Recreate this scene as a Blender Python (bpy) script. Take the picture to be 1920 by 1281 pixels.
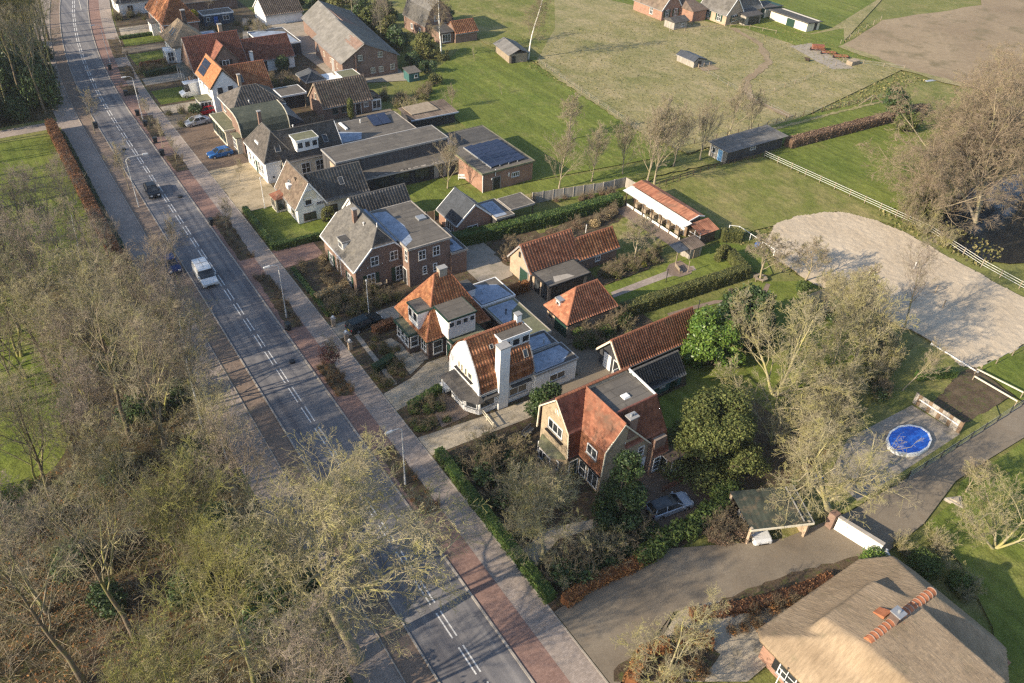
import bpy, bmesh, math, random
import numpy as np
from mathutils import Vector, Matrix

random.seed(7)
rng = np.random.default_rng(7)
R = math.radians
sc = bpy.context.scene
for o in list(bpy.data.objects):
    bpy.data.objects.remove(o)

# ------------------------------------------------------------------ camera, sky, sun, exposure
# World: X across the road (east, away from the wood), Y along the road, Z up, metres.
CAM_H = 60.0
FPX = 1493.29                      # focal length in pixels of a 1920 wide frame (28 mm full-frame)
CX, CY = 960.0, 640.5
AX = np.array([[0.83189801, -0.55344676, 0.04052628],
               [-0.31580332, -0.53220985, -0.7855068],
               [0.45630468, 0.64066321, -0.61752464]])   # rows: camera right, down, forward in world
cam_d = bpy.data.cameras.new('camera')
cam = bpy.data.objects.new('camera', cam_d)
sc.collection.objects.link(cam)
cam_d.sensor_width = 36.0
cam_d.lens = FPX / 1920 * 36
cam_d.clip_start = 0.5
cam_d.clip_end = 3000
mw = Matrix.Identity(4)
for r in range(3):
    mw[r][0] = AX[0][r]; mw[r][1] = -AX[1][r]; mw[r][2] = -AX[2][r]
mw[2][3] = CAM_H
cam.matrix_world = mw
sc.camera = cam

SUN_EL, SHADOW_AZ = 24.5, -2.5      # shadows run along +X, a touch towards -Y
world = bpy.data.worlds.new('World'); sc.world = world
world.use_nodes = True
wn = world.node_tree; wn.nodes.clear()
wo = wn.nodes.new('ShaderNodeOutputWorld'); wb = wn.nodes.new('ShaderNodeBackground')
sk = wn.nodes.new('ShaderNodeTexSky'); sk.sky_type = 'NISHITA'; sk.sun_disc = False
sk.sun_elevation = R(SUN_EL); sk.sun_rotation = R(270 + SHADOW_AZ); sk.altitude = 50
sk.air_density = 1.0; sk.dust_density = 1.0; sk.ozone_density = 1.6
wb.inputs['Strength'].default_value = 0.135
wn.links.new(sk.outputs[0], wb.inputs[0]); wn.links.new(wb.outputs[0], wo.inputs[0])
sun_d = bpy.data.lights.new('sun', 'SUN'); sun = bpy.data.objects.new('sun', sun_d)
sc.collection.objects.link(sun)
sun_d.energy = 5.0; sun_d.angle = R(0.55); sun_d.color = (1.0, 0.86, 0.66)
sdir = Vector((math.cos(R(SHADOW_AZ)) * math.cos(R(SUN_EL)), math.sin(R(SHADOW_AZ)) * math.cos(R(SUN_EL)), -math.sin(R(SUN_EL))))
sun.rotation_euler = sdir.to_track_quat('-Z', 'Y').to_euler()
sun.location = (-60, 60, 80)

vs = sc.view_settings
vs.view_transform = 'Standard'; vs.look = 'None'; vs.gamma = 1.0; vs.exposure = 0.8
vs.use_curve_mapping = False
sc.render.engine = 'CYCLES'
sc.cycles.max_bounces = 5; sc.cycles.diffuse_bounces = 2; sc.cycles.glossy_bounces = 2
sc.cycles.transmission_bounces = 2; sc.cycles.transparent_max_bounces = 6
sc.cycles.use_denoising = False
sc.cycles.filter_width = 1.35
sc.cycles.use_adaptive_sampling = False
sc.cycles.sampling_pattern = 'BLUE_NOISE'
sc.cycles.sample_clamp_indirect = 3.0

# ------------------------------------------------------------------ survey: photograph pixel + height -> metres
def S(u, v, z=0.0):
    d = AX.T @ np.array([u - CX, v - CY, FPX])
    t = (z - CAM_H) / d[2]
    return Vector((d[0] * t, d[1] * t, z))

# ------------------------------------------------------------------ object helpers
def tag(o, label=None, cat=None, group=None, kind=None):
    if label: o['label'] = label
    if cat: o['category'] = cat
    if group: o['group'] = group
    if kind: o['kind'] = kind
    return o

def link(o, parent=None):
    sc.collection.objects.link(o)
    if parent is not None:
        o.parent = parent
    return o

def thing(name, label, cat, loc=(0, 0, 0), rz=0.0, group=None):
    o = bpy.data.objects.new(name, None)
    o.empty_display_size = 0.3
    o.location = loc; o.rotation_euler = (0, 0, rz)
    link(o)
    return tag(o, label, cat, group)

def mesh_obj(name, me, mat=None, parent=None, loc=None, rz=0.0):
    o = bpy.data.objects.new(name, me)
    if mat is not None and len(me.materials) == 0:
        me.materials.append(mat)
    if loc is not None: o.location = loc
    if rz: o.rotation_euler = (0, 0, rz)
    return link(o, parent)

def copy_tree(o, loc=None, rz=None, scale=None, label=None):
    """a thing with its parts and sub-parts, sharing mesh data"""
    def cp(src, par):
        c = src.copy()
        sc.collection.objects.link(c)
        c.parent = par
        for ch in KIDS.get(src.name, []):
            k = cp(ch, c)
        return c
    c = cp(o, None)
    if loc is not None: c.location = loc
    if rz is not None: c.rotation_euler = (0, 0, rz)
    if scale is not None: c.scale = scale if hasattr(scale, '__len__') else (scale,) * 3
    if label: c['label'] = label
    return c

KIDS = {}
def reg(o):
    """remember the children of a thing that will be copied (children lookups are slow)"""
    def walk(p):
        ch = [c for c in bpy.data.objects if c.parent == p]
        KIDS[p.name] = ch
        for c in ch: walk(c)
    walk(o)
    return o

class MB:
    """collects polygons, then links them as ONE mesh object"""
    def __init__(s): s.v = []; s.f = []
    def poly(s, pts):
        n = len(s.v); s.v += [tuple(p) for p in pts]; s.f.append(tuple(range(n, n + len(pts)))); return s
    def box(s, x0, x1, y0, y1, z0, z1):
        n = len(s.v)
        s.v += [(x0, y0, z0), (x1, y0, z0), (x1, y1, z0), (x0, y1, z0), (x0, y0, z1), (x1, y0, z1), (x1, y1, z1), (x0, y1, z1)]
        s.f += [(n, n+3, n+2, n+1), (n+4, n+5, n+6, n+7), (n, n+1, n+5, n+4), (n+1, n+2, n+6, n+5), (n+2, n+3, n+7, n+6), (n+3, n, n+4, n+7)]
        return s
    def prism(s, base, top):
        """closed solid between two rings with the same number of points"""
        n = len(s.v); k = len(base)
        s.v += [tuple(p) for p in base] + [tuple(p) for p in top]
        s.f.append(tuple(range(n + k - 1, n - 1, -1))); s.f.append(tuple(range(n + k, n + 2 * k)))
        for i in range(k):
            j = (i + 1) % k
            s.f.append((n + i, n + j, n + k + j, n + k + i))
        return s
    def extrude(s, pts2, z0, z1):
        return s.prism([(p[0], p[1], z0) for p in pts2], [(p[0], p[1], z1) for p in pts2])
    def bar(s, p, q, r, sides=6, r2=None):
        p = Vector(p); q = Vector(q); d = (q - p)
        if d.length < 1e-6: return s
        d.normalize(); r2 = r if r2 is None else r2
        a = d.orthogonal().normalized(); b = d.cross(a)
        A = [p + (a * math.cos(t) + b * math.sin(t)) * r for t in [2 * math.pi * i / sides for i in range(sides)]]
        B = [q + (a * math.cos(t) + b * math.sin(t)) * r2 for t in [2 * math.pi * i / sides for i in range(sides)]]
        return s.prism(A, B)
    def beam(s, p, q, w, h, up=(0, 0, 1)):
        """rectangular bar from p to q, w wide, h high"""
        p = Vector(p); q = Vector(q); d = (q - p).normalized(); u = Vector(up)
        a = d.cross(u)
        a = a.normalized() if a.length > 1e-6 else Vector((1, 0, 0))
        b = a.cross(d)
        c = [(-1, -1), (1, -1), (1, 1), (-1, 1)]
        return s.prism([p + a * i * w / 2 + b * j * h / 2 for i, j in c], [q + a * i * w / 2 + b * j * h / 2 for i, j in c])
    def mesh(s, name, mat=None, smooth=False):
        me = bpy.data.meshes.new(name)
        me.from_pydata([tuple(p) for p in s.v], [], s.f)
        bm = bmesh.new(); bm.from_mesh(me); bmesh.ops.recalc_face_normals(bm, faces=bm.faces); bm.to_mesh(me); bm.free()
        if mat is not None: me.materials.append(mat)
        if smooth: me.polygons.foreach_set('use_smooth', [True] * len(me.polygons))
        return me
    def build(s, name, mat, parent=None, smooth=False):
        return mesh_obj(name, s.mesh(name, mat, smooth), None, parent)

def np_mesh(name, V, F, mat=None, smooth=False, rnd=None):
    """numpy verts (n,3) and quads/tris (m,k) -> mesh, optional per-face random attribute"""
    me = bpy.data.meshes.new(name)
    V = np.asarray(V, dtype=np.float32); F = np.asarray(F, dtype=np.int32)
    m, k = F.shape
    me.vertices.add(len(V)); me.vertices.foreach_set('co', V.ravel())
    me.loops.add(m * k); me.loops.foreach_set('vertex_index', F.ravel())
    me.polygons.add(m)
    me.polygons.foreach_set('loop_start', np.arange(0, m * k, k, dtype=np.int32))
    me.polygons.foreach_set('loop_total', np.full(m, k, dtype=np.int32))
    if smooth: me.polygons.foreach_set('use_smooth', np.ones(m, dtype=bool))
    me.update(calc_edges=True)
    if rnd is not None:
        a = me.attributes.new('rnd', 'FLOAT', 'FACE'); a.data.foreach_set('value', np.asarray(rnd, dtype=np.float32))
    if mat is not None: me.materials.append(mat)
    return me

# ------------------------------------------------------------------ materials
def new_mat(name, rough=0.85, spec=0.3):
    m = bpy.data.materials.new(name); m.use_nodes = True
    nt = m.node_tree; b = nt.nodes['Principled BSDF']
    b.inputs['Roughness'].default_value = rough
    b.inputs['Specular IOR Level'].default_value = spec
    return m, nt, b

def coords(nt, kind='pos'):
    if kind == 'pos':
        g = nt.nodes.new('ShaderNodeNewGeometry'); return g.outputs['Position']
    t = nt.nodes.new('ShaderNodeTexCoord'); return t.outputs['Object']

def noise(nt, vec, scale, detail=3, rough=0.55, scl=None):
    if scl is not None:
        mp = nt.nodes.new('ShaderNodeMapping'); mp.inputs['Scale'].default_value = scl
        nt.links.new(vec, mp.inputs[0]); vec = mp.outputs[0]
    n = nt.nodes.new('ShaderNodeTexNoise'); n.inputs['Scale'].default_value = scale
    n.inputs['Detail'].default_value = detail; n.inputs['Roughness'].default_value = rough
    nt.links.new(vec, n.inputs['Vector']); return n.outputs['Fac']

def ramp(nt, fac, stops, interp='LINEAR'):
    r = nt.nodes.new('ShaderNodeValToRGB'); r.color_ramp.interpolation = interp
    e = r.color_ramp.elements
    while len(e) < len(stops): e.new(0.5)
    for i, (p, c) in enumerate(stops):
        e[i].position = p; e[i].color = (*c, 1) if len(c) == 3 else c
    nt.links.new(fac, r.inputs[0]); return r.outputs[0]

def mix(nt, fac, a, b, mode='MIX'):
    m = nt.nodes.new('ShaderNodeMix'); m.data_type = 'RGBA'; m.blend_type = mode
    for s, v in ((m.inputs[0], fac), (m.inputs[6], a), (m.inputs[7], b)):
        if hasattr(v, 'is_linked') or hasattr(v, 'links'): nt.links.new(v, s)
        elif hasattr(v, '__len__'): s.default_value = (*v, 1) if len(v) == 3 else v
        else: s.default_value = v
    return m.outputs[2]

def bump(nt, b, h, strength=0.4, dist=0.05):
    n = nt.nodes.new('ShaderNodeBump'); n.inputs['Strength'].default_value = strength; n.inputs['Distance'].default_value = dist
    nt.links.new(h, n.inputs['Height']); nt.links.new(n.outputs[0], b.inputs['Normal'])

def mat_mottle(name, c1, c2, s1=0.6, s2=6.0, c3=None, rough=0.9, bmp=0.0, bs=8.0, spec=0.2, scl=None, amt2=0.35, pos=(0.3, 0.7)):
    """two-scale mottled surface"""
    m, nt, b = new_mat(name, rough, spec)
    p = coords(nt)
    base = ramp(nt, noise(nt, p, s1, 4, scl=scl), [(pos[0], c1), (pos[1], c2)])
    fine = noise(nt, p, s2, 3, 0.6)
    dark = ramp(nt, fine, [(0.25, tuple([1 - amt2] * 3)), (0.75, tuple([1 + amt2] * 3))])
    col = mix(nt, 1.0, base, dark, 'MULTIPLY')
    if c3 is not None:
        f3 = ramp(nt, noise(nt, p, s1 * 2.7, 5, 0.65), [(0.52, (0, 0, 0)), (0.66, (1, 1, 1))])
        col = mix(nt, f3, col, c3)
    nt.links.new(col, b.inputs['Base Color'])
    if bmp: bump(nt, b, noise(nt, p, bs, 4, 0.65), bmp, 0.08)
    return m

def mat_rnd(name, c1, c2, rough=0.8, spec=0.25, noise_amt=0.3, ns=3.0, stain=None, stain_s=0.7, stain_lim=(0.5, 0.68), translucent=0.0):
    """colour chosen per face (tile, leaf) by the 'rnd' attribute, with weather noise over it"""
    m, nt, b = new_mat(name, rough, spec)
    a = nt.nodes.new('ShaderNodeAttribute'); a.attribute_name = 'rnd'
    p = coords(nt)
    col = ramp(nt, a.outputs['Fac'], [(0.0, c1), (1.0, c2)])
    d = ramp(nt, noise(nt, p, ns, 4, 0.6), [(0.3, tuple([1 - noise_amt] * 3)), (0.7, tuple([1 + noise_amt] * 3))])
    col = mix(nt, 1.0, col, d, 'MULTIPLY')
    if stain is not None:
        f = ramp(nt, noise(nt, p, stain_s, 5, 0.65), [(stain_lim[0], (0, 0, 0)), (stain_lim[1], (1, 1, 1))])
        col = mix(nt, f, col, stain)
    nt.links.new(col, b.inputs['Base Color'])
    if translucent:
        tr = nt.nodes.new('ShaderNodeBsdfTranslucent'); nt.links.new(col, tr.inputs[0])
        mx = nt.nodes.new('ShaderNodeMixShader'); mx.inputs[0].default_value = translucent
        nt.links.new(b.outputs[0], mx.inputs[1]); nt.links.new(tr.outputs[0], mx.inputs[2])
        nt.links.new(mx.outputs[0], nt.nodes['Material Output'].inputs[0])
    return m

def mat_plain(name, c, rough=0.6, spec=0.3, metal=0.0, amt=0.12, ns=4.0):
    m, nt, b = new_mat(name, rough, spec); b.inputs['Metallic'].default_value = metal
    p = coords(nt, 'obj')
    d = ramp(nt, noise(nt, p, ns, 3), [(0.3, tuple([1 - amt] * 3)), (0.7, tuple([1 + amt] * 3))])
    nt.links.new(mix(nt, 1.0, c, d, 'MULTIPLY'), b.inputs['Base Color'])
    return m

def mat_brick(name, c1, c2, mortar, scale=1.0, bmp=0.3):
    """masonry on walls of any direction: brick courses by height, staggered along the wall"""
    m, nt, b = new_mat(name, 0.9, 0.15)
    p = coords(nt)
    s = nt.nodes.new('ShaderNodeSeparateXYZ'); nt.links.new(p, s.inputs[0])
    ad = nt.nodes.new('ShaderNodeMath'); ad.operation = 'ADD'; nt.links.new(s.outputs[0], ad.inputs[0]); nt.links.new(s.outputs[1], ad.inputs[1])
    cb = nt.nodes.new('ShaderNodeCombineXYZ'); nt.links.new(ad.outputs[0], cb.inputs[0]); nt.links.new(s.outputs[2], cb.inputs[1])
    t = nt.nodes.new('ShaderNodeTexBrick'); nt.links.new(cb.outputs[0], t.inputs['Vector'])
    t.inputs['Scale'].default_value = scale; t.inputs['Brick Width'].default_value = 0.22; t.inputs['Row Height'].default_value = 0.065
    t.inputs['Mortar Size'].default_value = 0.007; t.inputs['Bias'].default_value = 0.0
    t.inputs['Color1'].default_value = (*c1, 1); t.inputs['Color2'].default_value = (*c2, 1); t.inputs['Mortar'].default_value = (*mortar, 1)
    d = ramp(nt, noise(nt, p, 0.9, 5, 0.65), [(0.25, (0.72, 0.72, 0.72)), (0.75, (1.22, 1.2, 1.18))])
    nt.links.new(mix(nt, 1.0, t.outputs['Color'], d, 'MULTIPLY'), b.inputs['Base Color'])
    return m

M = {}
def mats():
    # ground
    M['grass'] = mat_grass('meadow_grass', (0.115, 0.135, 0.035), (0.190, 0.190, 0.065), (0.26, 0.225, 0.10), (0.5, 0.72))
    M['lawn'] = mat_grass('mown_lawn', (0.095, 0.130, 0.024), (0.155, 0.178, 0.040), (0.205, 0.195, 0.070), (0.54, 0.78), 0.10)
    M['lawn_dry'] = mat_grass('worn_lawn', (0.115, 0.138, 0.030), (0.185, 0.188, 0.058), (0.25, 0.215, 0.095), (0.44, 0.66), 0.06)
    M['paddock'] = mat_grass('dry_paddock', (0.165, 0.168, 0.065), (0.25, 0.222, 0.105), (0.33, 0.275, 0.16), (0.40, 0.68))
    M['plough'] = mat_mottle('bare_field', (0.235, 0.172, 0.105), (0.315, 0.24, 0.15), 0.05, 0.9, (0.185, 0.145, 0.08), bmp=0.5, bs=4, amt2=0.14)
    M['sand'] = mat_mottle('riding_sand', (0.43, 0.35, 0.25), (0.53, 0.44, 0.325), 0.12, 2.4, (0.45, 0.365, 0.26), bmp=0.8, bs=4, amt2=0.12)
    M['litter'] = mat_mottle('leaf_litter', (0.062, 0.048, 0.024), (0.120, 0.090, 0.042), 0.35, 4.0, (0.075, 0.080, 0.024), bmp=0.8, bs=5, amt2=0.4)
    M['soil'] = mat_mottle('garden_soil', (0.062, 0.043, 0.028), (0.13, 0.095, 0.06), 0.7, 5.0, (0.085, 0.09, 0.03), bmp=0.8, bs=6, amt2=0.4)
    M['asphalt'] = mat_asphalt()
    M['red_paving'] = mat_paving('red_clay_pavers', (0.235, 0.145, 0.118), (0.295, 0.190, 0.155))
    M['grey_paving'] = mat_paving('grey_brown_pavers', (0.205, 0.152, 0.118), (0.265, 0.20, 0.155))
    M['path'] = mat_paving('footpath_slabs', (0.285, 0.235, 0.20), (0.36, 0.30, 0.26), 0.3)
    M['drive'] = mat_mottle('tarmac_drive', (0.165, 0.135, 0.10), (0.235, 0.195, 0.145), 0.25, 7.0, (0.20, 0.16, 0.115), amt2=0.15, bmp=0.2, bs=25)
    M['concrete'] = mat_mottle('concrete', (0.27, 0.235, 0.185), (0.36, 0.31, 0.25), 0.4, 5.0, (0.23, 0.205, 0.15), amt2=0.15)
    M['gravel'] = mat_mottle('pale_gravel', (0.33, 0.28, 0.205), (0.44, 0.38, 0.29), 0.3, 12.0, (0.28, 0.235, 0.16), amt2=0.28, bmp=0.5, bs=18)
    M['sandy_yard'] = mat_mottle('sandy_yard', (0.34, 0.27, 0.17), (0.43, 0.35, 0.235), 0.25, 5.0, (0.26, 0.205, 0.12), amt2=0.2)
    M['brown_brick_yard'] = mat_paving('brown_yard_pavers', (0.15, 0.105, 0.075), (0.205, 0.15, 0.11))
    M['kerb'] = mat_mottle('kerb_concrete', (0.30, 0.265, 0.225), (0.40, 0.36, 0.31), 1.0, 9.0, amt2=0.15)
    M['paint'] = mat_mottle('road_paint', (0.58, 0.56, 0.52), (0.74, 0.72, 0.68), 2.0, 9.0, (0.40, 0.385, 0.37), amt2=0.14)
    # walls
    M['brick_brown'] = mat_brick('brown_brick', (0.165, 0.095, 0.07), (0.225, 0.14, 0.105), (0.27, 0.225, 0.19))
    M['brick_red'] = mat_brick('red_brick', (0.265, 0.13, 0.085), (0.34, 0.18, 0.12), (0.33, 0.27, 0.22))
    M['brick_dark'] = mat_brick('dark_brick', (0.085, 0.058, 0.05), (0.125, 0.085, 0.07), (0.13, 0.105, 0.09))
    M['brick_sand'] = mat_brick('sand_brick', (0.36, 0.26, 0.175), (0.45, 0.335, 0.235), (0.42, 0.36, 0.28))
    M['white_wall'] = mat_mottle('white_render', (0.77, 0.755, 0.72), (0.84, 0.825, 0.79), 0.8, 6.0, (0.70, 0.675, 0.62), amt2=0.06)
    M['cream_wall'] = mat_mottle('cream_render', (0.62, 0.55, 0.42), (0.72, 0.65, 0.52), 0.8, 6.0, (0.56, 0.49, 0.37), amt2=0.06)
    M['ochre_wall'] = mat_mottle('ochre_roughcast', (0.32, 0.25, 0.165), (0.42, 0.335, 0.23), 0.6, 7.0, (0.25, 0.19, 0.125), amt2=0.16, bmp=0.4, bs=18)
    M['black_board'] = mat_boards('black_boarding', (0.03, 0.03, 0.034), (0.055, 0.054, 0.056))
    M['green_board'] = mat_boards('dark_green_boarding', (0.018, 0.055, 0.048), (0.035, 0.085, 0.07))
    M['teal_board'] = mat_boards('teal_boarding', (0.035, 0.105, 0.10), (0.06, 0.15, 0.14))
    M['blue_board'] = mat_boards('navy_boarding', (0.02, 0.045, 0.08), (0.03, 0.065, 0.11))
    M['grey_board'] = mat_boards('weathered_boarding', (0.26, 0.235, 0.20), (0.36, 0.325, 0.28))
    M['brown_board'] = mat_boards('brown_boarding', (0.15, 0.10, 0.065), (0.22, 0.155, 0.10))
    M['metal_clad'] = mat_boards('dark_metal_cladding', (0.058, 0.056, 0.058), (0.085, 0.082, 0.084))
    # roofs
    M['tile_orange'] = mat_rnd('orange_clay_tile', (0.255, 0.100, 0.052), (0.42, 0.195, 0.095), 0.7, 0.3, 0.3, 1.6, (0.20, 0.10, 0.055), 0.9, (0.56, 0.76))
    M['tile_bright'] = mat_rnd('bright_orange_tile', (0.31, 0.135, 0.062), (0.43, 0.205, 0.098), 0.7, 0.3, 0.2, 2.0, (0.30, 0.15, 0.07), 1.1, (0.58, 0.78))
    M['tile_red'] = mat_rnd('red_clay_tile', (0.175, 0.068, 0.048), (0.29, 0.12, 0.08), 0.6, 0.35, 0.28, 1.5, (0.16, 0.085, 0.06), 0.8, (0.56, 0.75))
    M['tile_terracotta'] = mat_rnd('worn_terracotta_tile', (0.27, 0.105, 0.06), (0.42, 0.19, 0.11), 0.75, 0.25, 0.3, 1.3, (0.20, 0.12, 0.08), 0.6, (0.52, 0.72))
    M['tile_rust'] = mat_rnd('rust_red_tile', (0.215, 0.085, 0.052), (0.32, 0.138, 0.085), 0.7, 0.3, 0.3, 1.0, (0.16, 0.105, 0.075), 0.6, (0.50, 0.72))
    M['tile_grey'] = mat_rnd('grey_concrete_tile', (0.105, 0.098, 0.09), (0.165, 0.155, 0.145), 0.8, 0.25, 0.22, 1.3, (0.17, 0.16, 0.13), 0.7, (0.55, 0.8))
    M['tile_dark'] = mat_rnd('dark_tile', (0.075, 0.068, 0.062), (0.13, 0.115, 0.105), 0.75, 0.3, 0.25, 1.5, (0.15, 0.125, 0.09), 0.8, (0.56, 0.8))
    M['tile_brown'] = mat_rnd('brown_tile', (0.135, 0.10, 0.078), (0.215, 0.165, 0.125), 0.85, 0.2, 0.25, 1.3, (0.16, 0.15, 0.10), 0.8, (0.55, 0.8))
    M['slate'] = mat_rnd('grey_slate', (0.105, 0.10, 0.095), (0.155, 0.147, 0.137), 0.75, 0.3, 0.22, 1.1, (0.195, 0.18, 0.15), 0.8, (0.54, 0.75))
    M['corrugated'] = mat_rnd('grey_corrugated_sheet', (0.155, 0.147, 0.137), (0.195, 0.185, 0.172), 0.85, 0.2, 0.2, 0.9, (0.135, 0.128, 0.112), 0.5, (0.5, 0.75))
    M['green_sheet'] = mat_rnd('green_profiled_sheet', (0.036, 0.043, 0.032), (0.056, 0.063, 0.046), 0.6, 0.35, 0.25, 1.4, (0.12, 0.092, 0.06), 1.3, (0.50, 0.68))
    M['anthracite'] = mat_rnd('anthracite_sheet', (0.052, 0.058, 0.068), (0.068, 0.075, 0.088), 0.5, 0.4, 0.15, 1.0)
    M['white_sheet'] = mat_rnd('pale_roof_sheet', (0.62, 0.62, 0.58), (0.72, 0.71, 0.67), 0.5, 0.4, 0.12, 1.0, (0.5, 0.48, 0.42), 1.0, (0.58, 0.75))
    M['bitumen'] = mat_felt('bitumen_felt', (0.108, 0.098, 0.086), (0.135, 0.122, 0.106), (0.165, 0.147, 0.122))
    M['bitumen_green'] = mat_mottle('mossy_felt', (0.13, 0.135, 0.075), (0.19, 0.185, 0.12), 0.7, 5.0, (0.12, 0.115, 0.085), amt2=0.2)
    M['bitumen_dark'] = mat_felt('dark_felt', (0.068, 0.065, 0.062), (0.088, 0.084, 0.079), (0.11, 0.102, 0.09))
    M['frost'] = mat_mottle('hoar_frost', (0.21, 0.245, 0.30), (0.32, 0.37, 0.45), 0.8, 6.0, (0.16, 0.19, 0.235), amt2=0.18)
    M['thatch'] = mat_thatch()
    M['green_roof'] = mat_mottle('dark_green_felt', (0.052, 0.060, 0.046), (0.085, 0.092, 0.070), 0.6, 5.0, (0.10, 0.105, 0.075), amt2=0.15)
    # fittings
    M['white'] = mat_plain('white_paint', (0.76, 0.75, 0.72), 0.45, 0.4, amt=0.06)
    M['cream'] = mat_plain('cream_paint', (0.66, 0.60, 0.46), 0.5, 0.35, amt=0.06)
    M['dark_green'] = mat_plain('dark_green_paint', (0.018, 0.05, 0.034), 0.45, 0.4)
    M['black'] = mat_plain('black_paint', (0.022, 0.022, 0.024), 0.45, 0.4)
    M['grey_trim'] = mat_plain('grey_trim', (0.30, 0.29, 0.275), 0.6, 0.3)
    M['zinc'] = mat_plain('zinc', (0.33, 0.34, 0.35), 0.45, 0.5, 0.4)
    M['steel'] = mat_plain('galvanised_steel', (0.45, 0.45, 0.44), 0.4, 0.5, 0.5)
    M['pole'] = mat_plain('light_grey_pole', (0.56, 0.55, 0.53), 0.45, 0.4)
    M['wood'] = mat_mottle('weathered_wood', (0.24, 0.19, 0.135), (0.34, 0.275, 0.20), 1.5, 9.0, amt2=0.25)
    M['dark_wood'] = mat_mottle('dark_wood', (0.075, 0.052, 0.034), (0.13, 0.092, 0.06), 1.5, 9.0, amt2=0.25)
    M['glass'] = mat_glass()
    M['panel'] = mat_plain('solar_glass', (0.018, 0.024, 0.05), 0.16, 0.6, amt=0.1)
    M['rubber'] = mat_plain('tyre_rubber', (0.02, 0.02, 0.021), 0.8, 0.2)
    M['bin'] = mat_plain('bin_plastic', (0.022, 0.028, 0.032), 0.5, 0.35)
    M['blue_plastic'] = mat_plain('blue_plastic', (0.03, 0.13, 0.42), 0.4, 0.4)
    M['pool_cover'] = mat_mottle('pool_cover', (0.012, 0.095, 0.50), (0.028, 0.17, 0.66), 0.8, 4.0, (0.02, 0.12, 0.55), amt2=0.15, rough=0.45, spec=0.4)
    M['terracotta'] = mat_plain('terracotta', (0.36, 0.135, 0.065), 0.8, 0.2, amt=0.25, ns=2.0)
    M['mortar'] = mat_plain('mortar', (0.37, 0.275, 0.215), 0.9, 0.1)
    M['water'] = mat_water()
    M['orange'] = mat_plain('orange_plastic', (0.65, 0.17, 0.03), 0.4, 0.4)
    M['yellow'] = mat_plain('yellow_plastic', (0.62, 0.46, 0.04), 0.4, 0.4)
    M['rust'] = mat_plain('rusty_steel', (0.26, 0.10, 0.06), 0.85, 0.2, amt=0.4, ns=3.0)
    M['tarp'] = mat_plain('grey_tarpaulin', (0.34, 0.37, 0.43), 0.5, 0.35, amt=0.2)
    M['fur'] = mat_plain('dark_fleece', (0.05, 0.036, 0.028), 0.95, 0.1, amt=0.4)
    M['fur_pale'] = mat_plain('pale_fleece', (0.42, 0.36, 0.29), 0.95, 0.1, amt=0.3)

def mat_grass(name, dark, light, dry, lim, stripe=0.0):
    """turf: broad patches, tufts and dry blades at three scales, faint mowing lines"""
    m, nt, b = new_mat(name, 0.95, 0.1)
    p = coords(nt)
    base = ramp(nt, noise(nt, p, 0.10, 5, 0.6), [(0.3, dark), (0.7, light)])
    f = ramp(nt, noise(nt, p, 0.16, 6, 0.7, scl=(1.0, 0.8, 1)), [(lim[0], (0, 0, 0)), (lim[1], (1, 1, 1))])
    col = mix(nt, f, base, dry)
    mid = noise(nt, p, 0.9, 5, 0.7)
    col = mix(nt, 1.0, col, ramp(nt, mid, [(0.3, (0.78, 0.80, 0.76)), (0.7, (1.24, 1.20, 1.22))]), 'MULTIPLY')
    fine = noise(nt, p, 5.0, 4, 0.7)
    col = mix(nt, 1.0, col, ramp(nt, fine, [(0.3, (0.70, 0.72, 0.68)), (0.7, (1.3, 1.28, 1.25))]), 'MULTIPLY')
    if stripe:
        st = noise(nt, p, 1.0, 1, 0.5, scl=(0.9, 0.012, 1))
        col = mix(nt, 1.0, col, ramp(nt, st, [(0.4, tuple([1 - stripe] * 3)), (0.6, tuple([1 + stripe] * 3))]), 'MULTIPLY')
    nt.links.new(col, b.inputs['Base Color'])
    bump(nt, b, mid, 0.8, 0.25)
    return m

def mat_asphalt():
    m, nt, b = new_mat('asphalt', 0.85, 0.25)
    p = coords(nt)
    base = ramp(nt, noise(nt, p, 0.22, 4), [(0.3, (0.148, 0.144, 0.148)), (0.7, (0.190, 0.184, 0.186))])
    # wheel tracks and the paler worn middle of each lane follow the road
    wear = ramp(nt, noise(nt, p, 1.0, 3, scl=(1.3, 0.03, 1)), [(0.35, (0.72, 0.72, 0.75)), (0.65, (1.32, 1.27, 1.2))])
    fine = ramp(nt, noise(nt, p, 9.0, 3), [(0.3, (0.9, 0.9, 0.9)), (0.7, (1.1, 1.1, 1.1))])
    col = mix(nt, 1.0, mix(nt, 1.0, base, wear, 'MULTIPLY'), fine, 'MULTIPLY')
    pat = ramp(nt, noise(nt, p, 0.13, 2, 0.5, scl=(1, 0.4, 1)), [(0.60, (1, 1, 1)), (0.62, (0.80, 0.80, 0.82))])
    nt.links.new(mix(nt, 1.0, col, pat, 'MULTIPLY'), b.inputs['Base Color']); return m

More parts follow.
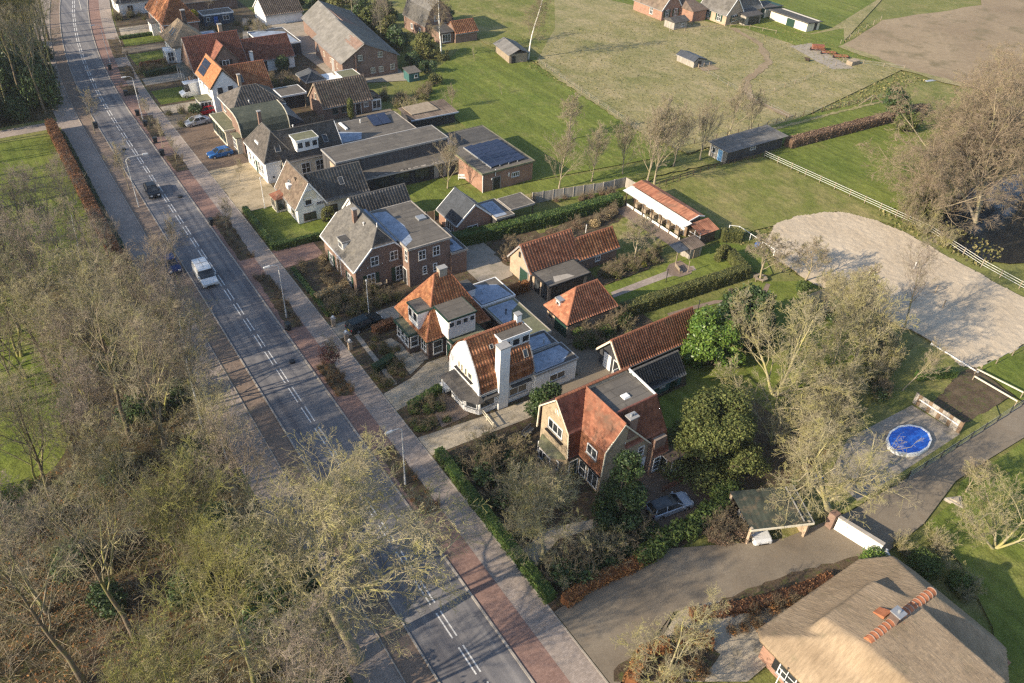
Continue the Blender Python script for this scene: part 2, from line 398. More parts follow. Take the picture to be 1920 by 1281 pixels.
def mat_paving(name, c1, c2, sz=0.21):
    m, nt, b = new_mat(name, 0.9, 0.2)
    p = coords(nt)
    t = nt.nodes.new('ShaderNodeTexBrick'); nt.links.new(p, t.inputs['Vector'])
    t.inputs['Scale'].default_value = 1.0; t.inputs['Brick Width'].default_value = sz; t.inputs['Row Height'].default_value = sz / 2
    t.inputs['Mortar Size'].default_value = 0.006
    t.inputs['Color1'].default_value = (*c1, 1); t.inputs['Color2'].default_value = (*c2, 1); t.inputs['Mortar'].default_value = (*[x * 0.6 for x in c1], 1)
    d = ramp(nt, noise(nt, p, 0.3, 5, 0.62), [(0.25, (0.76, 0.77, 0.78)), (0.75, (1.2, 1.18, 1.15))])
    f = ramp(nt, noise(nt, p, 4.0, 3, 0.6), [(0.3, (0.86, 0.86, 0.86)), (0.7, (1.13, 1.13, 1.13))])
    nt.links.new(mix(nt, 1.0, mix(nt, 1.0, t.outputs['Color'], d, 'MULTIPLY'), f, 'MULTIPLY'), b.inputs['Base Color']); return m

def mat_boards(name, c1, c2):
    m, nt, b = new_mat(name, 0.75, 0.3)
    p = coords(nt)
    s = nt.nodes.new('ShaderNodeSeparateXYZ'); nt.links.new(p, s.inputs[0])
    ad = nt.nodes.new('ShaderNodeMath'); ad.operation = 'ADD'; nt.links.new(s.outputs[0], ad.inputs[0]); nt.links.new(s.outputs[1], ad.inputs[1])
    ml = nt.nodes.new('ShaderNodeMath'); ml.operation = 'MULTIPLY'; ml.inputs[1].default_value = 5.0; nt.links.new(ad.outputs[0], ml.inputs[0])
    fl = nt.nodes.new('ShaderNodeMath'); fl.operation = 'FLOOR'; nt.links.new(ml.outputs[0], fl.inputs[0])
    w = nt.nodes.new('ShaderNodeTexWhiteNoise'); w.noise_dimensions = '1D'; nt.links.new(fl.outputs[0], w.inputs['W'])
    col = ramp(nt, w.outputs['Value'], [(0, c1), (1, c2)])
    d = ramp(nt, noise(nt, p, 1.5, 4, scl=(1, 1, 0.3)), [(0.3, (0.8, 0.8, 0.8)), (0.7, (1.2, 1.2, 1.2))])
    nt.links.new(mix(nt, 1.0, col, d, 'MULTIPLY'), b.inputs['Base Color']); return m

def mat_thatch():
    m, nt, b = new_mat('reed_thatch', 0.95, 0.1)
    p = coords(nt)
    base = ramp(nt, noise(nt, p, 0.35, 5, 0.6), [(0.25, (0.205, 0.152, 0.10)), (0.75, (0.35, 0.267, 0.18))])
    # reed stems run down the slope: across X on the hips, across Y on the long sides
    g = nt.nodes.new('ShaderNodeNewGeometry'); sp = nt.nodes.new('ShaderNodeSeparateXYZ'); nt.links.new(g.outputs['True Normal'], sp.inputs[0])
    ax = nt.nodes.new('ShaderNodeMath'); ax.operation = 'ABSOLUTE'; nt.links.new(sp.outputs[0], ax.inputs[0])
    ay = nt.nodes.new('ShaderNodeMath'); ay.operation = 'ABSOLUTE'; nt.links.new(sp.outputs[1], ay.inputs[0])
    gt = nt.nodes.new('ShaderNodeMath'); gt.operation = 'GREATER_THAN'; nt.links.new(ax.outputs[0], gt.inputs[0]); nt.links.new(ay.outputs[0], gt.inputs[1])
    sx = noise(nt, p, 1.0, 4, 0.7, scl=(1.1, 7.0, 1.1)); sy = noise(nt, p, 1.0, 4, 0.7, scl=(7.0, 1.1, 1.1))
    st = mix(nt, gt.outputs[0], sy, sx)
    d = ramp(nt, st, [(0.3, (0.78, 0.78, 0.78)), (0.7, (1.22, 1.22, 1.22))])
    col = mix(nt, 1.0, base, d, 'MULTIPLY')
    moss = ramp(nt, noise(nt, p, 0.8, 5, 0.7), [(0.56, (0, 0, 0)), (0.75, (0.6, 0.6, 0.6))])
    nt.links.new(mix(nt, moss, col, (0.16, 0.14, 0.085)), b.inputs['Base Color'])
    bump(nt, b, st, 0.6, 0.10); return m

def mat_felt(name, c1, c2, c3):
    """roofing felt in metre-wide rolls with lapped seams, stains and dried puddles"""
    m, nt, b = new_mat(name, 0.9, 0.2)
    p = coords(nt)
    t = nt.nodes.new('ShaderNodeTexBrick'); nt.links.new(p, t.inputs['Vector'])
    t.inputs['Scale'].default_value = 1.0; t.inputs['Brick Width'].default_value = 6.0; t.inputs['Row Height'].default_value = 1.0; t.inputs['Mortar Size'].default_value = 0.035
    t.inputs['Color1'].default_value = (*c1, 1); t.inputs['Color2'].default_value = (*c2, 1); t.inputs['Mortar'].default_value = (*[x * 0.7 for x in c1], 1)
    d = ramp(nt, noise(nt, p, 0.5, 5, 0.65), [(0.25, (0.78, 0.78, 0.78)), (0.75, (1.22, 1.2, 1.18))])
    col = mix(nt, 1.0, t.outputs['Color'], d, 'MULTIPLY')
    f = ramp(nt, noise(nt, p, 0.9, 5, 0.65), [(0.54, (0, 0, 0)), (0.66, (0.8, 0.8, 0.8))])
    nt.links.new(mix(nt, f, col, c3), b.inputs['Base Color']); return m

def mat_glass():
    m, nt, b = new_mat('window_glass', 0.06, 0.6)
    p = coords(nt)
    col = ramp(nt, noise(nt, p, 1.1, 2), [(0.35, (0.012, 0.016, 0.02)), (0.7, (0.07, 0.075, 0.08))])
    nt.links.new(col, b.inputs['Base Color']); return m

def mat_water():
    m, nt, b = new_mat('pond_water', 0.08, 0.5)
    b.inputs['Base Color'].default_value = (0.008, 0.012, 0.016, 1)
    bump(nt, b, noise(nt, coords(nt), 2.2, 3), 0.12, 0.05); return m

mats()
# ------------------------------------------------------------------ ground sheets
ZL = [0.0]
def struct(name, me_or_mb, mat, label):
    o = me_or_mb.build(name, mat) if isinstance(me_or_mb, MB) else mesh_obj(name, me_or_mb, mat)
    return tag(o, label, None, None, 'structure')

def patch(name, pts, mat, label, z=None):
    """one flat sheet of ground, each 3 mm above the one laid before it"""
    if z is None:
        ZL[0] += 0.003; z = ZL[0]
    me = bpy.data.meshes.new(name)
    me.from_pydata([(p[0], p[1], z) for p in pts], [], [tuple(range(len(pts)))])
    bm = bmesh.new(); bm.from_mesh(me)
    for f in bm.faces:
        if f.normal.z < 0: f.normal_flip()
    bmesh.ops.triangulate(bm, faces=bm.faces[:]); bm.to_mesh(me); bm.free()
    me.materials.append(M[mat] if isinstance(mat, str) else mat)
    o = mesh_obj(name, me)
    return tag(o, label, None, None, 'structure')

def PX(*p): return [S(a, b) for a, b in p]

def wob(pts, amp=0.25, step=0.8, closed=True, seed=1):
    """soften a garden outline: subdivide and jitter so lawns and beds have uneven edges"""
    r = random.Random(seed); out = []
    n = len(pts)
    for i in range(n if closed else n - 1):
        a = Vector(pts[i][:2]); b = Vector(pts[(i + 1) % n][:2]); k = max(1, int((b - a).length / step))
        for j in range(k):
            q = a.lerp(b, j / k)
            out.append((q.x + r.uniform(-amp, amp) * (j > 0), q.y + r.uniform(-amp, amp) * (j > 0)))
    return out

def bend(y): return 0.0012 * max(0.0, y - 150) ** 2
YS = list(range(-30, 150, 12)) + list(range(150, 420, 6))
def strip(name, xa, xb, y0, y1, mat, label, h=None):
    """a ribbon that follows the road"""
    ys = [y0] + [y for y in YS if y0 < y < y1] + [y1]
    m = MB()
    if h is None:
        ZL[0] += 0.003; z = ZL[0]
        for a, b in zip(ys, ys[1:]):
            m.poly([(xa + bend(a), a, z), (xb + bend(a), a, z), (xb + bend(b), b, z), (xa + bend(b), b, z)])
    else:
        for a, b in zip(ys, ys[1:]):
            m.prism([(xa + bend(a), a, 0), (xb + bend(a), a, 0), (xb + bend(b), b, 0), (xa + bend(b), b, 0)],
                    [(xa + bend(a), a, h), (xb + bend(a), a, h), (xb + bend(b), b, h), (xa + bend(b), b, h)])
    return struct(name, m, M[mat], label)

patch('ground', [(-900, -400), (1200, -400), (1200, 1300), (-900, 1300)], 'grass', 'wide rough meadow ground around the village', 0.0)
# west of the road: wood and park lawns
patch('woodland_floor', wob([(-90, -30), (9.8, -30), (9.8, 104), (4, 104), (-8, 106), (-90, 108)], .4, 3, seed=2), 'litter', 'woodland floor covered with brown fallen leaves')
patch('woodland_floor', [(-90, 158), (12, 158), (12 + bend(420), 420), (-90, 420)], 'litter', 'woodland floor along the far stretch of road')
patch('park_lawn', wob([(-60, 66), (-9, 66), (-4.5, 70), (-2.5, 78), (0, 86), (-2, 95), (-5, 104), (-60, 104)], .5, 2, seed=3), 'lawn', 'green park lawn seen between the bare wood trees')
patch('park_lawn', wob([(-60, 107), (3, 106), (7.2, 118), (7.6, 151), (-60, 150)], .3, 3, seed=4), 'lawn', 'park lawn striped with tree shadows beside the clipped hedge')
patch('woodland_path', [(-60, 152.4), (12, 153.4), (12, 156.6), (-60, 156.4)], 'path', 'pale path leading from the road into the park')
patch('woodland_path', wob(PX((190, 1105), (300, 1060), (400, 1000), (430, 1030), (330, 1110), (260, 1281), (140, 1281)), .3, 1, seed=5), 'soil', 'reddish trodden path winding through the wood')
# road corridor
strip('footpath', 9.7, 13.0, -30, 410, 'path', 'paved footpath along the hedge west of the road')
strip('parking_strip', 13.1, 15.3, -30, 410, 'grey_paving', 'brown paved parking strip west of the road')
strip('road', 15.35, 21.55, -30, 410, 'asphalt', 'asphalt main road with double dashed centre line')
strip('paved_verge', 21.6, 24.15, -30, 410, 'red_paving', 'red brick verge between road and footpath')
strip('footpath', 24.1, 26.55, -30, 410, 'path', 'pale footpath in front of the houses')
strip('kerb', 13.0, 13.12, -30, 410, 'kerb', 'kerb between footpath and parking strip', 0.10)
strip('kerb', 15.24, 15.40, -30, 410, 'kerb', 'kerb on the western edge of the road', 0.11)
strip('kerb', 21.50, 21.68, -30, 410, 'kerb', 'kerb on the eastern edge of the road', 0.11)
strip('kerb', 26.52, 26.66, -30, 410, 'kerb', 'edging stones between footpath and front gardens', 0.07)
ZL[0] += 0.004
for side, xx in (('west', 18.16), ('east', 18.57)):
    m = MB(); y = 2.0
    while y < 330:
        ym = y + 2.75
        m.poly([(xx - .065 + bend(y), y, ZL[0]), (xx + .065 + bend(y), y, ZL[0]), (xx + .065 + bend(ym), ym, ZL[0]), (xx - .065 + bend(ym), ym, ZL[0])])
        y += 3.72
    tag(struct('road_marking', m, M['paint'], 'white dashed line on the %s side of the road centre' % side), kind='structure')

# planting islands in the verge (soil; the shrubs come with the plants)
ISL = [((22.2, 96.0), (24.0, 96.0), (24.5, 109.0), (22.2, 109.8)), ((22.2, 78.3), (24.0, 78.0), (24.4, 90.8), (22.6, 91.5)),
       ((22.2, 64.0), (23.9, 63.2), (24.3, 69.5), (22.3, 70.0)), ((22.2, 126.5), (24.2, 126.5), (24.3, 132.8), (22.2, 133.2)),
       ((22.3, 141.5), (24.4, 141.2), (24.8, 151.5), (22.4, 151.8)), ((23.2, 163.0), (25.2, 162.5), (25.2, 168), (23.0, 168)),
       ((24.4, 171.0), (26.6, 171.0), (27.4, 179.0), (25.0, 179.5)), ((25.6, 185), (28.2, 185), (29.8, 197), (27.0, 198)),
       ((22.2, 44.5), (24.0, 44.0), (24.1, 54.0), (22.2, 54.5))]
for i, q in enumerate(ISL):
    patch('planting_bed', wob(list(q), .12, .8, seed=10 + i), 'soil', 'leaf-strewn planting bed set into the red verge')

# front yards from the far end to the near end
def rect(x0, x1, y0, y1): return [(x0, y0), (x1, y0), (x1, y1), (x0, y1)]
patch('garden_ground', [(26.66, 28.5), (62, 28.5), (62, 240), (26.66 + bend(240), 240), (26.66 + bend(200), 200), (26.66 + bend(175), 175), (26.66, 150)], 'soil', 'dark garden soil between the houses')
patch('front_lawn', rect(28.6, 36.5, 178.5, 186), 'lawn', 'bright front lawn of the orange roofed house')
patch('driveway', [(27.6, 187), (37, 187), (37, 190.5), (28.4, 190.5)], 'drive', 'grey driveway beside the bright front lawn')
patch('front_lawn', [(29.2, 191.5), (38, 191.5), (38, 196.5), (29.8, 196.5)], 'lawn', 'narrow lawn strip north of the grey driveway')
patch('driveway', [(30, 197.5), (40, 197.5), (40, 205), (31, 205)], 'gravel', 'pale gravel driveway near the far crossroads')
patch('driveway', [(27.4, 166.5), (35.5, 166.5), (35.5, 170.5), (27.6, 170.5)], 'concrete', 'concrete drive in front of the thatched cottage')
patch('front_lawn', rect(27.4, 34.5, 155.5, 163), 'lawn', 'small shaded lawn in front of the red roofed house')
patch('driveway', rect(26.9, 35, 150.5, 154.5), 'concrete', 'concrete strip beside the small shaded lawn')
patch('forecourt', rect(26.66, 36, 143, 150.2), 'drive', 'dark forecourt where the cars stand')
patch('forecourt', [(26.66, 124.5), (33.5, 124.5), (33.5, 142.8), (26.66, 142.8)], 'brown_brick_yard', 'brown brick forecourt in front of the hipped roof house')
patch('forecourt', wob([(26.7, 108.5), (33.6, 108.5), (33.6, 124.4), (26.7, 124.4)], .1, 1, seed=40), 'sandy_yard', 'sandy gravel yard in front of the white hipped house')
patch('front_lawn', rect(27.2, 42, 96.4, 108.4), 'lawn', 'hedged green lawn in front of the white gabled house')
patch('forecourt', [(26.7, 91.2), (32.6, 91.6), (32.6, 96.2), (26.7, 96.2)], 'red_paving', 'red brick forecourt between hedge and brick farmhouse')
patch('driveway', [(26.7, 73.2), (33, 73.2), (42, 73.4), (42, 76.0), (33, 76.0), (26.7, 76.2)], 'concrete', 'driveway between brick farmhouse and orange pyramid roof')
patch('driveway', [(26.7, 58.4), (33, 59.5), (41.8, 61.0), (43, 61.2), (43, 63.6), (33.5, 63.9), (30.5, 62.4), (26.7, 61.6)], 'gravel', 'pale gravel drive between the dark brick house and the white house')
patch('garden_path', [(28.2, 62.3), (28.8, 62.3), (29.0, 73.0), (28.4, 73.0)], 'concrete', 'narrow concrete path through the clipped front garden')
patch('garden_path', [(30.8, 63.0), (33.2, 64.2), (33.2, 66.0), (32.0, 70.2), (31.0, 70.2)], 'gravel', 'gravel path in front of the bay window')
patch('driveway', [(26.7, 50.6), (38, 50.0), (47, 49.8), (48, 50.3), (48, 51.8), (40, 52.4), (33.5, 52.9), (26.7, 53.6)], 'gravel', 'pale drive south of the white house')
patch('terrace', [(29.6, 53.6), (33.2, 53.8), (32.6, 58.8), (30.6, 58.8)], 'grey_paving', 'paved terrace before the canted bay window')
patch('yard', [(42.5, 48), (52, 48), (52, 58), (47.4, 58), (47.4, 53), (42.5, 52)], 'drive', 'shaded yard behind the white house')
patch('yard', [(47.6, 58.2), (53, 58.2), (53, 70), (47.6, 70)], 'drive', 'shaded yard behind the flat garage')
patch('yard', [(47.6, 73.6), (52.4, 74.2), (53.6, 76.8), (53.5, 83.5), (47.6, 84)], 'concrete', 'concrete yard behind the brick farmhouse')
patch('yard', [(61, 150), (75, 145), (77, 190), (58, 200), (52, 182), (61, 170)], 'concrete', 'concrete yard beside the big brick barn')
patch('yard', [(44, 118), (64, 118), (64, 134), (44, 134)], 'drive', 'grey yard behind the white hipped house')
patch('driveway', wob([(27, 35.5), (31, 36.8), (36.5, 35.2), (41, 34.5), (46.5, 34.2), (47.5, 30.5), (43, 30.0), (39.5, 33.2), (35.2, 34.4), (31.5, 35.2), (27, 33.5)], .1, 1, seed=41), 'gravel', 'gravel drive winding to the ochre gabled house')
patch('forecourt', [(40, 30.6), (48.5, 30.4), (52, 36), (46.5, 40), (40, 36)], 'brown_brick_yard', 'shaded brick forecourt where the silver car stands')
# back gardens
patch('back_lawn', [(47.5, 104.8), (61.2, 104.0), (61.4, 96.8), (71.2, 95.6), (98, 90.0), (82, 84.3), (65, 90.5), (47.5, 94.3)], 'lawn', 'green back lawn around the brick barn with solar panels')
patch('back_lawn', [(62, 97), (71.6, 95.8), (98.5, 92), (99.6, 103), (100.2, 112), (103.2, 140), (99.2, 156), (94, 158), (73, 140.5), (72.5, 124), (71.8, 112.5)], 'lawn', 'big bright mown lawn behind the barns')
patch('back_lawn', [(53.5, 76), (62, 76.5), (78.5, 81), (78.5, 69.6), (70, 69.4), (61, 73.4)], 'lawn_dry', 'lawn between clipped hedge and white stable')
patch('back_lawn', [(58.5, 61.6), (61, 65.8), (70, 65.8), (84, 66), (88, 62), (84, 56), (81, 58.8), (60.4, 60.4)], 'lawn', 'lawn with stone path behind the small pyramid roof')
patch('back_lawn', [(53, 54.6), (80, 56.2), (88, 52.0), (86, 43.0), (80, 35), (72, 34), (60, 40), (57, 45), (63, 51.8)], 'lawn', 'lawn around the bushy laurel')
patch('back_lawn', [(46.3, 36.6), (52, 37.4), (60, 40), (58, 45), (46.3, 45.2)], 'lawn', 'shaded lawn behind the ochre gabled house')
patch('garden_path', PX((1145, 550), (1250, 510), (1300, 500), (1305, 508), (1252, 522), (1150, 560)), 'path', 'pale stone path across the back lawn')
patch('garden_path', wob(PX((1290, 500), (1275, 490), (1255, 497), (1248, 508), (1256, 518), (1275, 521), (1295, 515), (1300, 505)), .02, .5, seed=42), 'grey_paving', 'round brick terrace under the wooden bench')
patch('garden_path', PX((1250, 590), (1300, 575), (1340, 565), (1372, 564), (1372, 569), (1342, 571), (1304, 581), (1256, 597)), 'grey_paving', 'curved brick path along the clipped hedge')
patch('garden_path', PX((1415, 562), (1430, 545), (1436, 533), (1444, 535), (1438, 550), (1422, 565)), 'grey_paving', 'short brick path by the round bush')
patch('planting_bed', wob([(60.8, 66.2), (63, 69), (67.8, 69.4), (74, 69), (73, 66.4), (66, 65.9)], .25, .8, seed=43), 'soil', 'shrub border behind the tiled barns')
patch('planting_bed', wob([(53, 76.5), (62, 75.6), (79, 79.6), (79, 82), (70, 82.5), (53, 80)], .25, .8, seed=44), 'soil', 'planted border under the long clipped hedge')
patch('terrace', [(76.2, 81.5), (79.0, 81.5), (79.0, 69.0), (76.6, 69.4)], 'grey_paving', 'paved strip in front of the white stable')
# fields
patch('paddock', [(99.6, 103), (104.4, 142), (101, 157), (112, 240), (330, 250), (330, 190), (178, 118.5), (176, 100), (134, 92.5), (101, 91)], 'paddock', 'dry grass paddock behind the gardens')
patch('meadow', [(100.5, 157), (104, 142.5), (122, 160), (140, 185), (150, 240), (108, 240)], 'lawn_dry', 'green meadow beyond the white birch')
patch('meadow', [(164, 140.5), (178, 128), (187, 128.5), (250, 150), (330, 190), (330, 240), (170, 240), (150, 175)], 'lawn', 'green meadow behind the long white shed')
patch('meadow', [(166, 139.5), (178, 127.5), (190, 127), (180, 119), (177.5, 104), (168, 118)], 'lawn', 'grass track between the farm sheds and the bare field')
patch('bare_field', wob([(178.6, 118.3), (177.1, 99), (180, 86), (192, 70), (260, 40), (420, 40), (420, 220), (246.8, 123.2), (206, 127)], .5, 6, seed=46), 'plough', 'bare brown ploughed field')
patch('farm_yard', wob(PX((1480, 88), (1520, 82), (1560, 108), (1600, 130), (1560, 132), (1520, 110)), .4, 2, seed=47), 'concrete', 'bare patch under the rusty farm machinery')
patch('meadow', [(118.5, 92), (134, 92.5), (157, 90.8), (157, 83.8), (119.5, 85.2)], 'lawn', 'fenced lawn strip behind the clipped thorn hedge')
patch('meadow', [(112.5, 83.8), (119, 84), (157, 82), (150, 60), (122, 56), (114.6, 51.8)], 'lawn', 'green meadow between hedge and rail fence')
patch('meadow', [(83.5, 82.5), (103, 85), (112, 83.4), (114.2, 52.2), (107, 63.6), (91, 66), (84, 66)], 'lawn_dry', 'worn grass field behind the white stable')
ARENA = wob(PX((1432, 455), (1450, 425), (1490, 408), (1545, 400), (1590, 402), (1640, 415), (1700, 440), (1800, 497), (1920, 562), (1980, 600), (1960, 630), (1830, 692), (1800, 690), (1740, 640), (1640, 590), (1500, 520), (1455, 490)), .25, 1.2, seed=48)
patch('riding_arena', ARENA, 'sand', 'pale trodden sand of the riding arena')
def relief(name, poly, mat, label, step=.22, amp=.018, z0=.02):
    """trodden surface as real relief over a flat sheet"""
    P2 = np.array([(p[0], p[1]) for p in poly]); xs = np.arange(P2[:, 0].min(), P2[:, 0].max(), step); ys = np.arange(P2[:, 1].min(), P2[:, 1].max(), step)
    X, Y = np.meshgrid(xs, ys); Z = rng.normal(0, 1, X.shape)
    for _ in range(2):
        q = np.pad(Z, 1, mode='edge'); Z = (q[:-2, 1:-1] + q[2:, 1:-1] + q[1:-1, :-2] + q[1:-1, 2:] + 2 * Z) / 6
    Z = Z / Z.std() * amp; Z = Z - Z.min() * .55 + ZL[0] * 0; Z = np.maximum(Z, 0) + ZL[0] + z0
    cx, cy = X + step / 2, Y + step / 2; ins = np.zeros(X.shape, bool); j = len(P2) - 1
    for i in range(len(P2)):
        c = ((P2[i, 1] > cy) != (P2[j, 1] > cy)) & (cx < (P2[j, 0] - P2[i, 0]) * (cy - P2[i, 1]) / (P2[j, 1] - P2[i, 1] + 1e-12) + P2[i, 0]); ins ^= c; j = i
    n = X.shape[1]; I, J = np.nonzero(ins[:-1, :-1]); a = I * n + J
    F = np.stack([a, a + 1, a + n + 1, a + n], -1); u, inv = np.unique(F, return_inverse=True)
    V = np.stack([X, Y, Z], -1).reshape(-1, 3)[u]
    o = mesh_obj(name, np_mesh(name, V, inv.reshape(F.shape), M[mat], True)); return tag(o, label, None, None, 'structure')
relief('arena_sand', ARENA, 'sand', 'hoof-marked relief of the arena sand')
patch('meadow', PX((1835, 690), (1960, 632), (2060, 640), (2060, 760), (1912, 752)), 'lawn', 'green meadow corner below the arena')
patch('pond', wob(PX((1758, 405), (1762, 440), (1785, 470), (1830, 488), (1890, 497), (1960, 495), (2100, 440), (2100, 320), (1900, 330), (1800, 360)), .25, 1.5, seed=49), 'water', 'dark pond under the big willow', None)
# south-east: the thatched farm, its drive, pool and lawn
patch('garden_ground', [(62, 28.5), (88, 36), (92, 30), (84, 22.6), (58, 22.8), (44, 26.8)], 'grass', 'rough grass under the mossy trees')
patch('driveway', [(26.66, 20.4), (26.66, 29.2)] + PX((1130, 1090), (1185, 1055), (1240, 1032), (1300, 1028), (1400, 1020), (1470, 1012), (1560, 975), (1600, 958), (1690, 905), (1780, 850), (1920, 757), (2000, 705), (2000, 770), (1920, 822), (1850, 865), (1790, 905), (1730, 985), (1660, 1040), (1625, 1052), (1560, 1062), (1480, 1085), (1380, 1122), (1330, 1140), (1262, 1150), (1240, 1200), (1190, 1281), (1150, 1300)), 'drive', 'brown tarmac drive to the thatched farm')
patch('farm_lawn', PX((1735, 985), (1790, 940), (1800, 905), (1860, 870), (1925, 826), (2060, 760), (2300, 900), (2100, 1330), (1880, 1330), (1860, 1180), (1800, 1060)), 'lawn', 'shaded lawn behind the thatched farm')
patch('forecourt', PX((1170, 1281), (1245, 1190), (1270, 1150), (1330, 1132), (1420, 1120), (1500, 1090), (1580, 1130), (1400, 1281)), 'gravel', 'pale gravel forecourt of the thatched farm')
patch('planting_bed', wob(PX((1325, 1142), (1390, 1112), (1500, 1074), (1600, 1046), (1650, 1046), (1620, 1085), (1500, 1110), (1460, 1150), (1400, 1130)), .2, .8, seed=50), 'soil', 'leaf-filled bed between drive and thatched farm')
patch('planting_bed', wob(PX((1150, 1260), (1230, 1200), (1310, 1190), (1350, 1230), (1320, 1281), (1150, 1281)), .2, .8, seed=51), 'soil', 'bed under the moss-yellow tree by the drive')
patch('pool_terrace', [(59.5, 23.2), (77.3, 23.3), (76.9, 29.0), (66, 29.4), (60, 27)], 'concrete', 'stone terrace around the blue pool')
patch('planting_bed', wob(PX((1800, 700), (1825, 690), (1900, 745), (1800, 800), (1740, 770)), .15, .8, seed=52), 'soil', 'bare fenced vegetable plot beside the drive')

# dry and trodden strips in the grass
def track(name, pts, w, mat, label, seed):
    q = [Vector((p[0], p[1], 0)) for p in pts]; L, Rr = [], []
    for i, p in enumerate(q):
        d = (q[min(i + 1, len(q) - 1)] - q[max(i - 1, 0)]).normalized(); n = Vector((-d.y, d.x, 0)) * w / 2; L.append(p + n); Rr.append(p - n)
    patch(name, wob(L + Rr[::-1], w * .28, w * .8, seed=seed), mat, label)
track('field_margin', [(104.0, 141.5), (101.6, 122), (99.9, 103)], 1.3, 'paddock', 'dry grass margin along the lawn fence', 60)
track('field_track', [(163, 140), (160, 128), (152, 118), (138, 112), (131, 104), (131, 93.5)], 1.6, 'plough', 'trodden track across the paddock', 61)
track('field_track', [(134, 122), (137.5, 121), (139, 125)], 2.6, 'plough', 'muddy ground before the animal hut', 62)
track('field_track', [(66, 91.8), (80, 89.2), (92, 87.6), (103.5, 86.4)], 1.5, 'lawn_dry', 'worn grass strip along the tree row', 63)
track('field_margin', [(177.5, 118), (177, 100), (180, 87)], 2.4, 'paddock', 'dry margin of the bare field', 64)
track('field_track', [(101, 91.6), (120, 91.0), (140, 90.6), (157, 89.6)], .8, 'paddock', 'dry strip under the wire fence', 65)
# ------------------------------------------------------------------ building helpers
class House:
    """a building: an Empty at its base; parts are given in world metres"""
    def __init__(s, name, label, cat, o, group=None):
        s.o = Vector((o[0], o[1], 0)); s.root = thing(name, label, cat, s.o, 0, group)
    def part(s, name, mb, mat, kind=None, sub=None, label=None, smooth=False):
        me = mb.mesh(name, M[mat], smooth) if isinstance(mb, MB) else mb
        o = mesh_obj(name, me, M[mat] if len(me.materials) == 0 else None, s.root if sub is None else sub)
        if sub is None: o.location = -s.o
        if kind: o['kind'] = kind
        if label: o['label'] = label
        return o
    def box(s, name, mat, x0, x1, y0, y1, z0, z1, **k):
        return s.part(name, MB().box(x0, x1, y0, y1, z0, z1), mat, **k)

STY = {'pan': (0.35, 0.38, 0.10, 0.045, 4), 'panb': (0.46, 0.46, 0.13, 0.045, 4), 'flat': (0.30, 0.34, 0.0, 0.045, 1),
       'slate': (0.30, 0.22, 0.0, 0.014, 1), 'ribs': (0.26, 2.2, 0.035, 0.012, 4), 'sheet': (0.5, 3.0, 0.03, 0.01, 3), 'barn': (0.9, 1.2, 0.02, 0.03, 3)}

def slope_mesh(pts, mat, sty):
    tw, tl, amp, step, cols = STY[sty]
    pts = [Vector(p) for p in pts]
    n = (pts[1] - pts[0]).cross(pts[2] - pts[0]).normalized()
    if n.z < -1e-4: n = -n
    u = (pts[1] - pts[0]).normalized(); v = n.cross(u)
    if v.z < 0: u = -u; v = n.cross(u)
    o = pts[0]
    us = [(p - o).dot(u) for p in pts]; vs_ = [(p - o).dot(v) for p in pts]
    u0, u1, v0, v1 = min(us), max(us), min(vs_), max(vs_)
    nu = max(1, int(math.ceil((u1 - u0) / tw))); nv = max(1, int(math.ceil((v1 - v0) / tl)))
    C = nu * cols + 1
    uu = u0 + np.arange(C) * tw / cols
    prof = amp * np.array([[0.0], [0.35, 0.35], [0, .7, 1], [0, 0.75, 1.0, 0.45]][cols - 1])[np.arange(C) % cols] if amp else np.zeros(C)
    rows_v = np.empty(2 * nv); rows_h = np.empty(2 * nv)
    rows_v[0::2] = v0 + np.arange(nv) * tl; rows_v[1::2] = v0 + (np.arange(nv) + 1) * tl - 1e-4
    rows_h[0::2] = step; rows_h[1::2] = 0.0
    VU, VV = np.meshgrid(uu, rows_v)
    HH = prof[None, :] + rows_h[:, None]
    if amp == 0:      # flat tiles: stagger alternate columns a hair so single tiles read
        HH = HH + rng.uniform(0, 0.006, size=HH.shape)
    P = np.array(o)[None, None, :] + VU[..., None] * np.array(u) + VV[..., None] * np.array(v) + HH[..., None] * np.array(n)
    V = P.reshape(-1, 3)
    i, j = np.meshgrid(np.arange(2 * nv - 1), np.arange(C - 1), indexing='ij')
    a = i * C + j
    F = np.stack([a, a + 1, a + C + 1, a + C], -1).reshape(-1, 4)
    tid = ((i // 2) * 7919 + (j // cols) * 104729).ravel()
    lut = rng.random(99991)
    me = np_mesh('roof', V, F, mat, rnd=lut[tid % 99991])
    bm = bmesh.new(); bm.from_mesh(me)
    k = len(pts); cen = sum(pts, Vector()) / k
    for q in range(k):
        e = pts[(q + 1) % k] - pts[q]
        if e.length < 1e-4: continue
        no = e.cross(n).normalized()
        if (cen - pts[q]).dot(no) > 0: no = -no
        g = bm.verts[:] + bm.edges[:] + bm.faces[:]
        bmesh.ops.bisect_plane(bm, geom=g, plane_co=pts[q], plane_no=no, clear_outer=True, dist=1e-4)
    bm.to_mesh(me); bm.free()
    return me

def slope(H, pts, mat, sty='pan', name='roof_tiles'):
    return H.part(name, slope_mesh(pts, M[mat], sty), mat, kind='stuff')

def ridge(H, p, q, mat, r=0.13, name='ridge_tiles'):
    p = Vector(p); q = Vector(q); L = (q - p).length; n = max(1, int(L / 0.42)); m = MB()
    for i in range(n):
        a = p.lerp(q, i / n); b = p.lerp(q, (i + 1.06) / n)
        m.bar(a, b, r * 0.92, 6, r * 1.08)
    return H.part(name, m, mat, kind='stuff')

def gutter(H, p, q, mat='grey_trim', w=0.14, h=0.12, name='gutter'):
    return H.part(name, MB().beam(p, q, w, h), mat)

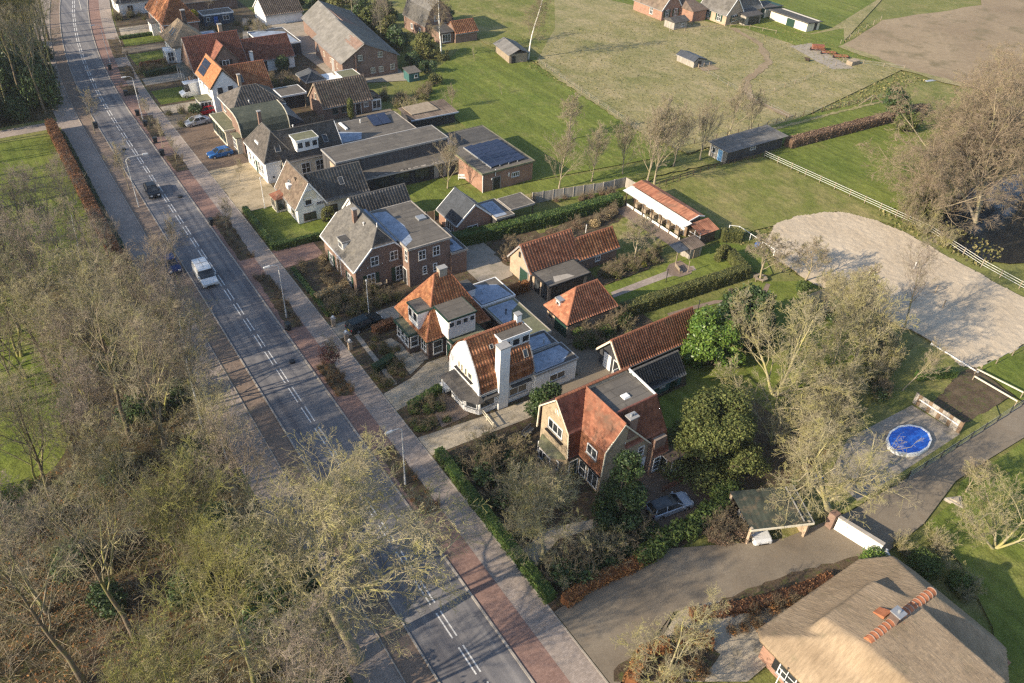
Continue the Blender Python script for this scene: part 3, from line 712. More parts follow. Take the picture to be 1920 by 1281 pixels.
def barge(H, pts, mat='white', w=0.10, h=0.22, name='bargeboard'):
    m = MB()
    for a, b in zip(pts, pts[1:]): m.beam(a, b, w, h)
    return H.part(name, m, mat)

def flat_roof(H, x0, x1, y0, y1, z, mat='bitumen', trim='grey_trim', edge=0.12, over=0.12, name='flat_roof'):
    r = H.box(name, mat, x0 - over, x1 + over, y0 - over, y1 + over, z - 0.18, z)
    a, b, c, d = x0 - over - .02, x1 + over + .02, y0 - over - .02, y1 + over + .02
    m = MB().box(a, b, c, c + edge, z - .24, z + .06).box(a, b, d - edge, d, z - .24, z + .06)
    m.box(a, a + edge, c + edge, d - edge, z - .238, z + .058).box(b - edge, b, c + edge, d - edge, z - .238, z + .058)
    H.part('roof_edge', m, trim, sub=r)
    return r

def frost(H, pts, z):
    return H.part('frost_patch', MB().prism([(p[0], p[1], z - .004) for p in pts], [(p[0], p[1], z + .006) for p in pts]), 'frost')

FACE = {'S': (0, (0, -1)), 'E': (R(90), (1, 0)), 'N': (R(180), (0, 1)), 'W': (R(-90), (-1, 0))}
WCACHE = {}
def onwall(u, v, face, plane):
    d = AX.T @ np.array([u - CX, v - CY, FPX]); i = 0 if face in 'EW' else 1
    t = plane / d[i]; p = d * t
    return (p[1 - i], p[2] + CAM_H)

def win_meshes(w, h, nx, ny, fm, arch=False):
    k = (round(w, 2), round(h, 2), nx, ny, fm)
    if k not in WCACHE:
        pane = MB().box(-w/2 + .03, w/2 - .03, -.035, -.005, -h/2 + .03, h/2 - .03).mesh('window', M['glass'])
        f = MB(); t = 0.085; d0, d1 = -.08, 0.0
        f.box(-w/2, w/2, d0, d1, -h/2, -h/2 + t).box(-w/2, w/2, d0, d1, h/2 - t, h/2)
        f.box(-w/2, -w/2 + t, d0, d1, -h/2 + t, h/2 - t).box(w/2 - t, w/2, d0, d1, -h/2 + t, h/2 - t)
        for i in range(1, nx):
            x = -w/2 + w * i / nx; f.box(x - .035, x + .035, d0 + .008, d1, -h/2 + t, h/2 - t)
        for j in range(1, ny):
            z = -h/2 + h * j / ny; f.box(-w/2 + t, w/2 - t, d0 + .014, d1, z - .03, z + .03)
        frame = f.mesh('frame', M[fm])
        sill = MB().box(-w/2 - .08, w/2 + .08, -.16, 0, -h/2 - .09, -h/2 - .005).mesh('sill', M['grey_trim'])
        WCACHE[k] = (pane, frame, sill)
    return WCACHE[k]

def win(H, face, plane, a, z, w, h, nx=2, ny=1, frame='white', shut=None, sill=True, name='window', tall=False):
    """window centred at (a, z) on the wall plane"""
    rz, nrm = FACE[face]
    pane, fr, si = win_meshes(w, h, nx, ny, frame)
    loc = Vector((plane, a, z)) if face in 'EW' else Vector((a, plane, z))
    loc += Vector((nrm[0], nrm[1], 0)) * 0.004
    o = mesh_obj(name, pane, None, H.root, loc - H.o, rz)
    mesh_obj('frame', fr, None, o)
    if sill: mesh_obj('sill', si, None, o)
    if shut:
        for s in (-1, 1):
            b = s * (w / 2 + 0.30)
            mesh_obj('shutter', MB().box(b - .26, b + .26, -.06, 0, -h/2, h/2).mesh('shutter', M[shut]), None, o)
    return o

def winp(H, face, plane, u, v, w, h, nx=2, ny=1, **k):
    a, z = onwall(u, v, face, plane)
    return win(H, face, plane, a, max(z, h / 2 + .12), w, h, nx, ny, **k)

def door(H, face, plane, a, w=1.0, h=2.1, mat='dark_green', frame='white', z0=0.05):
    rz, nrm = FACE[face]
    loc = (Vector((plane, a, z0 + h/2)) if face in 'EW' else Vector((a, plane, z0 + h/2))) + Vector((nrm[0], nrm[1], 0)) * 0.004
    o = mesh_obj('door', MB().box(-w/2, w/2, -.05, 0, -h/2, h/2).mesh('door', M[mat]), None, H.root, loc - H.o, rz)
    f = MB().box(-w/2 - .09, -w/2 - .002, -.08, 0, -h/2, h/2 + .09).box(w/2 + .002, w/2 + .09, -.08, 0, -h/2, h/2 + .09).box(-w/2 - .002, w/2 + .002, -.08, 0, h/2 + .002, h/2 + .09)
    mesh_obj('frame', f.mesh('frame', M[frame]), None, o)
    mesh_obj('handle', MB().box(w/2 - .16, w/2 - .10, -.10, -.05, -.06, .06).mesh('handle', M['steel']), None, o)
    return o

def chimney(H, x, y, z0, z1, w=0.6, d=0.6, mat='brick_brown', cap='grey_trim', pots=0):
    c = H.box('chimney', mat, x - w/2, x + w/2, y - d/2, y + d/2, z0, z1)
    H.part('chimney_cap', MB().box(x - w/2 - .07, x + w/2 + .07, y - d/2 - .07, y + d/2 + .07, z1 + .002, z1 + .12), cap, sub=c)
    for i in range(pots):
        px = x + (i - (pots - 1) / 2) * 0.32
        H.part('chimney_pot', MB().bar((px, y, z1 + .1), (px, y, z1 + .45), .11, 8), 'zinc', sub=c)
    return c

def vent(H, x, y, z, h=0.5, mat='steel'):
    return H.part('vent_pipe', MB().bar((x, y, z - .2), (x, y, z + h), .07, 6).bar((x, y, z + h), (x, y, z + h + .12), .13, 6), mat)

def roof_window(H, c, eave, up, w, h):
    """skylight lying in a slope: centre, eave direction, upslope direction"""
    c = Vector(c); e = Vector(eave).normalized(); u = Vector(up).normalized(); n = e.cross(u)
    if n.z < 0: n = -n
    def quadbox(m, a, b, cc, d, h0, h1):
        pts = [c + e * a + u * cc, c + e * b + u * cc, c + e * b + u * d, c + e * a + u * d]
        m.prism([p + n * h0 for p in pts], [p + n * h1 for p in pts])
    g = MB(); quadbox(g, -w/2 + .06, w/2 - .06, -h/2 + .06, h/2 - .06, -.05, .10)
    o = H.part('roof_window', g, 'glass')
    f = MB(); quadbox(f, -w/2, w/2, -h/2, -h/2 + .06, -.05, .14); quadbox(f, -w/2, w/2, h/2 - .06, h/2, -.05, .14)
    quadbox(f, -w/2, -w/2 + .06, -h/2 + .06, h/2 - .06, -.05, .138); quadbox(f, w/2 - .06, w/2, -h/2 + .06, h/2 - .06, -.05, .138)
    H.part('frame', f, 'grey_trim', sub=o)
    return o

def solar(H, corners, nx, ny, gap=0.04, mat='panel'):
    """panels over a quad c00,c10,c11,c01; each panel is a part"""
    c = [Vector(p) for p in corners]
    n = (c[1] - c[0]).cross(c[3] - c[0]).normalized()
    if n.z < 0: n = -n
    def at(s, t): return c[0].lerp(c[1], s).lerp(c[3].lerp(c[2], s), t)
    for i in range(nx):
        for j in range(ny):
            w = gap / max(.5, (c[1] - c[0]).length); h = gap / max(.5, (c[3] - c[0]).length)
            q = [at(i / nx + w, j / ny + h), at((i + 1) / nx - w, j / ny + h), at((i + 1) / nx - w, (j + 1) / ny - h), at(i / nx + w, (j + 1) / ny - h)]
            p = H.part('solar_panel', MB().prism([a + n * .05 for a in q], [a + n * .09 for a in q]), mat)
            if i == 0 and j == 0: pass

def gable_body(H, axis, x0, x1, y0, y1, ze, zr, mat, xr=None, name='wall'):
    """solid walls with gables; ridge along axis"""
    if axis == 'y':
        xr = (x0 + x1) / 2 if xr is None else xr
        pr = [(x0, 0), (x1, 0), (x1, ze), (xr, zr), (x0, ze)]
        return H.part(name, MB().prism([(p[0], y0, p[1]) for p in pr], [(p[0], y1, p[1]) for p in pr]), mat)
    yr = (y0 + y1) / 2 if xr is None else xr
    pr = [(y0, 0), (y1, 0), (y1, ze), (yr, zr), (y0, ze)]
    return H.part(name, MB().prism([(x0, p[0], p[1]) for p in pr], [(x1, p[0], p[1]) for p in pr]), mat)

def gable_roof(H, axis, x0, x1, y0, y1, ze, zr, mat, sty='pan', r=None, over=0.3, gov=0.2, lift=0.06, cap=None, trim='white', gut='grey_trim', g0=True, g1=True):
    """two slopes on a gable_body, with ridge tiles, bargeboards and gutters"""
    if axis == 'y':
        xr = (x0 + x1) / 2 if r is None else r
        ya, yb = y0 - gov, y1 + gov
        sl = []
        for xe, sg in ((x0, -1), (x1, 1)):
            k = (zr - ze) / abs(xr - xe); xe2 = xe + sg * over; z2 = ze - over * k
            slope(H, [(xe2, ya, z2 + lift), (xe2, yb, z2 + lift), (xr, yb, zr + lift), (xr, ya, zr + lift)], mat, sty)
            if gut: gutter(H, (xe2 + sg * .05, ya, z2 - .02), (xe2 + sg * .05, yb, z2 - .02), gut)
            sl.append((xe2, z2))
        ridge(H, (xr, ya, zr + lift + .03), (xr, yb, zr + lift + .03), cap or mat)
        for yy, on in ((ya + .02, g0), (yb - .02, g1)):
            if on: barge(H, [(sl[0][0], yy, sl[0][1] - .03), (xr, yy, zr - .03), (sl[1][0], yy, sl[1][1] - .03)], trim)
    else:
        yr = (y0 + y1) / 2 if r is None else r
        xa, xb = x0 - gov, x1 + gov
        sl = []
        for ye, sg in ((y0, -1), (y1, 1)):
            k = (zr - ze) / abs(yr - ye); ye2 = ye + sg * over; z2 = ze - over * k
            slope(H, [(xa, ye2, z2 + lift), (xb, ye2, z2 + lift), (xb, yr, zr + lift), (xa, yr, zr + lift)], mat, sty)
            if gut: gutter(H, (xa, ye2 + sg * .05, z2 - .02), (xb, ye2 + sg * .05, z2 - .02), gut)
            sl.append((ye2, z2))
        ridge(H, (xa, yr, zr + lift + .03), (xb, yr, zr + lift + .03), cap or mat)
        for xx, on in ((xa + .02, g0), (xb - .02, g1)):
            if on: barge(H, [(xx, sl[0][0], sl[0][1] - .03), (xx, yr, zr - .03), (xx, sl[1][0], sl[1][1] - .03)], trim)

def hip_roof(H, x0, x1, y0, y1, ze, zr, a, b, mat, sty='pan', over=0.35, cap=None, gut='grey_trim'):
    """a, b: ridge ends"""
    X0, X1, Y0, Y1 = x0 - over, x1 + over, y0 - over, y1 + over
    A = Vector((a[0], a[1], zr)); B = Vector((b[0], b[1], zr))
    c = [Vector((X0, Y0, ze)), Vector((X1, Y0, ze)), Vector((X1, Y1, ze)), Vector((X0, Y1, ze))]
    if abs(A.x - B.x) >= abs(A.y - B.y):      # ridge along x, A west
        polys = [[c[0], c[1], B, A], [c[2], c[3], A, B], [c[3], c[0], A], [c[1], c[2], B]]
        hips = [(c[0], A), (c[3], A), (c[1], B), (c[2], B)]
    else:                                     # ridge along y, A south
        polys = [[c[3], c[0], A, B], [c[1], c[2], B, A], [c[0], c[1], A], [c[2], c[3], B]]
        hips = [(c[0], A), (c[1], A), (c[2], B), (c[3], B)]
    for p in polys: slope(H, p, mat, sty)
    for p, q in hips: ridge(H, p + Vector((0, 0, .04)), q + Vector((0, 0, .04)), cap or mat, .11, 'hip_tiles')
    if (A - B).length > .3: ridge(H, A + Vector((0, 0, .04)), B + Vector((0, 0, .04)), cap or mat)
    m = MB()
    for i in range(4): m.beam(c[i] - Vector((0, 0, .08)), c[(i + 1) % 4] - Vector((0, 0, .08)), .14, .14)
    H.part('gutter', m, gut)
    H.part('soffit', MB().box(X0 + .05, X1 - .05, Y0 + .05, Y1 - .05, ze - .16, ze - .06), 'white')

def dormer(H, face, x0, x1, y0, y1, z0, z1, wall='white', roof='bitumen', trim='white', n=3, wh=None, wz=None, ww=None):
    """flat roofed box dormer with a row of windows on its front face"""
    d = H.box('dormer', wall, x0, x1, y0, y1, z0, z1)
    rf = H.part('dormer_roof', MB().box(x0 - .12, x1 + .12, y0 - .12, y1 + .12, z1 + .002, z1 + .16), roof, sub=d)
    m = MB(); a, b, c, e = x0 - .15, x1 + .15, y0 - .15, y1 + .15
    m.box(a, b, c, c + .08, z1 - .04, z1 + .19).box(a, b, e - .08, e, z1 - .04, z1 + .19).box(a, a + .08, c + .08, e - .08, z1 - .038, z1 + .188).box(b - .08, b, c + .08, e - .08, z1 - .038, z1 + .188)
    H.part('dormer_trim', m, trim, sub=d)
    plane = {'S': y0, 'W': x0, 'N': y1, 'E': x1}[face]
    lo, hi = (x0, x1) if face in 'SN' else (y0, y1)
    wh = wh or (z1 - z0) * .6; wz = wz or z1 - wh / 2 - .15; ww = ww or (hi - lo) / n * .84
    for i in range(n):
        win(H, face, plane, lo + (hi - lo) * (i + .5) / n, wz, ww, wh, 1, 1, sill=False)
    return d
# ------------------------------------------------------------------ the row of houses, south to north
def zz(x0, y0, s): return lambda x, y: (x0 + x / s, y0 + y / s)

# --- ochre gabled house with mansard roofs
H = House('gabled_house', 'ochre roughcast house with red mansard tiles and a flat felt roof top', 'house', (41, 41))
H.part('wall', MB().prism([(36.7, p[0], p[1]) for p in [(41.0, 0), (45.7, 0), (45.7, 6.2), (43.4, 8.75), (41.2, 6.1)]],
                          [(45.3, p[0], p[1]) for p in [(41.0, 0), (45.7, 0), (45.7, 6.2), (43.4, 8.75), (41.2, 6.1)]]), 'ochre_wall')
H.part('wall', MB().prism([(p[0], 37.6, p[1]) for p in [(38.1, 0), (44.1, 0), (44.1, 4.0), (40.0, 8.6), (38.1, 6.0)]],
                          [(p[0], 41.1, p[1]) for p in [(38.1, 0), (44.1, 0), (44.1, 4.0), (40.0, 8.6), (38.1, 6.0)]]), 'ochre_wall')
H.box('wall', 'brick_brown', 44.0, 45.5, 36.8, 41.1, 0, 5.0); H.box('wall', 'ochre_wall', 40.2, 45.28, 39.4, 43.2, 5.0, 8.42)
H.box('flat_roof', 'bitumen', 40.2, 45.4, 39.15, 43.3, 8.42, 8.56)
slope(H, [(36.45, 41.05, 6.2), (38.0, 41.05, 6.2), (40.0, 43.4, 8.92), (36.45, 43.4, 8.92)], 'tile_red', 'flat')
slope(H, [(36.45, 40.80, 3.0), (38.0, 40.80, 3.0), (38.0, 41.05, 6.2), (36.45, 41.05, 6.2)], 'tile_red', 'flat')
slope(H, [(37.98, 37.3, 6.15), (37.98, 41.1, 6.15), (40.0, 43.4, 8.9), (40.0, 37.3, 8.9)], 'tile_rust', 'slate')
slope(H, [(37.80, 37.35, 2.95), (37.80, 41.0, 2.95), (37.98, 41.0, 6.15), (37.98, 37.35, 6.15)], 'tile_terracotta', 'slate')
slope(H, [(36.45, 45.95, 6.2), (45.4, 45.95, 6.2), (45.4, 43.4, 8.92), (36.45, 43.4, 8.92)], 'tile_red', 'flat')
slope(H, [(36.45, 46.1, 3.0), (45.4, 46.1, 3.0), (45.4, 45.95, 6.2), (36.45, 45.95, 6.2)], 'tile_red', 'flat')
slope(H, [(44.3, 37.3, 3.95), (44.3, 39.2, 3.95), (40.0, 39.2, 8.86), (40.0, 37.3, 8.86)], 'tile_red', 'flat')
slope(H, [(40.6, 37.35, 5.2), (45.9, 37.35, 5.2), (45.4, 39.12, 8.66), (40.2, 39.12, 8.66)], 'tile_red', 'flat')
slope(H, [(43.9, 36.55, 2.95), (45.9, 36.55, 2.95), (45.9, 37.35, 5.2), (43.9, 37.35, 5.2)], 'tile_red', 'flat')
slope(H, [(45.95, 36.6, 2.95), (45.95, 41.0, 2.95), (45.6, 39.2, 8.6), (45.9, 37.35, 5.2)], 'tile_red', 'flat')
ridge(H, (36.4, 43.4, 8.97), (45.4, 43.4, 8.97), 'tile_orange', .14)
ridge(H, (40.0, 37.3, 8.95), (40.0, 43.3, 8.97), 'tile_terracotta', .09)
ridge(H, (40.2, 39.12, 8.7), (45.4, 39.12, 8.7), 'tile_red', .10)
barge(H, [(36.5, 40.85, 3.1), (36.5, 41.1, 6.1), (36.5, 43.4, 8.8), (36.5, 45.9, 6.1), (36.5, 46.05, 3.1)], 'cream', .14, .14)
barge(H, [(45.42, 39.2, 8.62), (45.42, 43.35, 8.9)], 'white', .14, .2)
barge(H, [(37.9, 37.32, 3.0), (38.0, 37.32, 6.1), (40, 37.32, 8.75), (44.3, 37.32, 3.9)], 'cream', .1, .14)
gutter(H, (37.7, 37.3, 2.9), (37.7, 41.0, 2.9), 'black'); gutter(H, (36.4, 40.7, 2.95), (37.75, 40.7, 2.95), 'black')
chimney(H, 41.3, 37.9, 6.2, 8.75, 1.0, 0.7, 'brick_brown', 'grey_trim', 2)
H.part('skylight', MB().prism([(42.3, 40.2, 8.56), (43.1, 40.2, 8.56), (43.1, 40.9, 8.56), (42.3, 40.9, 8.56)], [(42.38, 40.28, 8.74), (43.02, 40.28, 8.74), (43.02, 40.82, 8.74), (42.38, 40.82, 8.74)]), 'white')
q = zz(1000, 680, 5.34)
winp(H, 'W', 36.7, *q(225, 655), 2.3, 1.25, 3, 1, shut=None)
H.box('sill_beam', 'black', 36.4, 36.7, 42.0, 44.7, 3.9, 4.0)
winp(H, 'W', 37.86, *q(590, 890), 1.5, 1.2, 2, 1)
b = H.part('bay_window', MB().prism([(36.7, 41.5, .1), (36.7, 45.3, .1), (35.7, 44.4, .1), (35.7, 42.4, .1)], [(36.7, 41.5, 2.3), (36.7, 45.3, 2.3), (35.7, 44.4, 2.3), (35.7, 42.4, 2.3)]), 'ochre_wall')
H.part('bay_roof', MB().prism([(36.7, 41.3, 2.3), (36.7, 45.5, 2.3), (35.55, 44.5, 2.3), (35.55, 42.3, 2.3)], [(36.7, 41.5, 2.62), (36.7, 45.3, 2.62), (36.1, 44.4, 2.5), (36.1, 42.4, 2.5)]), 'bitumen_green', sub=b)
win(H, 'W', 35.7, 43.4, 1.35, 1.9, 1.3, 3, 1)
for y0 in (41.95, 44.85):
    win(H, 'W', 36.15, y0, 1.35, .6, 1.3, 1, 1)
win(H, 'W', 38.08, 40.2, 1.35, 1.1, 2.0, 1, 2, sill=False); win(H, 'W', 38.08, 38.6, 1.4, 1.5, 1.9, 2, 1, sill=False)
door(H, 'S', 40.98, 37.4, .9, 2.1, 'dark_green')
winp(H, 'S', 37.6, 1201, 845, .8, 1.2, 1, 2); win(H, 'S', 37.6, 40.2, 1.5, 1.4, 1.4, 2, 1)
win(H, 'S', 36.8, 44.75, 1.5, .9, 1.8, 1, 3); door(H, 'S', 37.6, 43.3, 1.0, 2.1, 'white')
H.box('porch', 'brick_brown', 45.5, 48.0, 35.7, 38.0, 0, 2.45); H.part('porch_roof', MB().box(45.3, 48.4, 35.45, 38.1, 2.45, 2.62), 'tile_brown')
win(H, 'W', 45.5, 36.5, 1.5, .9, 1.5, 1, 1); win(H, 'S', 35.7, 46.75, 1.5, 1.9, 1.5, 2, 1)
H.part('iron_anchors', MB().box(36.66, 36.69, 43.25, 43.33, 6.9, 7.5).box(36.66, 36.69, 43.5, 43.58, 6.9, 7.5).box(36.66, 36.69, 43.0, 43.08, 6.9, 7.4), 'white')
H.box('wall_anchor', 'white', 40.6, 40.68, 37.56, 37.59, 5.2, 5.9); H.box('wall_anchor', 'white', 42.3, 42.38, 37.56, 37.59, 4.9, 5.6)
m = MB()
for i in range(14): m.box(43.6 + i * .21, 43.66 + i * .21, 34.35, 34.41, 0, .95)
m.box(43.5, 46.5, 34.33, 34.43, .8, .88); H.part('railing', m, 'tile_terracotta')

# --- white curved-gable house
H = House('white_house', 'white plastered house with a bulging orange tiled gable and tall white chimney', 'house', (37.5, 56))
prof = [(56.2, 8.45), (55.2, 7.25), (54.35, 6.1), (53.65, 4.9), (53.3, 3.95), (53.2, 3.1)]
prn = [(2 * 56.35 - p[0] + (.15 if i else -.15), p[1]) for i, p in enumerate(prof)]
ring = [(53.2, 0)] + [(p[0], p[1] - .06) for p in reversed(prof)] + [(p[0], p[1] - .06) for p in prn[1:]] + [(59.65, 0)]
H.part('wall', MB().prism([(34.0, p[0], p[1]) for p in ring], [(41.0, p[0], p[1]) for p in ring]), 'white_wall')
for pr_ in (prof, prn):
    for a, b in zip(pr_, pr_[1:]):
        slope(H, [(33.9, b[0], b[1]), (41.1, b[0], b[1]), (41.1, a[0], a[1]), (33.9, a[0], a[1])], 'tile_orange', 'pan')
ridge(H, (33.9, 56.2, 8.5), (41.1, 56.2, 8.5), 'tile_orange', .14)
for xx in (33.93, 41.07):
    barge(H, [(xx, p[0], p[1] - .08) for p in reversed(prof)], 'grey_trim' if xx > 40 else 'white_wall', .16, .34)
chimney(H, 36.85, 53.25, 0, 8.5, 1.25, 0.95, 'white_wall', 'grey_trim')
chimney(H, 40.7, 56.3, 7.9, 9.25, .6, .6, 'white_wall', 'grey_trim')
dormer(H, 'S', 37.55, 41.2, 54.55, 56.3, 6.5, 7.95, 'white', 'bitumen', 'white', 3, 1.0, 7.2)
gutter(H, (34, 53.05, 3.0), (41, 53.05, 3.0), 'grey_trim')
roof_window(H, (36.6, 55.15, 7.25), (1, 0, 0), (0, .64, .77), .45, .5); roof_window(H, (40.3, 54.0, 5.6), (1, 0, 0), (0, .5, .86), .6, .9)
q = zz(820, 580, 6.1)
for u, v, w, h in ((255, 625, .35, .9), (288, 668, .4, 1.05), (328, 712, .4, 1.05), (377, 762, .75, .8)):
    winp(H, 'W', 34.0, *q(u, v), w, h, 1, 1, frame='cream', sill=False)
H.box('window_ledge', 'black', 33.7, 34.0, 54.5, 58.0, 3.62, 3.74)
bay = [(33.1, 54.6), (33.1, 57.6), (34.0, 57.6), (34.0, 53.2)]
b = H.part('bay_window', MB().prism([(33.0, 54.7, 0), (34.02, 53.22, 0), (34.02, 57.8, 0), (33.0, 57.4, 0)], [(33.0, 54.7, 2.4), (34.02, 53.22, 2.4), (34.02, 57.8, 2.4), (33.0, 57.4, 2.4)]), 'white_wall')
H.part('bay_roof', MB().prism([(32.2, 54.2, 2.42), (33.4, 52.5, 2.42), (34.1, 52.5, 2.42), (34.1, 58.9, 2.42), (32.2, 58.7, 2.42)], [(32.9, 54.6, 2.72), (33.7, 53.2, 2.72), (34.1, 53.2, 2.9), (34.1, 58.5, 2.9), (32.9, 58.3, 2.72)]), 'tile_dark', sub=b)
win(H, 'W', 33.0, 56.0, 1.5, 2.2, 1.2, 2, 1); 
o = win(H, 'S', 53.9, 33.45, 1.5, 1.35, 1.2, 1, 1); o.rotation_euler = (0, 0, R(-56))
o.location = Vector((33.49, 53.95, 1.5)) - H.o
H.box('porch_post', 'white', 32.35, 32.5, 58.3, 58.45, 0, 2.42); H.box('porch_step', 'white', 32.6, 33.9, 58.0, 59.4, .3, .75)
win(H, 'S', 53.2, 35.0, 1.5, 1.9, 1.1, 1, 1); win(H, 'S', 53.2, 39.0, 1.55, 2.4, 1.1, 2, 1)
H.box('awning_slab', 'bitumen_dark', 34.3, 36.2, 52.6, 53.2, 2.45, 2.55); H.box('awning_slab', 'bitumen_dark', 38.0, 40.6, 52.75, 53.2, 2.5, 2.6)
H.box('rear_wing', 'white_wall', 41.0, 46.7, 52.7, 57.6, 0, 3.0); flat_roof(H, 41.0, 46.7, 52.7, 55.8, 3.2, 'bitumen_dark'); flat_roof(H, 41.2, 46.2, 56.1, 58.6, 3.35, 'bitumen_dark')
H.box('rear_wing', 'white_wall', 42, 46.0, 56.0, 58.5, 0, 3.1)
frost(H, [(41.2, 52.9), (44.9, 52.9), (46.5, 54.0), (46.3, 55.6), (41.2, 55.6)], 3.2); frost(H, [(41.4, 56.3), (45.6, 56.2), (46.0, 58.2), (41.4, 58.4)], 3.35)
win(H, 'S', 52.7, 44.0, 1.7, 2.2, 1.0, 2, 1); vent(H, 44.8, 56.6, 3.4)

# --- dark brick house with the orange pyramid roof
H = House('pyramid_roof_house', 'dark brick house under a steep orange hipped roof with white dormers', 'house', (38, 68))
H.box('wall', 'brick_dark', 33.9, 41.8, 64.3, 71.6, 0, 3.0)
hip_roof(H, 33.9, 41.8, 64.3, 71.6, 3.0, 9.0, (36.9, 67.9), (38.7, 67.9), 'tile_orange', 'pan', .35, None, 'dark_green')
chimney(H, 37.9, 67.9, 8.2, 9.6, 1.0, .7, 'concrete', 'grey_trim', 0)
dormer(H, 'S', 35.7, 39.3, 62.7, 66.0, 3.45, 6.05, 'white', 'bitumen', 'dark_green', 4, .8, 5.4)
H.box('side_bay', 'brick_dark', 36.2, 40.0, 62.5, 64.4, 0, 3.0); flat_roof(H, 36.0, 40.2, 62.2, 64.2, 3.25, 'bitumen_green', 'dark_green')
dormer(H, 'W', 33.5, 36.2, 65.85, 68.15, 3.7, 6.0, 'white', 'bitumen', 'dark_green', 2, 1.3, 5.1)
H.box('bay_window', 'brick_dark', 32.5, 33.95, 66.3, 69.4, 0, 2.9); flat_roof(H, 32.4, 33.9, 66.2, 69.6, 3.05, 'bitumen_green', 'dark_green')
for y in (66.85, 67.85, 68.85): win(H, 'W', 32.5, y, 1.85, .85, 1.5, 1, 2)
win(H, 'S', 66.3, 33.15, 1.85, 1.05, 1.5, 1, 2); win(H, 'W', 33.9, 65.3, 1.7, 1.2, 1.6, 2, 2); win(H, 'S', 64.3, 35.15, 1.6, 1.25, 1.9, 1, 2); door(H, 'W', 36.2, 63.4, .9, 2.2, 'dark_green'); win(H, 'E', 41.8, 66.5, 1.6, 1.2, 1.4, 2, 1)
H.box('doorstep', 'concrete', 32.6, 33.9, 64.4, 66.0, 0, .25)
H.box('rear_wing', 'brick_dark', 41.8, 47.5, 67.0, 71.2, 0, 2.85); flat_roof(H, 42.8, 47.6, 66.9, 71.3, 3.0, 'bitumen', 'white')
frost(H, [(43.0, 67.1), (47.4, 67.1), (47.0, 69.9), (44.6, 71.2), (43.0, 71.2)], 3.0); H.box('wall', 'white', 41.7, 43.3, 69.2, 71.2, 3.0, 4.1); H.box('lean_to_roof', 'bitumen_dark', 41.6, 43.4, 69.1, 71.3, 4.1, 4.22)
win(H, 'S', 67.0, 45.5, 2.72, 2.6, .22, 4, 1, sill=False)
H = House('flat_garage', 'long flat-roofed garage with mossy felt and patches of frost', 'garage', (45.2, 62.7))
H.box('wall', 'brick_dark', 43.2, 47.2, 58.9, 66.6, 0, 2.6); flat_roof(H, 43.1, 47.3, 58.7, 66.6, 2.8, 'bitumen_green', 'kerb')
frost(H, [(43.3, 62.4), (44.6, 62.9), (45.6, 64.4), (47.0, 65.2), (47.0, 66.4), (43.3, 66.4)], 2.8); vent(H, 44.6, 64.2, 2.9, .5, 'black'); door(H, 'E', 47.2, 61, 1.0, 2.0, 'dark_green'); win(H, 'E', 47.2, 64, 1.5, 1.4, .8, 2, 1)

# --- brick farmhouse
H = House('brick_farmhouse', 'brown brick farmhouse with grey half-hipped roof and a flat-roofed rear block', 'house', (38, 85))
pr_ = [(32.6, 0), (40.6, 0), (40.6, 3.6), (38.2, 6.2), (35.0, 6.2), (32.6, 3.6)]
H.part('wall', MB().prism([(p[0], 81.0, p[1]) for p in pr_], [(p[0], 91.2, p[1]) for p in pr_]), 'brick_brown')
for sg, xe, xm in ((-1, 32.3, 35.0), (1, 40.9, 38.2)):
    slope(H, [(xe, 80.7, 3.42), (xe, 91.5, 3.42), (xm, 91.5, 6.28), (36.6, 89.7, 8.0), (36.6, 82.3, 8.0), (xm, 80.7, 6.28)], 'slate', 'slate')
slope(H, [(35.0, 80.7, 6.28), (38.2, 80.7, 6.28), (36.6, 82.3, 8.0)], 'tile_dark', 'flat'); slope(H, [(35.0, 91.5, 6.28), (38.2, 91.5, 6.28), (36.6, 89.7, 8.0)], 'tile_dark', 'flat')
ridge(H, (36.6, 82.3, 8.03), (36.6, 89.7, 8.03), 'slate', .10)
for xm in (35.0, 38.2): ridge(H, (xm, 80.7, 6.3), (36.6, 82.3, 8.03), 'slate', .08, 'hip_tiles')
barge(H, [(32.3, 80.72, 3.35), (35.0, 80.72, 6.2), (38.2, 80.72, 6.2), (40.5, 80.72, 3.7)], 'white', .12, .18); barge(H, [(32.3, 91.48, 3.35), (35.0, 91.48, 6.2)], 'white', .12, .18)
gutter(H, (32.22, 80.7, 3.35), (32.22, 91.5, 3.35), 'white')
H.part('finial', MB().bar((36.6, 82.3, 8.0), (36.6, 82.3, 8.7), .06, 6), 'white')
H.box('rear_block', 'brick_brown', 39.1, 45.2, 78.7, 89.6, 0, 5.8); flat_roof(H, 39.1, 45.2, 78.7, 89.6, 6.0, 'bitumen', 'kerb', .15, .2)
frost(H, [(39.1, 79.4), (40.6, 80.4), (41.4, 84.2), (41.0, 88.8), (39.1, 89.3)], 6.0); H.box('roof_infill', 'bitumen_dark', 38.25, 38.96, 80.95, 91.0, 5.9, 5.985); frost(H, [(38.3, 81.2), (38.9, 81.2), (38.9, 90.8), (38.3, 90.8)], 5.985)
H.part('roof_hatch', MB().box(43.6, 44.8, 84.2, 85.3, 6.0, 6.28), 'zinc')
H.box('rear_annex', 'brick_brown', 45.2, 47.6, 78.4, 84.6, 0, 3.4); flat_roof(H, 45.35, 47.6, 78.4, 84.6, 3.6, 'bitumen_dark', 'kerb'); frost(H, [(45.5, 78.7), (47.2, 78.7), (47.2, 84.2), (45.5, 84.2)], 3.6); H.box('roof_light', 'black', 45.9, 46.6, 80.3, 81.2, 3.62, 3.75)
q = zz(590, 370, 6.4)
for u, v in ((718, 765), (950, 695)): winp(H, 'S', 81.0, *q(u, v), 1.15, 1.35, 2, 2)
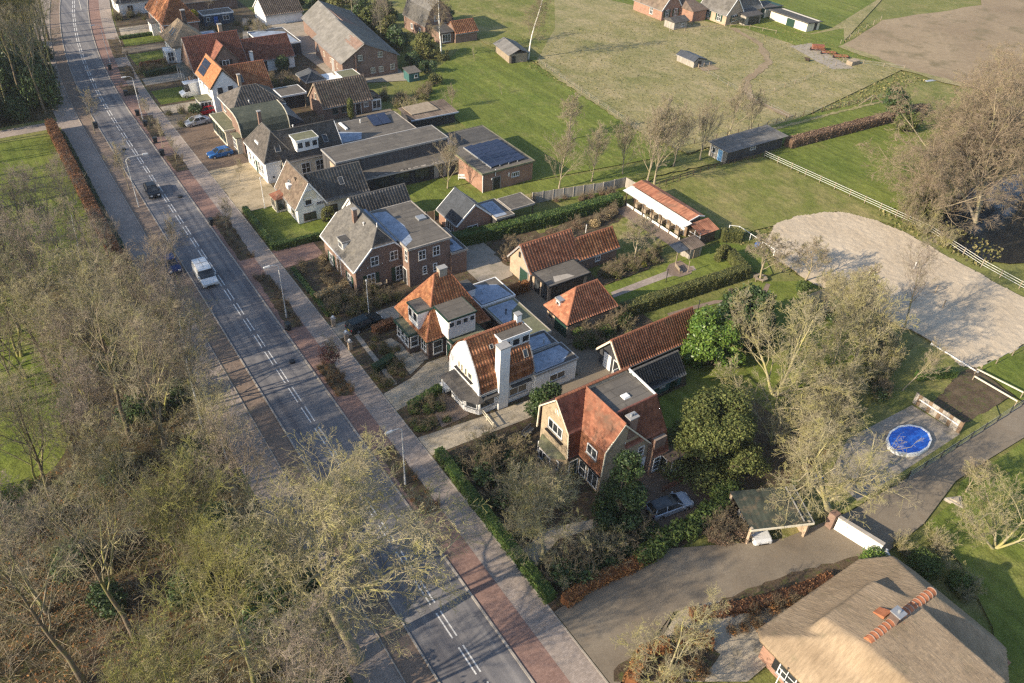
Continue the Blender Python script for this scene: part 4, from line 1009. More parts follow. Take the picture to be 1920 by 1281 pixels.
for u, v in ((680, 1000), (1018, 900)): winp(H, 'S', 81.0, *q(u, v), 1.15, 2.1, 2, 3, shut='dark_green')
for u, v in ((1288, 690), (1458, 640)): winp(H, 'S', 78.7, *q(u, v), 1.05, 1.4, 2, 2)
for u, v in ((1320, 870), (1443, 835)): winp(H, 'S', 78.7, *q(u, v), .62, 1.2, 1, 3)
winp(H, 'W', 39.1, *q(1103, 700), .7, 1.6, 1, 2); door(H, 'W', 39.1, 79.9, .95, 2.3, 'black')
for u, v in ((208, 760), (425, 985)): winp(H, 'W', 32.6, *q(u, v), 1.1, 1.7, 2, 2, shut='dark_green')
door(H, 'W', 32.6, 86.4, 1.0, 2.3, 'dark_wood')
dormer(H, 'W', 32.95, 34.6, 85.3, 86.8, 4.0, 5.2, 'white', 'bitumen_dark', 'grey_trim', 1, .9)
chimney(H, 35.6, 86.9, 6.8, 8.7, .55, .55, 'brick_brown'); vent(H, 35.9, 84.9, 7.2, .35, 'white')
m = MB()
for i in range(6): m.box(33.2 + i * 1.05, 33.3 + i * 1.05, 80.93, 80.99, 3.3 + .02 * i, 3.45 + .02 * i)
H.part('wall_anchors', m, 'white')

# --- white gabled house with bay
H = House('gabled_house', 'cream-white gabled house with grey tiles and a red-roofed corner bay', 'house', (37, 104))
gable_body(H, 'y', 32.8, 37.0, 101.3, 109.2, 3.0, 6.3, 'white_wall'); gable_roof(H, 'y', 32.8, 37.0, 101.3, 109.2, 3.0, 6.3, 'tile_brown', 'flat', None, .35, .25, trim='white', cap='tile_grey')
H.box('gable_boarding', 'cream', 33.9, 35.9, 101.26, 101.3, 3.6, 5.0)
H.part('wall', MB().prism([(36.6, p[0], p[1]) for p in [(101.6, 0), (107.6, 0), (107.6, 3.0), (104.3, 5.9), (101.6, 3.0)]], [(44.0, p[0], p[1]) for p in [(101.6, 0), (107.6, 0), (107.6, 3.0), (104.3, 5.9), (101.6, 3.0)]]), 'cream_wall')
gable_roof(H, 'x', 36.0, 44.0, 101.6, 107.2, 3.0, 6.0, 'tile_grey', 'panb', 104.4, .35, .25, trim='grey_trim', g0=False)
roof_window(H, (40.5, 102.9, 4.5), (1, 0, 0), (0, .68, .73), .8, 1.2); roof_window(H, (33.6, 106.0, 4.35), (0, 1, 0), (.54, 0, .84), .8, 1.0)
H.part('skylight_dormer', MB().box(33.1, 33.9, 105.0, 106.0, 3.9, 4.6), 'white')
q = zz(450, 200, 5.823)
winp(H, 'S', 101.3, *q(765, 1195), 1.9, 1.2, 2, 1, frame='dark_wood', shut=None); winp(H, 'S', 101.6, *q(1000, 1115), 1.9, 1.3, 2, 1, frame='dark_wood'); winp(H, 'S', 101.3, *q(745, 1035), 1.1, 1.2, 1, 1); win(H, 'W', 32.8, 103.2, 1.5, 1.5, 1.5, 2, 1, frame='cream')
b = H.part('bay_window', MB().box(31.2, 32.8, 106.0, 108.0, 0, 2.3), 'cream'); H.part('bay_roof', MB().prism([(31.0, 105.8, 2.3), (32.9, 105.8, 2.3), (32.9, 108.2, 2.3), (31.0, 108.2, 2.3)], [(31.9, 106.4, 2.75), (32.9, 106.2, 2.9), (32.9, 107.8, 2.9), (31.9, 107.6, 2.75)]), 'tile_terracotta', sub=b)
win(H, 'W', 31.2, 107.0, 1.4, 1.5, 1.4, 2, 1, frame='cream'); win(H, 'S', 106.0, 32.0, 1.3, 1.2, 1.7, 1, 1, frame='dark_wood')
vent(H, 34.2, 104.6, 5.4, .3, 'black')
H = House('tiled_annex', 'low white annex with grey ribbed tile roof behind the cream gabled house', 'annex', (43, 96))
gable_body(H, 'x', 38.9, 47.4, 93.6, 98.6, 2.6, 5.2, 'white_wall'); gable_roof(H, 'x', 38.9, 47.4, 93.6, 98.6, 2.6, 5.2, 'tile_grey', 'panb', None, .35, .2, trim='white'); win(H, 'S', 93.6, 44, 1.4, 1.2, 1.0, 2, 1); door(H, 'S', 93.6, 46, .9, 2.0, 'grey_trim')

# --- white hipped house
H = House('hipped_house', 'white rendered house with grey hipped roof, long rear wing and white dormer', 'house', (38, 119))
H.box('wall', 'white_wall', 33.4, 38.2, 115.6, 124.6, 0, 3.6); hip_roof(H, 33.4, 38.2, 115.6, 124.6, 3.6, 7.6, (35.6, 117.6), (35.6, 121.4), 'tile_dark', 'flat', .25, 'tile_grey', 'white')
gable_body(H, 'x', 36.0, 46.2, 114.9, 121.4, 3.6, 7.0, 'cream_wall', 118.2); gable_roof(H, 'x', 36.0, 46.2, 114.9, 121.4, 3.6, 7.1, 'tile_dark', 'flat', 118.2, .25, .15, trim='white', g0=False)
dormer(H, 'S', 38.5, 42.1, 114.9, 117.4, 4.6, 6.35, 'white', 'bitumen_green', 'white', 3, 1.05, 5.6, .95)
roof_window(H, (35.9, 116.4, 5.3), (1, 0, 0), (0, .6, .8), .9, 1.3); H.box('skylight_dormer', 'white', 33.9, 34.8, 119.6, 121.2, 4.4, 5.2); roof_window(H, (43.8, 116.2, 5.3), (1, 0, 0), (0, .68, .73), .8, 1.3)
chimney(H, 35.6, 122.2, 6.5, 9.2, .5, .5, 'brick_brown'); vent(H, 39.6, 118.6, 7.0, .4, 'white')
win(H, 'S', 115.6, 36.4, 1.7, 1.5, 2.3, 2, 2, frame='white'); 
for y in (117.3, 118.9, 121.2, 123.0): win(H, 'W', 33.4, y, 1.8, .8, 1.7, 1, 2, shut=None)
door(H, 'W', 33.4, 120.05, .9, 2.3, 'dark_green')
for x in (39.6, 42.0, 44.2): win(H, 'S', 114.9, x, 1.7, 1.5 if x < 44 else .9, 1.8, 2, 2)
H.box('wall_lamp', 'black', 34.3, 34.5, 115.45, 115.6, .9, 1.2)

# --- long dark barn with clerestory
H = House('long_barn', 'long dark metal-clad barn with stepped felt roof behind the white hipped house', 'barn', (51.5, 108.5))
H.box('wall', 'metal_clad', 41.7, 61.3, 107.2, 112.6, 0, 5.1); H.box('end_panel', 'brick_sand', 41.64, 41.70, 107.8, 109.6, .2, 4.6)
flat_roof(H, 41.7, 61.3, 107.2, 112.6, 5.3, 'bitumen', 'grey_trim', .14, .12)
H.part('lean_to', MB().prism([(45.4, 105.0, 0), (61.4, 104.4, 0), (61.4, 107.2, 0), (45.4, 107.2, 0)], [(45.4, 105.0, 2.7), (61.4, 104.4, 2.7), (61.4, 107.2, 3.0), (45.4, 107.2, 3.0)]), 'black_board')
H.part('lean_to_roof', MB().prism([(45.2, 104.5, 2.7), (61.6, 103.9, 2.7), (61.6, 107.25, 3.02), (45.2, 107.25, 3.02)], [(45.2, 104.5, 2.82), (61.6, 103.9, 2.82), (61.6, 107.25, 3.16), (45.2, 107.25, 3.16)]), 'bitumen')
H.part('roof_edge', MB().beam((45.2, 104.45, 2.76), (61.6, 103.85, 2.76), .1, .2), 'kerb')
m = MB()
for i in range(26):
    t = rng.random(); x = 46 + t * 15; m.box(x - .4, x + .4, 104.75 + rng.uniform(-.1, .3) - (x - 46) * .04, 105.1 + rng.uniform(0, .4) - (x - 46) * .04, 2.83, 2.87)
H.part('gravel_edge', m, 'kerb')
for x in (48, 51.5, 55): win(H, 'S', 104.93 - (x - 45) * .036, x, 1.4, 2.6, 1.9, 3, 1, frame='black', sill=False)
door(H, 'S', 104.58, 57.8, 1.0, 2.2, 'grey_trim', 'grey_trim'); door(H, 'S', 104.53, 59.5, 1.0, 2.2, 'grey_trim', 'grey_trim')
H = House('flat_outbuilding', 'flat-roofed outbuilding with two solar panels and frosted felt', 'outbuilding', (53.5, 121))
H.box('wall', 'brick_dark', 46.6, 60.4, 116.6, 124.6, 0, 3.3); flat_roof(H, 46.8, 60.4, 116.6, 124.6, 3.5, 'bitumen', 'kerb'); frost(H, [(47, 117.0), (50.4, 117.0), (51.6, 119.4), (48.6, 121.2), (47, 121.0)], 3.5)
solar(H, [(54.3, 120.4, 3.6), (57.8, 120.4, 3.6), (58.2, 124.2, 4.0), (54.7, 124.2, 4.0)], 2, 1); H.box('parapet', 'white', 49.6, 50.0, 121.4, 124.4, 3.5, 3.75); vent(H, 53, 123, 3.6, .4, 'white')

# --- brick barn with solar array
H = House('brick_barn', 'red brick barn with flat felt roof carrying rows of solar panels', 'barn', (66, 104))
H.box('wall', 'brick_red', 61.4, 71.0, 96.4, 112.0, 0, 3.3); flat_roof(H, 61.4, 71.0, 96.4, 112.0, 3.5, 'bitumen', 'bitumen_green', .16, .25)
H.box('felt_sheet', 'bitumen_dark', 61.5, 70.9, 106.6, 111.7, 3.5, 3.512); frost(H, [(61.5, 107.6), (63.2, 107.6), (63.4, 111.6), (61.5, 111.6)], 3.514)
for r_ in range(4):
    x0 = 63.5 + r_ * 1.68
    solar(H, [(x0, 97.2, 3.62), (x0 + 1.5, 97.2, 3.80), (x0 + 1.5, 105.6, 3.80), (x0, 105.6, 3.62)], 1, 7, .03)
    H.part('panel_rail', MB().box(x0 - .12, x0 - .02, 97.1, 105.7, 3.52, 3.74), 'steel')
door(H, 'S', 96.4, 64.0, 1.3, 2.2, 'black', 'grey_trim'); win(H, 'S', 96.4, 67.6, 1.9, 1.5, .8, 4, 1); H.part('vent_pipe', MB().bar((63.7, 96.3, 2.6), (63.7, 96.3, 3.7), .08, 6), 'white'); gutter(H, (61.35, 96.3, .1), (61.35, 96.3, 3.3), 'white', .1, .1, 'downpipe')
H.part('wall_lamp', MB().box(66.2, 66.35, 96.2, 96.4, 1.9, 2.5).box(63.0, 63.15, 96.25, 96.4, 2.0, 2.3), 'white')

# --- hipped house with curved-mansard wing
H = House('mansard_house', 'brick house with dark hipped roof and a green rounded mansard side wing', 'house', (38.5, 133.5))
H.box('wall', 'brick_brown', 34.5, 43.2, 132.6, 140.2, 0, 5.6); hip_roof(H, 34.5, 43.2, 132.6, 140.2, 5.6, 8.2, (37.4, 136.2), (40.0, 136.2), 'tile_dark', 'panb', .3, 'tile_grey', 'white')
cur = [(127.6, 3.0), (127.8, 4.2), (128.3, 5.2), (129.2, 5.8), (130.6, 6.15), (132.6, 6.25)]
H.part('wall', MB().prism([(33.9, p[0], p[1]) for p in [(127.7, 0), (132.7, 0), (132.7, 6.15)] + [(p[0] + .08, p[1] - .08) for p in reversed(cur[:-1])]],
                          [(41.9, p[0], p[1]) for p in [(127.7, 0), (132.7, 0), (132.7, 6.15)] + [(p[0] + .08, p[1] - .08) for p in reversed(cur[:-1])]]), 'brick_brown')
m = MB()
for a, b in zip(cur, cur[1:]): m.prism([(33.7, a[0], a[1]), (42.1, a[0], a[1]), (42.1, b[0], b[1]), (33.7, b[0], b[1])], [(33.7, a[0], a[1] + .06), (42.1, a[0], a[1] + .06), (42.1, b[0], b[1] + .06), (33.7, b[0], b[1] + .06)])
H.part('mansard_roof', m, 'green_roof' if 'green_roof' in M else 'bitumen_green')
barge(H, [(33.7, p[0] - .02, p[1] + .05) for p in cur], 'cream', .12, .16); barge(H, [(42.1, p[0] - .02, p[1] + .05) for p in cur], 'cream', .12, .16)
H.box('porch', 'cream_wall', 32.2, 34.5, 131.6, 139.0, 0, 3.0); flat_roof(H, 32.1, 34.4, 131.4, 139.2, 3.2, 'bitumen_green', 'cream'); chimney(H, 38.3, 140, 7, 8.9, .5, .5, 'brick_sand'); vent(H, 37.5, 133.4, 6.2, .5, 'white')
for y in (132.6, 134.4, 136.2, 138.0): win(H, 'W', 32.2, y, 1.6, 1.4, 1.7, 2, 1, frame='dark_green')
for y in (134.0, 138.0): win(H, 'W', 34.5, y, 4.4, 1.3, 1.2, 2, 1)
b = H.box('bay_window', 'cream', 32.9, 33.95, 128.1, 130.1, 0, 2.9); win(H, 'W', 32.9, 129.1, 1.7, 1.5, 1.7, 2, 2); H.part('bay_roof', MB().box(32.7, 34.0, 127.9, 130.3, 2.9, 3.05), 'bitumen_green', sub=b)
win(H, 'S', 127.7, 36.0, 1.6, 1.0, 1.2, 2, 1); win(H, 'S', 127.7, 39.5, 1.6, 1.0, 1.2, 2, 1)
H.part('rear_roof', MB().prism([(42.1, 130.2, 2.4), (45.6, 130.2, 2.4), (45.6, 139.8, 2.4), (42.1, 139.8, 2.4)], [(42.1, 130.2, 4.9), (45.6, 130.2, 2.6), (45.6, 139.8, 2.6), (42.1, 139.8, 4.9)]), 'anthracite'); H.box('rear_wing', 'brick_brown', 42.0, 45.4, 130.4, 139.6, 0, 2.4)

# --- white house with solar panels on orange tiles
H = House('solar_house', 'white house with bright orange gable roof carrying four solar panels', 'house', (38, 150))
gable_body(H, 'y', 34.9, 39.6, 146.2, 155.2, 5.2, 8.0, 'white_wall'); gable_roof(H, 'y', 34.9, 39.6, 146.2, 155.2, 5.2, 8.0, 'tile_bright', 'pan', None, .3, .15, trim='dark_wood')
gable_body(H, 'x', 37.5, 46.0, 146.8, 154.0, 3.0, 7.0, 'white_wall'); gable_roof(H, 'x', 37.5, 46.0, 146.8, 154.0, 3.0, 7.0, 'tile_orange', 'pan', None, .3, .2, trim='white', g0=False)
solar(H, [(35.0, 151.0, 5.5), (35.0, 154.6, 5.5), (36.8, 154.6, 7.7), (36.8, 151.0, 7.7)], 2, 2); roof_window(H, (40.9, 148.4, 5.0), (1, 0, 0), (0, .67, .74), .8, 1.4)
for x in (36.3, 38.2): win(H, 'S', 146.2, x, 4.3, 1.1, 1.4, 1, 1, frame='white')
for y in (148.5, 151.5, 153.8): win(H, 'W', 34.9, y, 3.9, .9, 1.3, 1, 2)
win(H, 'W', 34.9, 149.5, 1.4, 1.3, 1.6, 2, 1); win(H, 'S', 146.8, 43.5, 1.6, 1.4, 1.1, 2, 1)
b = H.box('conservatory', 'white', 32.6, 34.9, 147.6, 150.2, 0, 2.5); H.part('conservatory_roof', MB().box(32.4, 34.9, 147.4, 150.4, 2.5, 2.62), 'bitumen_green', sub=b); win(H, 'W', 32.6, 148.9, 1.4, 2.2, 1.7, 3, 2); win(H, 'S', 147.6, 33.7, 1.4, 2.0, 1.7, 3, 2)

# --- big red roofed house
H = House('red_roof_house', 'brown brick house with big wine-red tiled roof and cross gable', 'house', (41, 163))
gable_body(H, 'x', 35.6, 46.0, 160.2, 168.6, 3.3, 8.6, 'brick_brown'); gable_roof(H, 'x', 35.6, 46.0, 160.2, 168.6, 3.3, 8.6, 'tile_red', 'pan', None, .35, .2, trim='grey_trim')
gable_body(H, 'y', 39.4, 44.0, 159.6, 164.4, 5.0, 7.6, 'brick_brown'); gable_roof(H, 'y', 39.4, 44.0, 159.6, 164.4, 5.0, 7.6, 'tile_red', 'pan', None, .25, .1, trim='dark_wood', g1=False)
win(H, 'S', 159.6, 41.7, 4.2, 1.4, 1.5, 2, 1, shut='black')
gable_body(H, 'x', 46.0, 56.8, 163.4, 169.6, 2.7, 6.0, 'white_wall'); gable_roof(H, 'x', 46.0, 56.8, 163.4, 169.6, 2.7, 6.0, 'tile_red', 'pan', None, .3, .15, trim='white', g0=False)
for x in (48.5, 53, 55.2): win(H, 'S', 163.4, x, 1.5, 1.0, 1.3, 2, 3, frame='white')
door(H, 'S', 163.4, 50.4, 1.1, 2.1, 'black'); chimney(H, 43.2, 165.2, 7.8, 10.0, .7, .7, 'brick_sand'); chimney(H, 47.3, 161.2, 3, 5.2, .6, .6, 'white_wall')
for y in (162, 164.4, 166.8): win(H, 'W', 35.6, y, 1.8, 1.3, 1.8, 2, 2, frame='white')
H.part('veranda_roof', MB().prism([(34.0, 160.5, 2.6), (35.6, 160.5, 2.9), (35.6, 168, 2.9), (34.0, 168, 2.6)], [(34.0, 160.5, 2.7), (35.6, 160.5, 3.0), (35.6, 168, 3.0), (34.0, 168, 2.7)]), 'green_sheet')
for i in range(4): H.box('veranda_post', 'white', 34.1, 34.2, 160.7 + i * 2.35, 160.8 + i * 2.35, 0, 2.62)
H = House('flat_outbuilding', 'pale felt flat-roofed outbuilding behind the wine-red roof', 'outbuilding', (57, 175))
H.box('wall', 'black_board', 53.2, 61.0, 170.2, 181, 0, 2.6); flat_roof(H, 53.2, 61.0, 170.2, 181, 2.8, 'bitumen', 'white'); frost(H, [(53.4, 170.6), (60.6, 170.6), (60.4, 178), (56.5, 180.6), (53.4, 180.6)], 2.8)

# --- thatched cottage
H = House('thatched_cottage', 'white cottage with mossy thatched roof and slit skylights near the orange roof', 'cottage', (39, 180))
H.box('wall', 'white_wall', 36.2, 43.0, 176.4, 184.4, 0, 3.3)
m = MB(); X0, X1, Y0, Y1 = 35.7, 43.5, 175.9, 185.2; a = (39.4, 178.2, 7.2); b = (39.4, 182.5, 7.2)
m.prism([(X0, Y0, 3.2), (X1, Y0, 3.2), (X1, Y1, 3.2), (X0, Y1, 3.2)], [(X0, Y0, 3.6), (X1, Y0, 3.6), (X1, Y1, 3.6), (X0, Y1, 3.6)])
m.poly([(X0, Y0, 3.6), (X1, Y0, 3.6), a]).poly([(X1, Y0, 3.6), (X1, Y1, 3.6), b, a]).poly([(X1, Y1, 3.6), (X0, Y1, 3.6), b]).poly([(X0, Y1, 3.6), (X0, Y0, 3.6), a, b])
H.part('thatched_roof', m, 'thatch'); chimney(H, 40.3, 181, 6, 9, .8, .8, 'brick_dark')
for y in (179.5, 181): roof_window(H, (37.4, y, 5.25), (0, 1, 0), (.71, 0, .70), .5, 1.5)
win(H, 'W', 36.2, 178.4, 1.6, 1.1, 1.6, 2, 2); win(H, 'W', 36.2, 182.4, 1.6, 1.1, 1.6, 2, 2); win(H, 'S', 176.4, 39.5, 1.6, 1.4, 1.4, 2, 2)
b = H.box('porch', 'white', 34.4, 36.2, 176.8, 179.6, 0, 2.6); win(H, 'W', 34.4, 178.2, 1.4, 2.0, 1.9, 3, 2); win(H, 'S', 176.8, 35.3, 1.4, 1.2, 1.9, 2, 2)
chim = H.part('rear_roof', MB().box(42, 47.5, 181.5, 186.5, 2.5, 2.65), 'bitumen_dark'); H.box('rear_wing', 'brick_brown', 42.2, 47.3, 181.7, 186.3, 0, 2.5); frost(H, [(42.4, 181.9), (47, 181.9), (47, 186), (42.4, 186)], 2.65)

# --- orange roofed house at the far end
H = House('orange_roof_house', 'tall pale brick house with large steep orange roof at the far end', 'house', (41.5, 197))
H.box('wall', 'brick_red', 38.0, 45.4, 191.0, 205.0, 0, 3.6); hip_roof(H, 38.0, 45.4, 191.0, 205.0, 3.6, 9.6, (41.7, 193.2), (41.7, 201.8), 'tile_orange', 'panb', .35, None, 'white')
for y in (192.6, 195.4, 198.6, 202): win(H, 'W', 38.0, y, 1.8, 1.4, 1.9, 2, 2)
b = H.box('bay_window', 'white', 36.4, 38.0, 196, 199, 0, 2.8); H.part('bay_roof', MB().box(36.2, 38.1, 195.8, 199.2, 2.8, 2.95), 'bitumen', sub=b)
roof_window(H, (39.2, 199, 5.9), (0, 1, 0), (.53, 0, .85), .7, 1.1); roof_window(H, (43.2, 192.2, 6.2), (1, 0, 0), (0, .35, .93), .6, .9)
H = House('garden_shed', 'navy boarded flat-roofed garden shed with white windows', 'shed', (52, 199.5))
H.box('wall', 'blue_board', 48.4, 55.4, 197.8, 201.4, 0, 2.4); flat_roof(H, 48.4, 55.4, 197.8, 201.4, 2.6, 'bitumen', 'white'); win(H, 'S', 197.8, 53.6, 1.5, 1.5, 1.1, 2, 1, sill=False); door(H, 'S', 197.8, 51.2, 1.0, 2.0, 'blue_plastic', 'black'); win(H, 'S', 197.8, 49.4, 1.5, .8, 1.0, 1, 1, sill=False)
H = House('brick_shed', 'low shed with grey tile roof and white gable beside the concrete yard', 'shed', (65.5, 196))
gable_body(H, 'x', 61.2, 70.2, 192.2, 200, 2.6, 5.4, 'white_wall'); gable_roof(H, 'x', 61.2, 70.2, 192.2, 200, 2.6, 5.4, 'tile_brown', 'panb', None, .4, .2)
H = House('far_house', 'distant house with grey tiled roof beyond the crossroads', 'house', (37, 224))
H.box('wall', 'white_wall', 33.5, 42, 214, 222, 0, 3.0); hip_roof(H, 33.5, 42, 214, 222, 3.0, 7.5, (36.5, 218), (39, 218), 'tile_dark', 'panb')
win(H, 'S', 214, 36, 1.6, 1.4, 1.4, 2, 1); win(H, 'S', 214, 40, 1.6, 1.4, 1.4, 2, 1); win(H, 'W', 33.5, 218, 1.6, 1.4, 1.4, 2, 1)
H = House('far_barn', 'distant low brick barn with brown tiles behind the concrete yard', 'barn', (52, 215))
gable_body(H, 'x', 46, 60, 209, 218, 2.8, 6.2, 'brick_brown'); gable_roof(H, 'x', 46, 60, 209, 218, 2.8, 6.2, 'tile_brown', 'barn', None)
# ------------------------------------------------------------------ barns, sheds and the buildings behind the row
H = House('big_barn', 'large brown brick barn with long grey asbestos roof', 'barn', (68, 163))
MBn = MB()
def quadwall(pts, z0, z1): return MB().extrude(pts, z0, z1)
E0 = [(62.0, 151.0), (74.2, 150.2), (77.5, 182.0), (66.0, 183.0)]
H.part('wall', MB().prism([(62.2, 151.0, 0), (74.2, 150.4, 0), (74.2, 150.4, 3.8), (67.0, 150.7, 7.1), (62.2, 151.0, 3.8)], [(63.4, 168, 0), (76.2, 167.2, 0), (76.2, 167.2, 3.8), (68.6, 167.6, 7.1), (63.4, 168, 3.8)]), 'brick_brown')
H.part('wall', MB().prism([(65.8, 167.5, 0), (76.2, 167.2, 0), (76.2, 167.2, 3.8), (70.2, 167.4, 6.6), (65.8, 167.5, 3.4)], [(67.2, 184, 0), (78.2, 183, 0), (78.2, 183, 3.8), (71.4, 183.4, 6.6), (67.2, 184, 3.4)]), 'brick_brown')
slope(H, [(61.7, 150.5, 3.66), (63.0, 168.3, 3.66), (68.6, 168.0, 7.2), (67.0, 150.3, 7.2)], 'corrugated', 'barn'); slope(H, [(74.8, 150.0, 3.66), (76.8, 167.4, 3.66), (68.6, 168.0, 7.2), (67.0, 150.3, 7.2)], 'corrugated', 'barn')
slope(H, [(65.2, 168.2, 3.2), (66.8, 184.4, 3.2), (71.4, 184, 6.7), (69.6, 167.9, 6.7)], 'corrugated', 'barn'); slope(H, [(76.8, 167.4, 3.66), (78.8, 183.2, 3.66), (71.4, 184, 6.7), (69.6, 167.9, 6.7)], 'corrugated', 'barn')
ridge(H, (67.0, 150.3, 7.22), (68.6, 168.0, 7.22), 'corrugated', .16)
for x, z in ((70.4, 4.5), (70.4, 1.5), (68.6, 1.5), (73.0, 1.6), (66.0, 4.4)): win(H, 'S', 150.56 - (x - 68) * .03, x, z, 1.0, 1.1, 3, 2, frame='cream')
H.part('flue', MB().bar((65.0, 150.6, 0), (65.0, 150.6, 5.4), .18, 8), 'brick_red')
for y in (154, 158, 162, 166): win(H, 'W', 62.28 + (y - 151) * .07, y, 2.2, 1.0, 1.0, 2, 2, frame='cream')
door(H, 'W', 62.62, 156, 2.4, 2.8, 'grey_trim')
H.box('annex', 'white_wall', 60.0, 63.6, 145.0, 149.4, 0, 2.7); flat_roof(H, 60.0, 63.6, 145.0, 149.4, 2.9, 'bitumen_green', 'white')

H = House('brown_tile_house', 'small brick house with weathered brown tile roof and glass porch', 'house', (55.5, 137))
gable_body(H, 'x', 51.0, 60.6, 134.5, 141.0, 2.7, 5.9, 'brick_brown'); gable_roof(H, 'x', 51.0, 60.6, 134.5, 141.0, 2.7, 5.9, 'tile_brown', 'panb', None, .35, .2, trim='wood')
for x in (53.2, 55.0): win(H, 'S', 134.5, x, 1.5, 1.0, 1.1, 2, 1, frame='dark_green')
door(H, 'S', 134.5, 57.8, 1.0, 2.1, 'black'); win(H, 'S', 134.5, 59.4, 1.6, .9, .9, 2, 1); win(H, 'W', 51.0, 137.7, 3.6, .7, 1.2, 1, 1, frame='cream')
b = H.box('glass_porch', 'white', 60.6, 62.6, 134.6, 138.5, 0, 2.2); H.part('porch_roof', MB().prism([(60.6, 134.3, 2.9), (62.9, 134.3, 2.2), (62.9, 138.7, 2.2), (60.6, 138.7, 2.9)], [(60.6, 134.3, 3.0), (62.9, 134.3, 2.3), (62.9, 138.7, 2.3), (60.6, 138.7, 3.0)]), 'glass', sub=b); win(H, 'S', 134.6, 61.6, 1.2, 1.7, 1.6, 2, 1, sill=False)
H = House('flat_shed', 'flat-roofed open shed with grey felt behind the mansard wing', 'shed', (48.4, 143.5))
H.box('wall', 'black_board', 46.2, 50.6, 142.6, 145.8, 0, 2.7); flat_roof(H, 46.0, 50.7, 141.8, 146.0, 3.0, 'bitumen', 'white')
for x in (46.2, 50.4): H.box('post', 'wood', x, x + .14, 141.9, 142.04, 0, 2.8)
H = House('pavilion_shed', 'small shed with blue-grey hipped roof beside white glazed sheet', 'shed', (56, 150))
H.box('wall', 'brown_board', 53.6, 57.2, 148.6, 153.4, 0, 2.2); hip_roof(H, 53.6, 57.2, 148.6, 153.4, 2.2, 3.5, (55.4, 150.2), (55.4, 151.8), 'anthracite', 'slate', .3); H.part('glazed_roof', MB().box(57.5, 60.0, 146, 151.5, 2.0, 2.1), 'white'); 
for x in (57.6, 59.8): H.box('post', 'white', x, x + .1, 146.1, 146.2, 0, 2.0)
H = House('rustic_shed', 'low rustic shed with buckled mossy sheet roof by the big lawn', 'shed', (67.2, 125))
H.box('wall', 'black_board', 62.9, 71.8, 122.8, 127.0, 0, 2.2); slope(H, [(62.5, 122.4, 2.25), (72.1, 122.0, 2.25), (72.1, 127.6, 2.75), (62.5, 127.6, 2.75)], 'tile_brown', 'sheet'); H.part('gutter', MB().beam((62.5, 122.3, 2.2), (72.1, 121.9, 2.2), .15, .22), 'tarp')
H.part('old_sheet', MB().prism([(63.5, 124.0, 2.5), (69.0, 123.8, 2.5), (68.6, 127.3, 2.85), (63.2, 127.2, 2.85)], [(63.5, 124.0, 2.62), (69.0, 123.8, 2.7), (68.6, 127.3, 3.0), (63.2, 127.2, 2.95)]), 'wood')
H = House('green_shed', 'tiny green wooden shed under the corner of the big barn', 'shed', (75.0, 146))
H.box('wall', 'teal_board', 73.8, 76.2, 144.6, 147.0, 0, 1.8); H.part('shed_roof', MB().prism([(73.6, 144.3, 1.8), (76.5, 144.3, 1.8), (76.5, 147.2, 2.2), (73.6, 147.2, 2.2)], [(73.6, 144.3, 1.9), (76.5, 144.3, 1.9), (76.5, 147.2, 2.3), (73.6, 147.2, 2.3)]), 'bitumen'); win(H, 'S', 144.6, 75.4, 1.1, .8, .7, 1, 1)
# brick garage with anthracite gable roof and flat extensions
H = House('anthracite_garage', 'brick garage with steep anthracite gable roof and frosted flat extension', 'garage', (55, 89))
gable_body(H, 'y', 50.9, 56.6, 86.4, 91.8, 2.4, 4.9, 'brick_red'); gable_roof(H, 'y', 50.9, 56.6, 86.4, 91.8, 2.4, 4.9, 'anthracite', 'slate', None, .3, .25, trim='white'); win(H, 'S', 86.4, 53.4, 1.2, 1.8, .7, 2, 1); win(H, 'W', 50.9, 88.6, 1.2, 2.2, 1.8, 4, 1)
H.box('flat_wing', 'black_board', 56.6, 59.3, 85.0, 90.0, 0, 2.3); flat_roof(H, 56.6, 59.5, 84.8, 90.0, 2.5, 'bitumen', 'kerb'); frost(H, [(56.7, 85.2), (58.6, 85.2), (58.9, 89.7), (56.7, 89.7)], 2.5)
flat_roof(H, 59.9, 64.0, 86.0, 89.6, 2.55, 'bitumen', 'kerb')
for x, y in ((60, 86), (63.8, 86), (63.8, 89.4)): H.box('post', 'dark_wood', x, x + .14, y, y + .14, 0, 2.4)

# tiled barn with flat annex
H = House('tiled_barn', 'sand brick barn with orange pantile roof and low tiled rear wing', 'barn', (58, 72))
gable_body(H, 'x', 52.7, 60.6, 70.7, 75.4, 2.7, 5.4, 'brick_sand'); gable_roof(H, 'x', 52.7, 60.6, 70.7, 75.4, 2.7, 5.4, 'tile_terracotta', 'panb', None, .35, .25, trim='grey_trim', cap='tile_orange')
gable_body(H, 'x', 60.6, 67.4, 70.4, 74.0, 2.4, 4.3, 'brick_brown'); gable_roof(H, 'x', 60.6, 67.4, 70.4, 74.0, 2.4, 4.3, 'tile_orange', 'panb', None, .3, .2, trim='grey_trim', g0=False)
door(H, 'W', 52.7, 72.0, 1.8, 2.1, 'dark_green', 'grey_trim'); win(H, 'W', 52.7, 73.2, 3.9, .4, .8, 1, 1, frame='black', sill=False); win(H, 'S', 70.4, 64, 1.3, .9, .8, 2, 1)
H = House('flat_annex', 'glazed flat-roofed garden room with stained felt beside the tiled barn', 'annex', (56, 68.4))
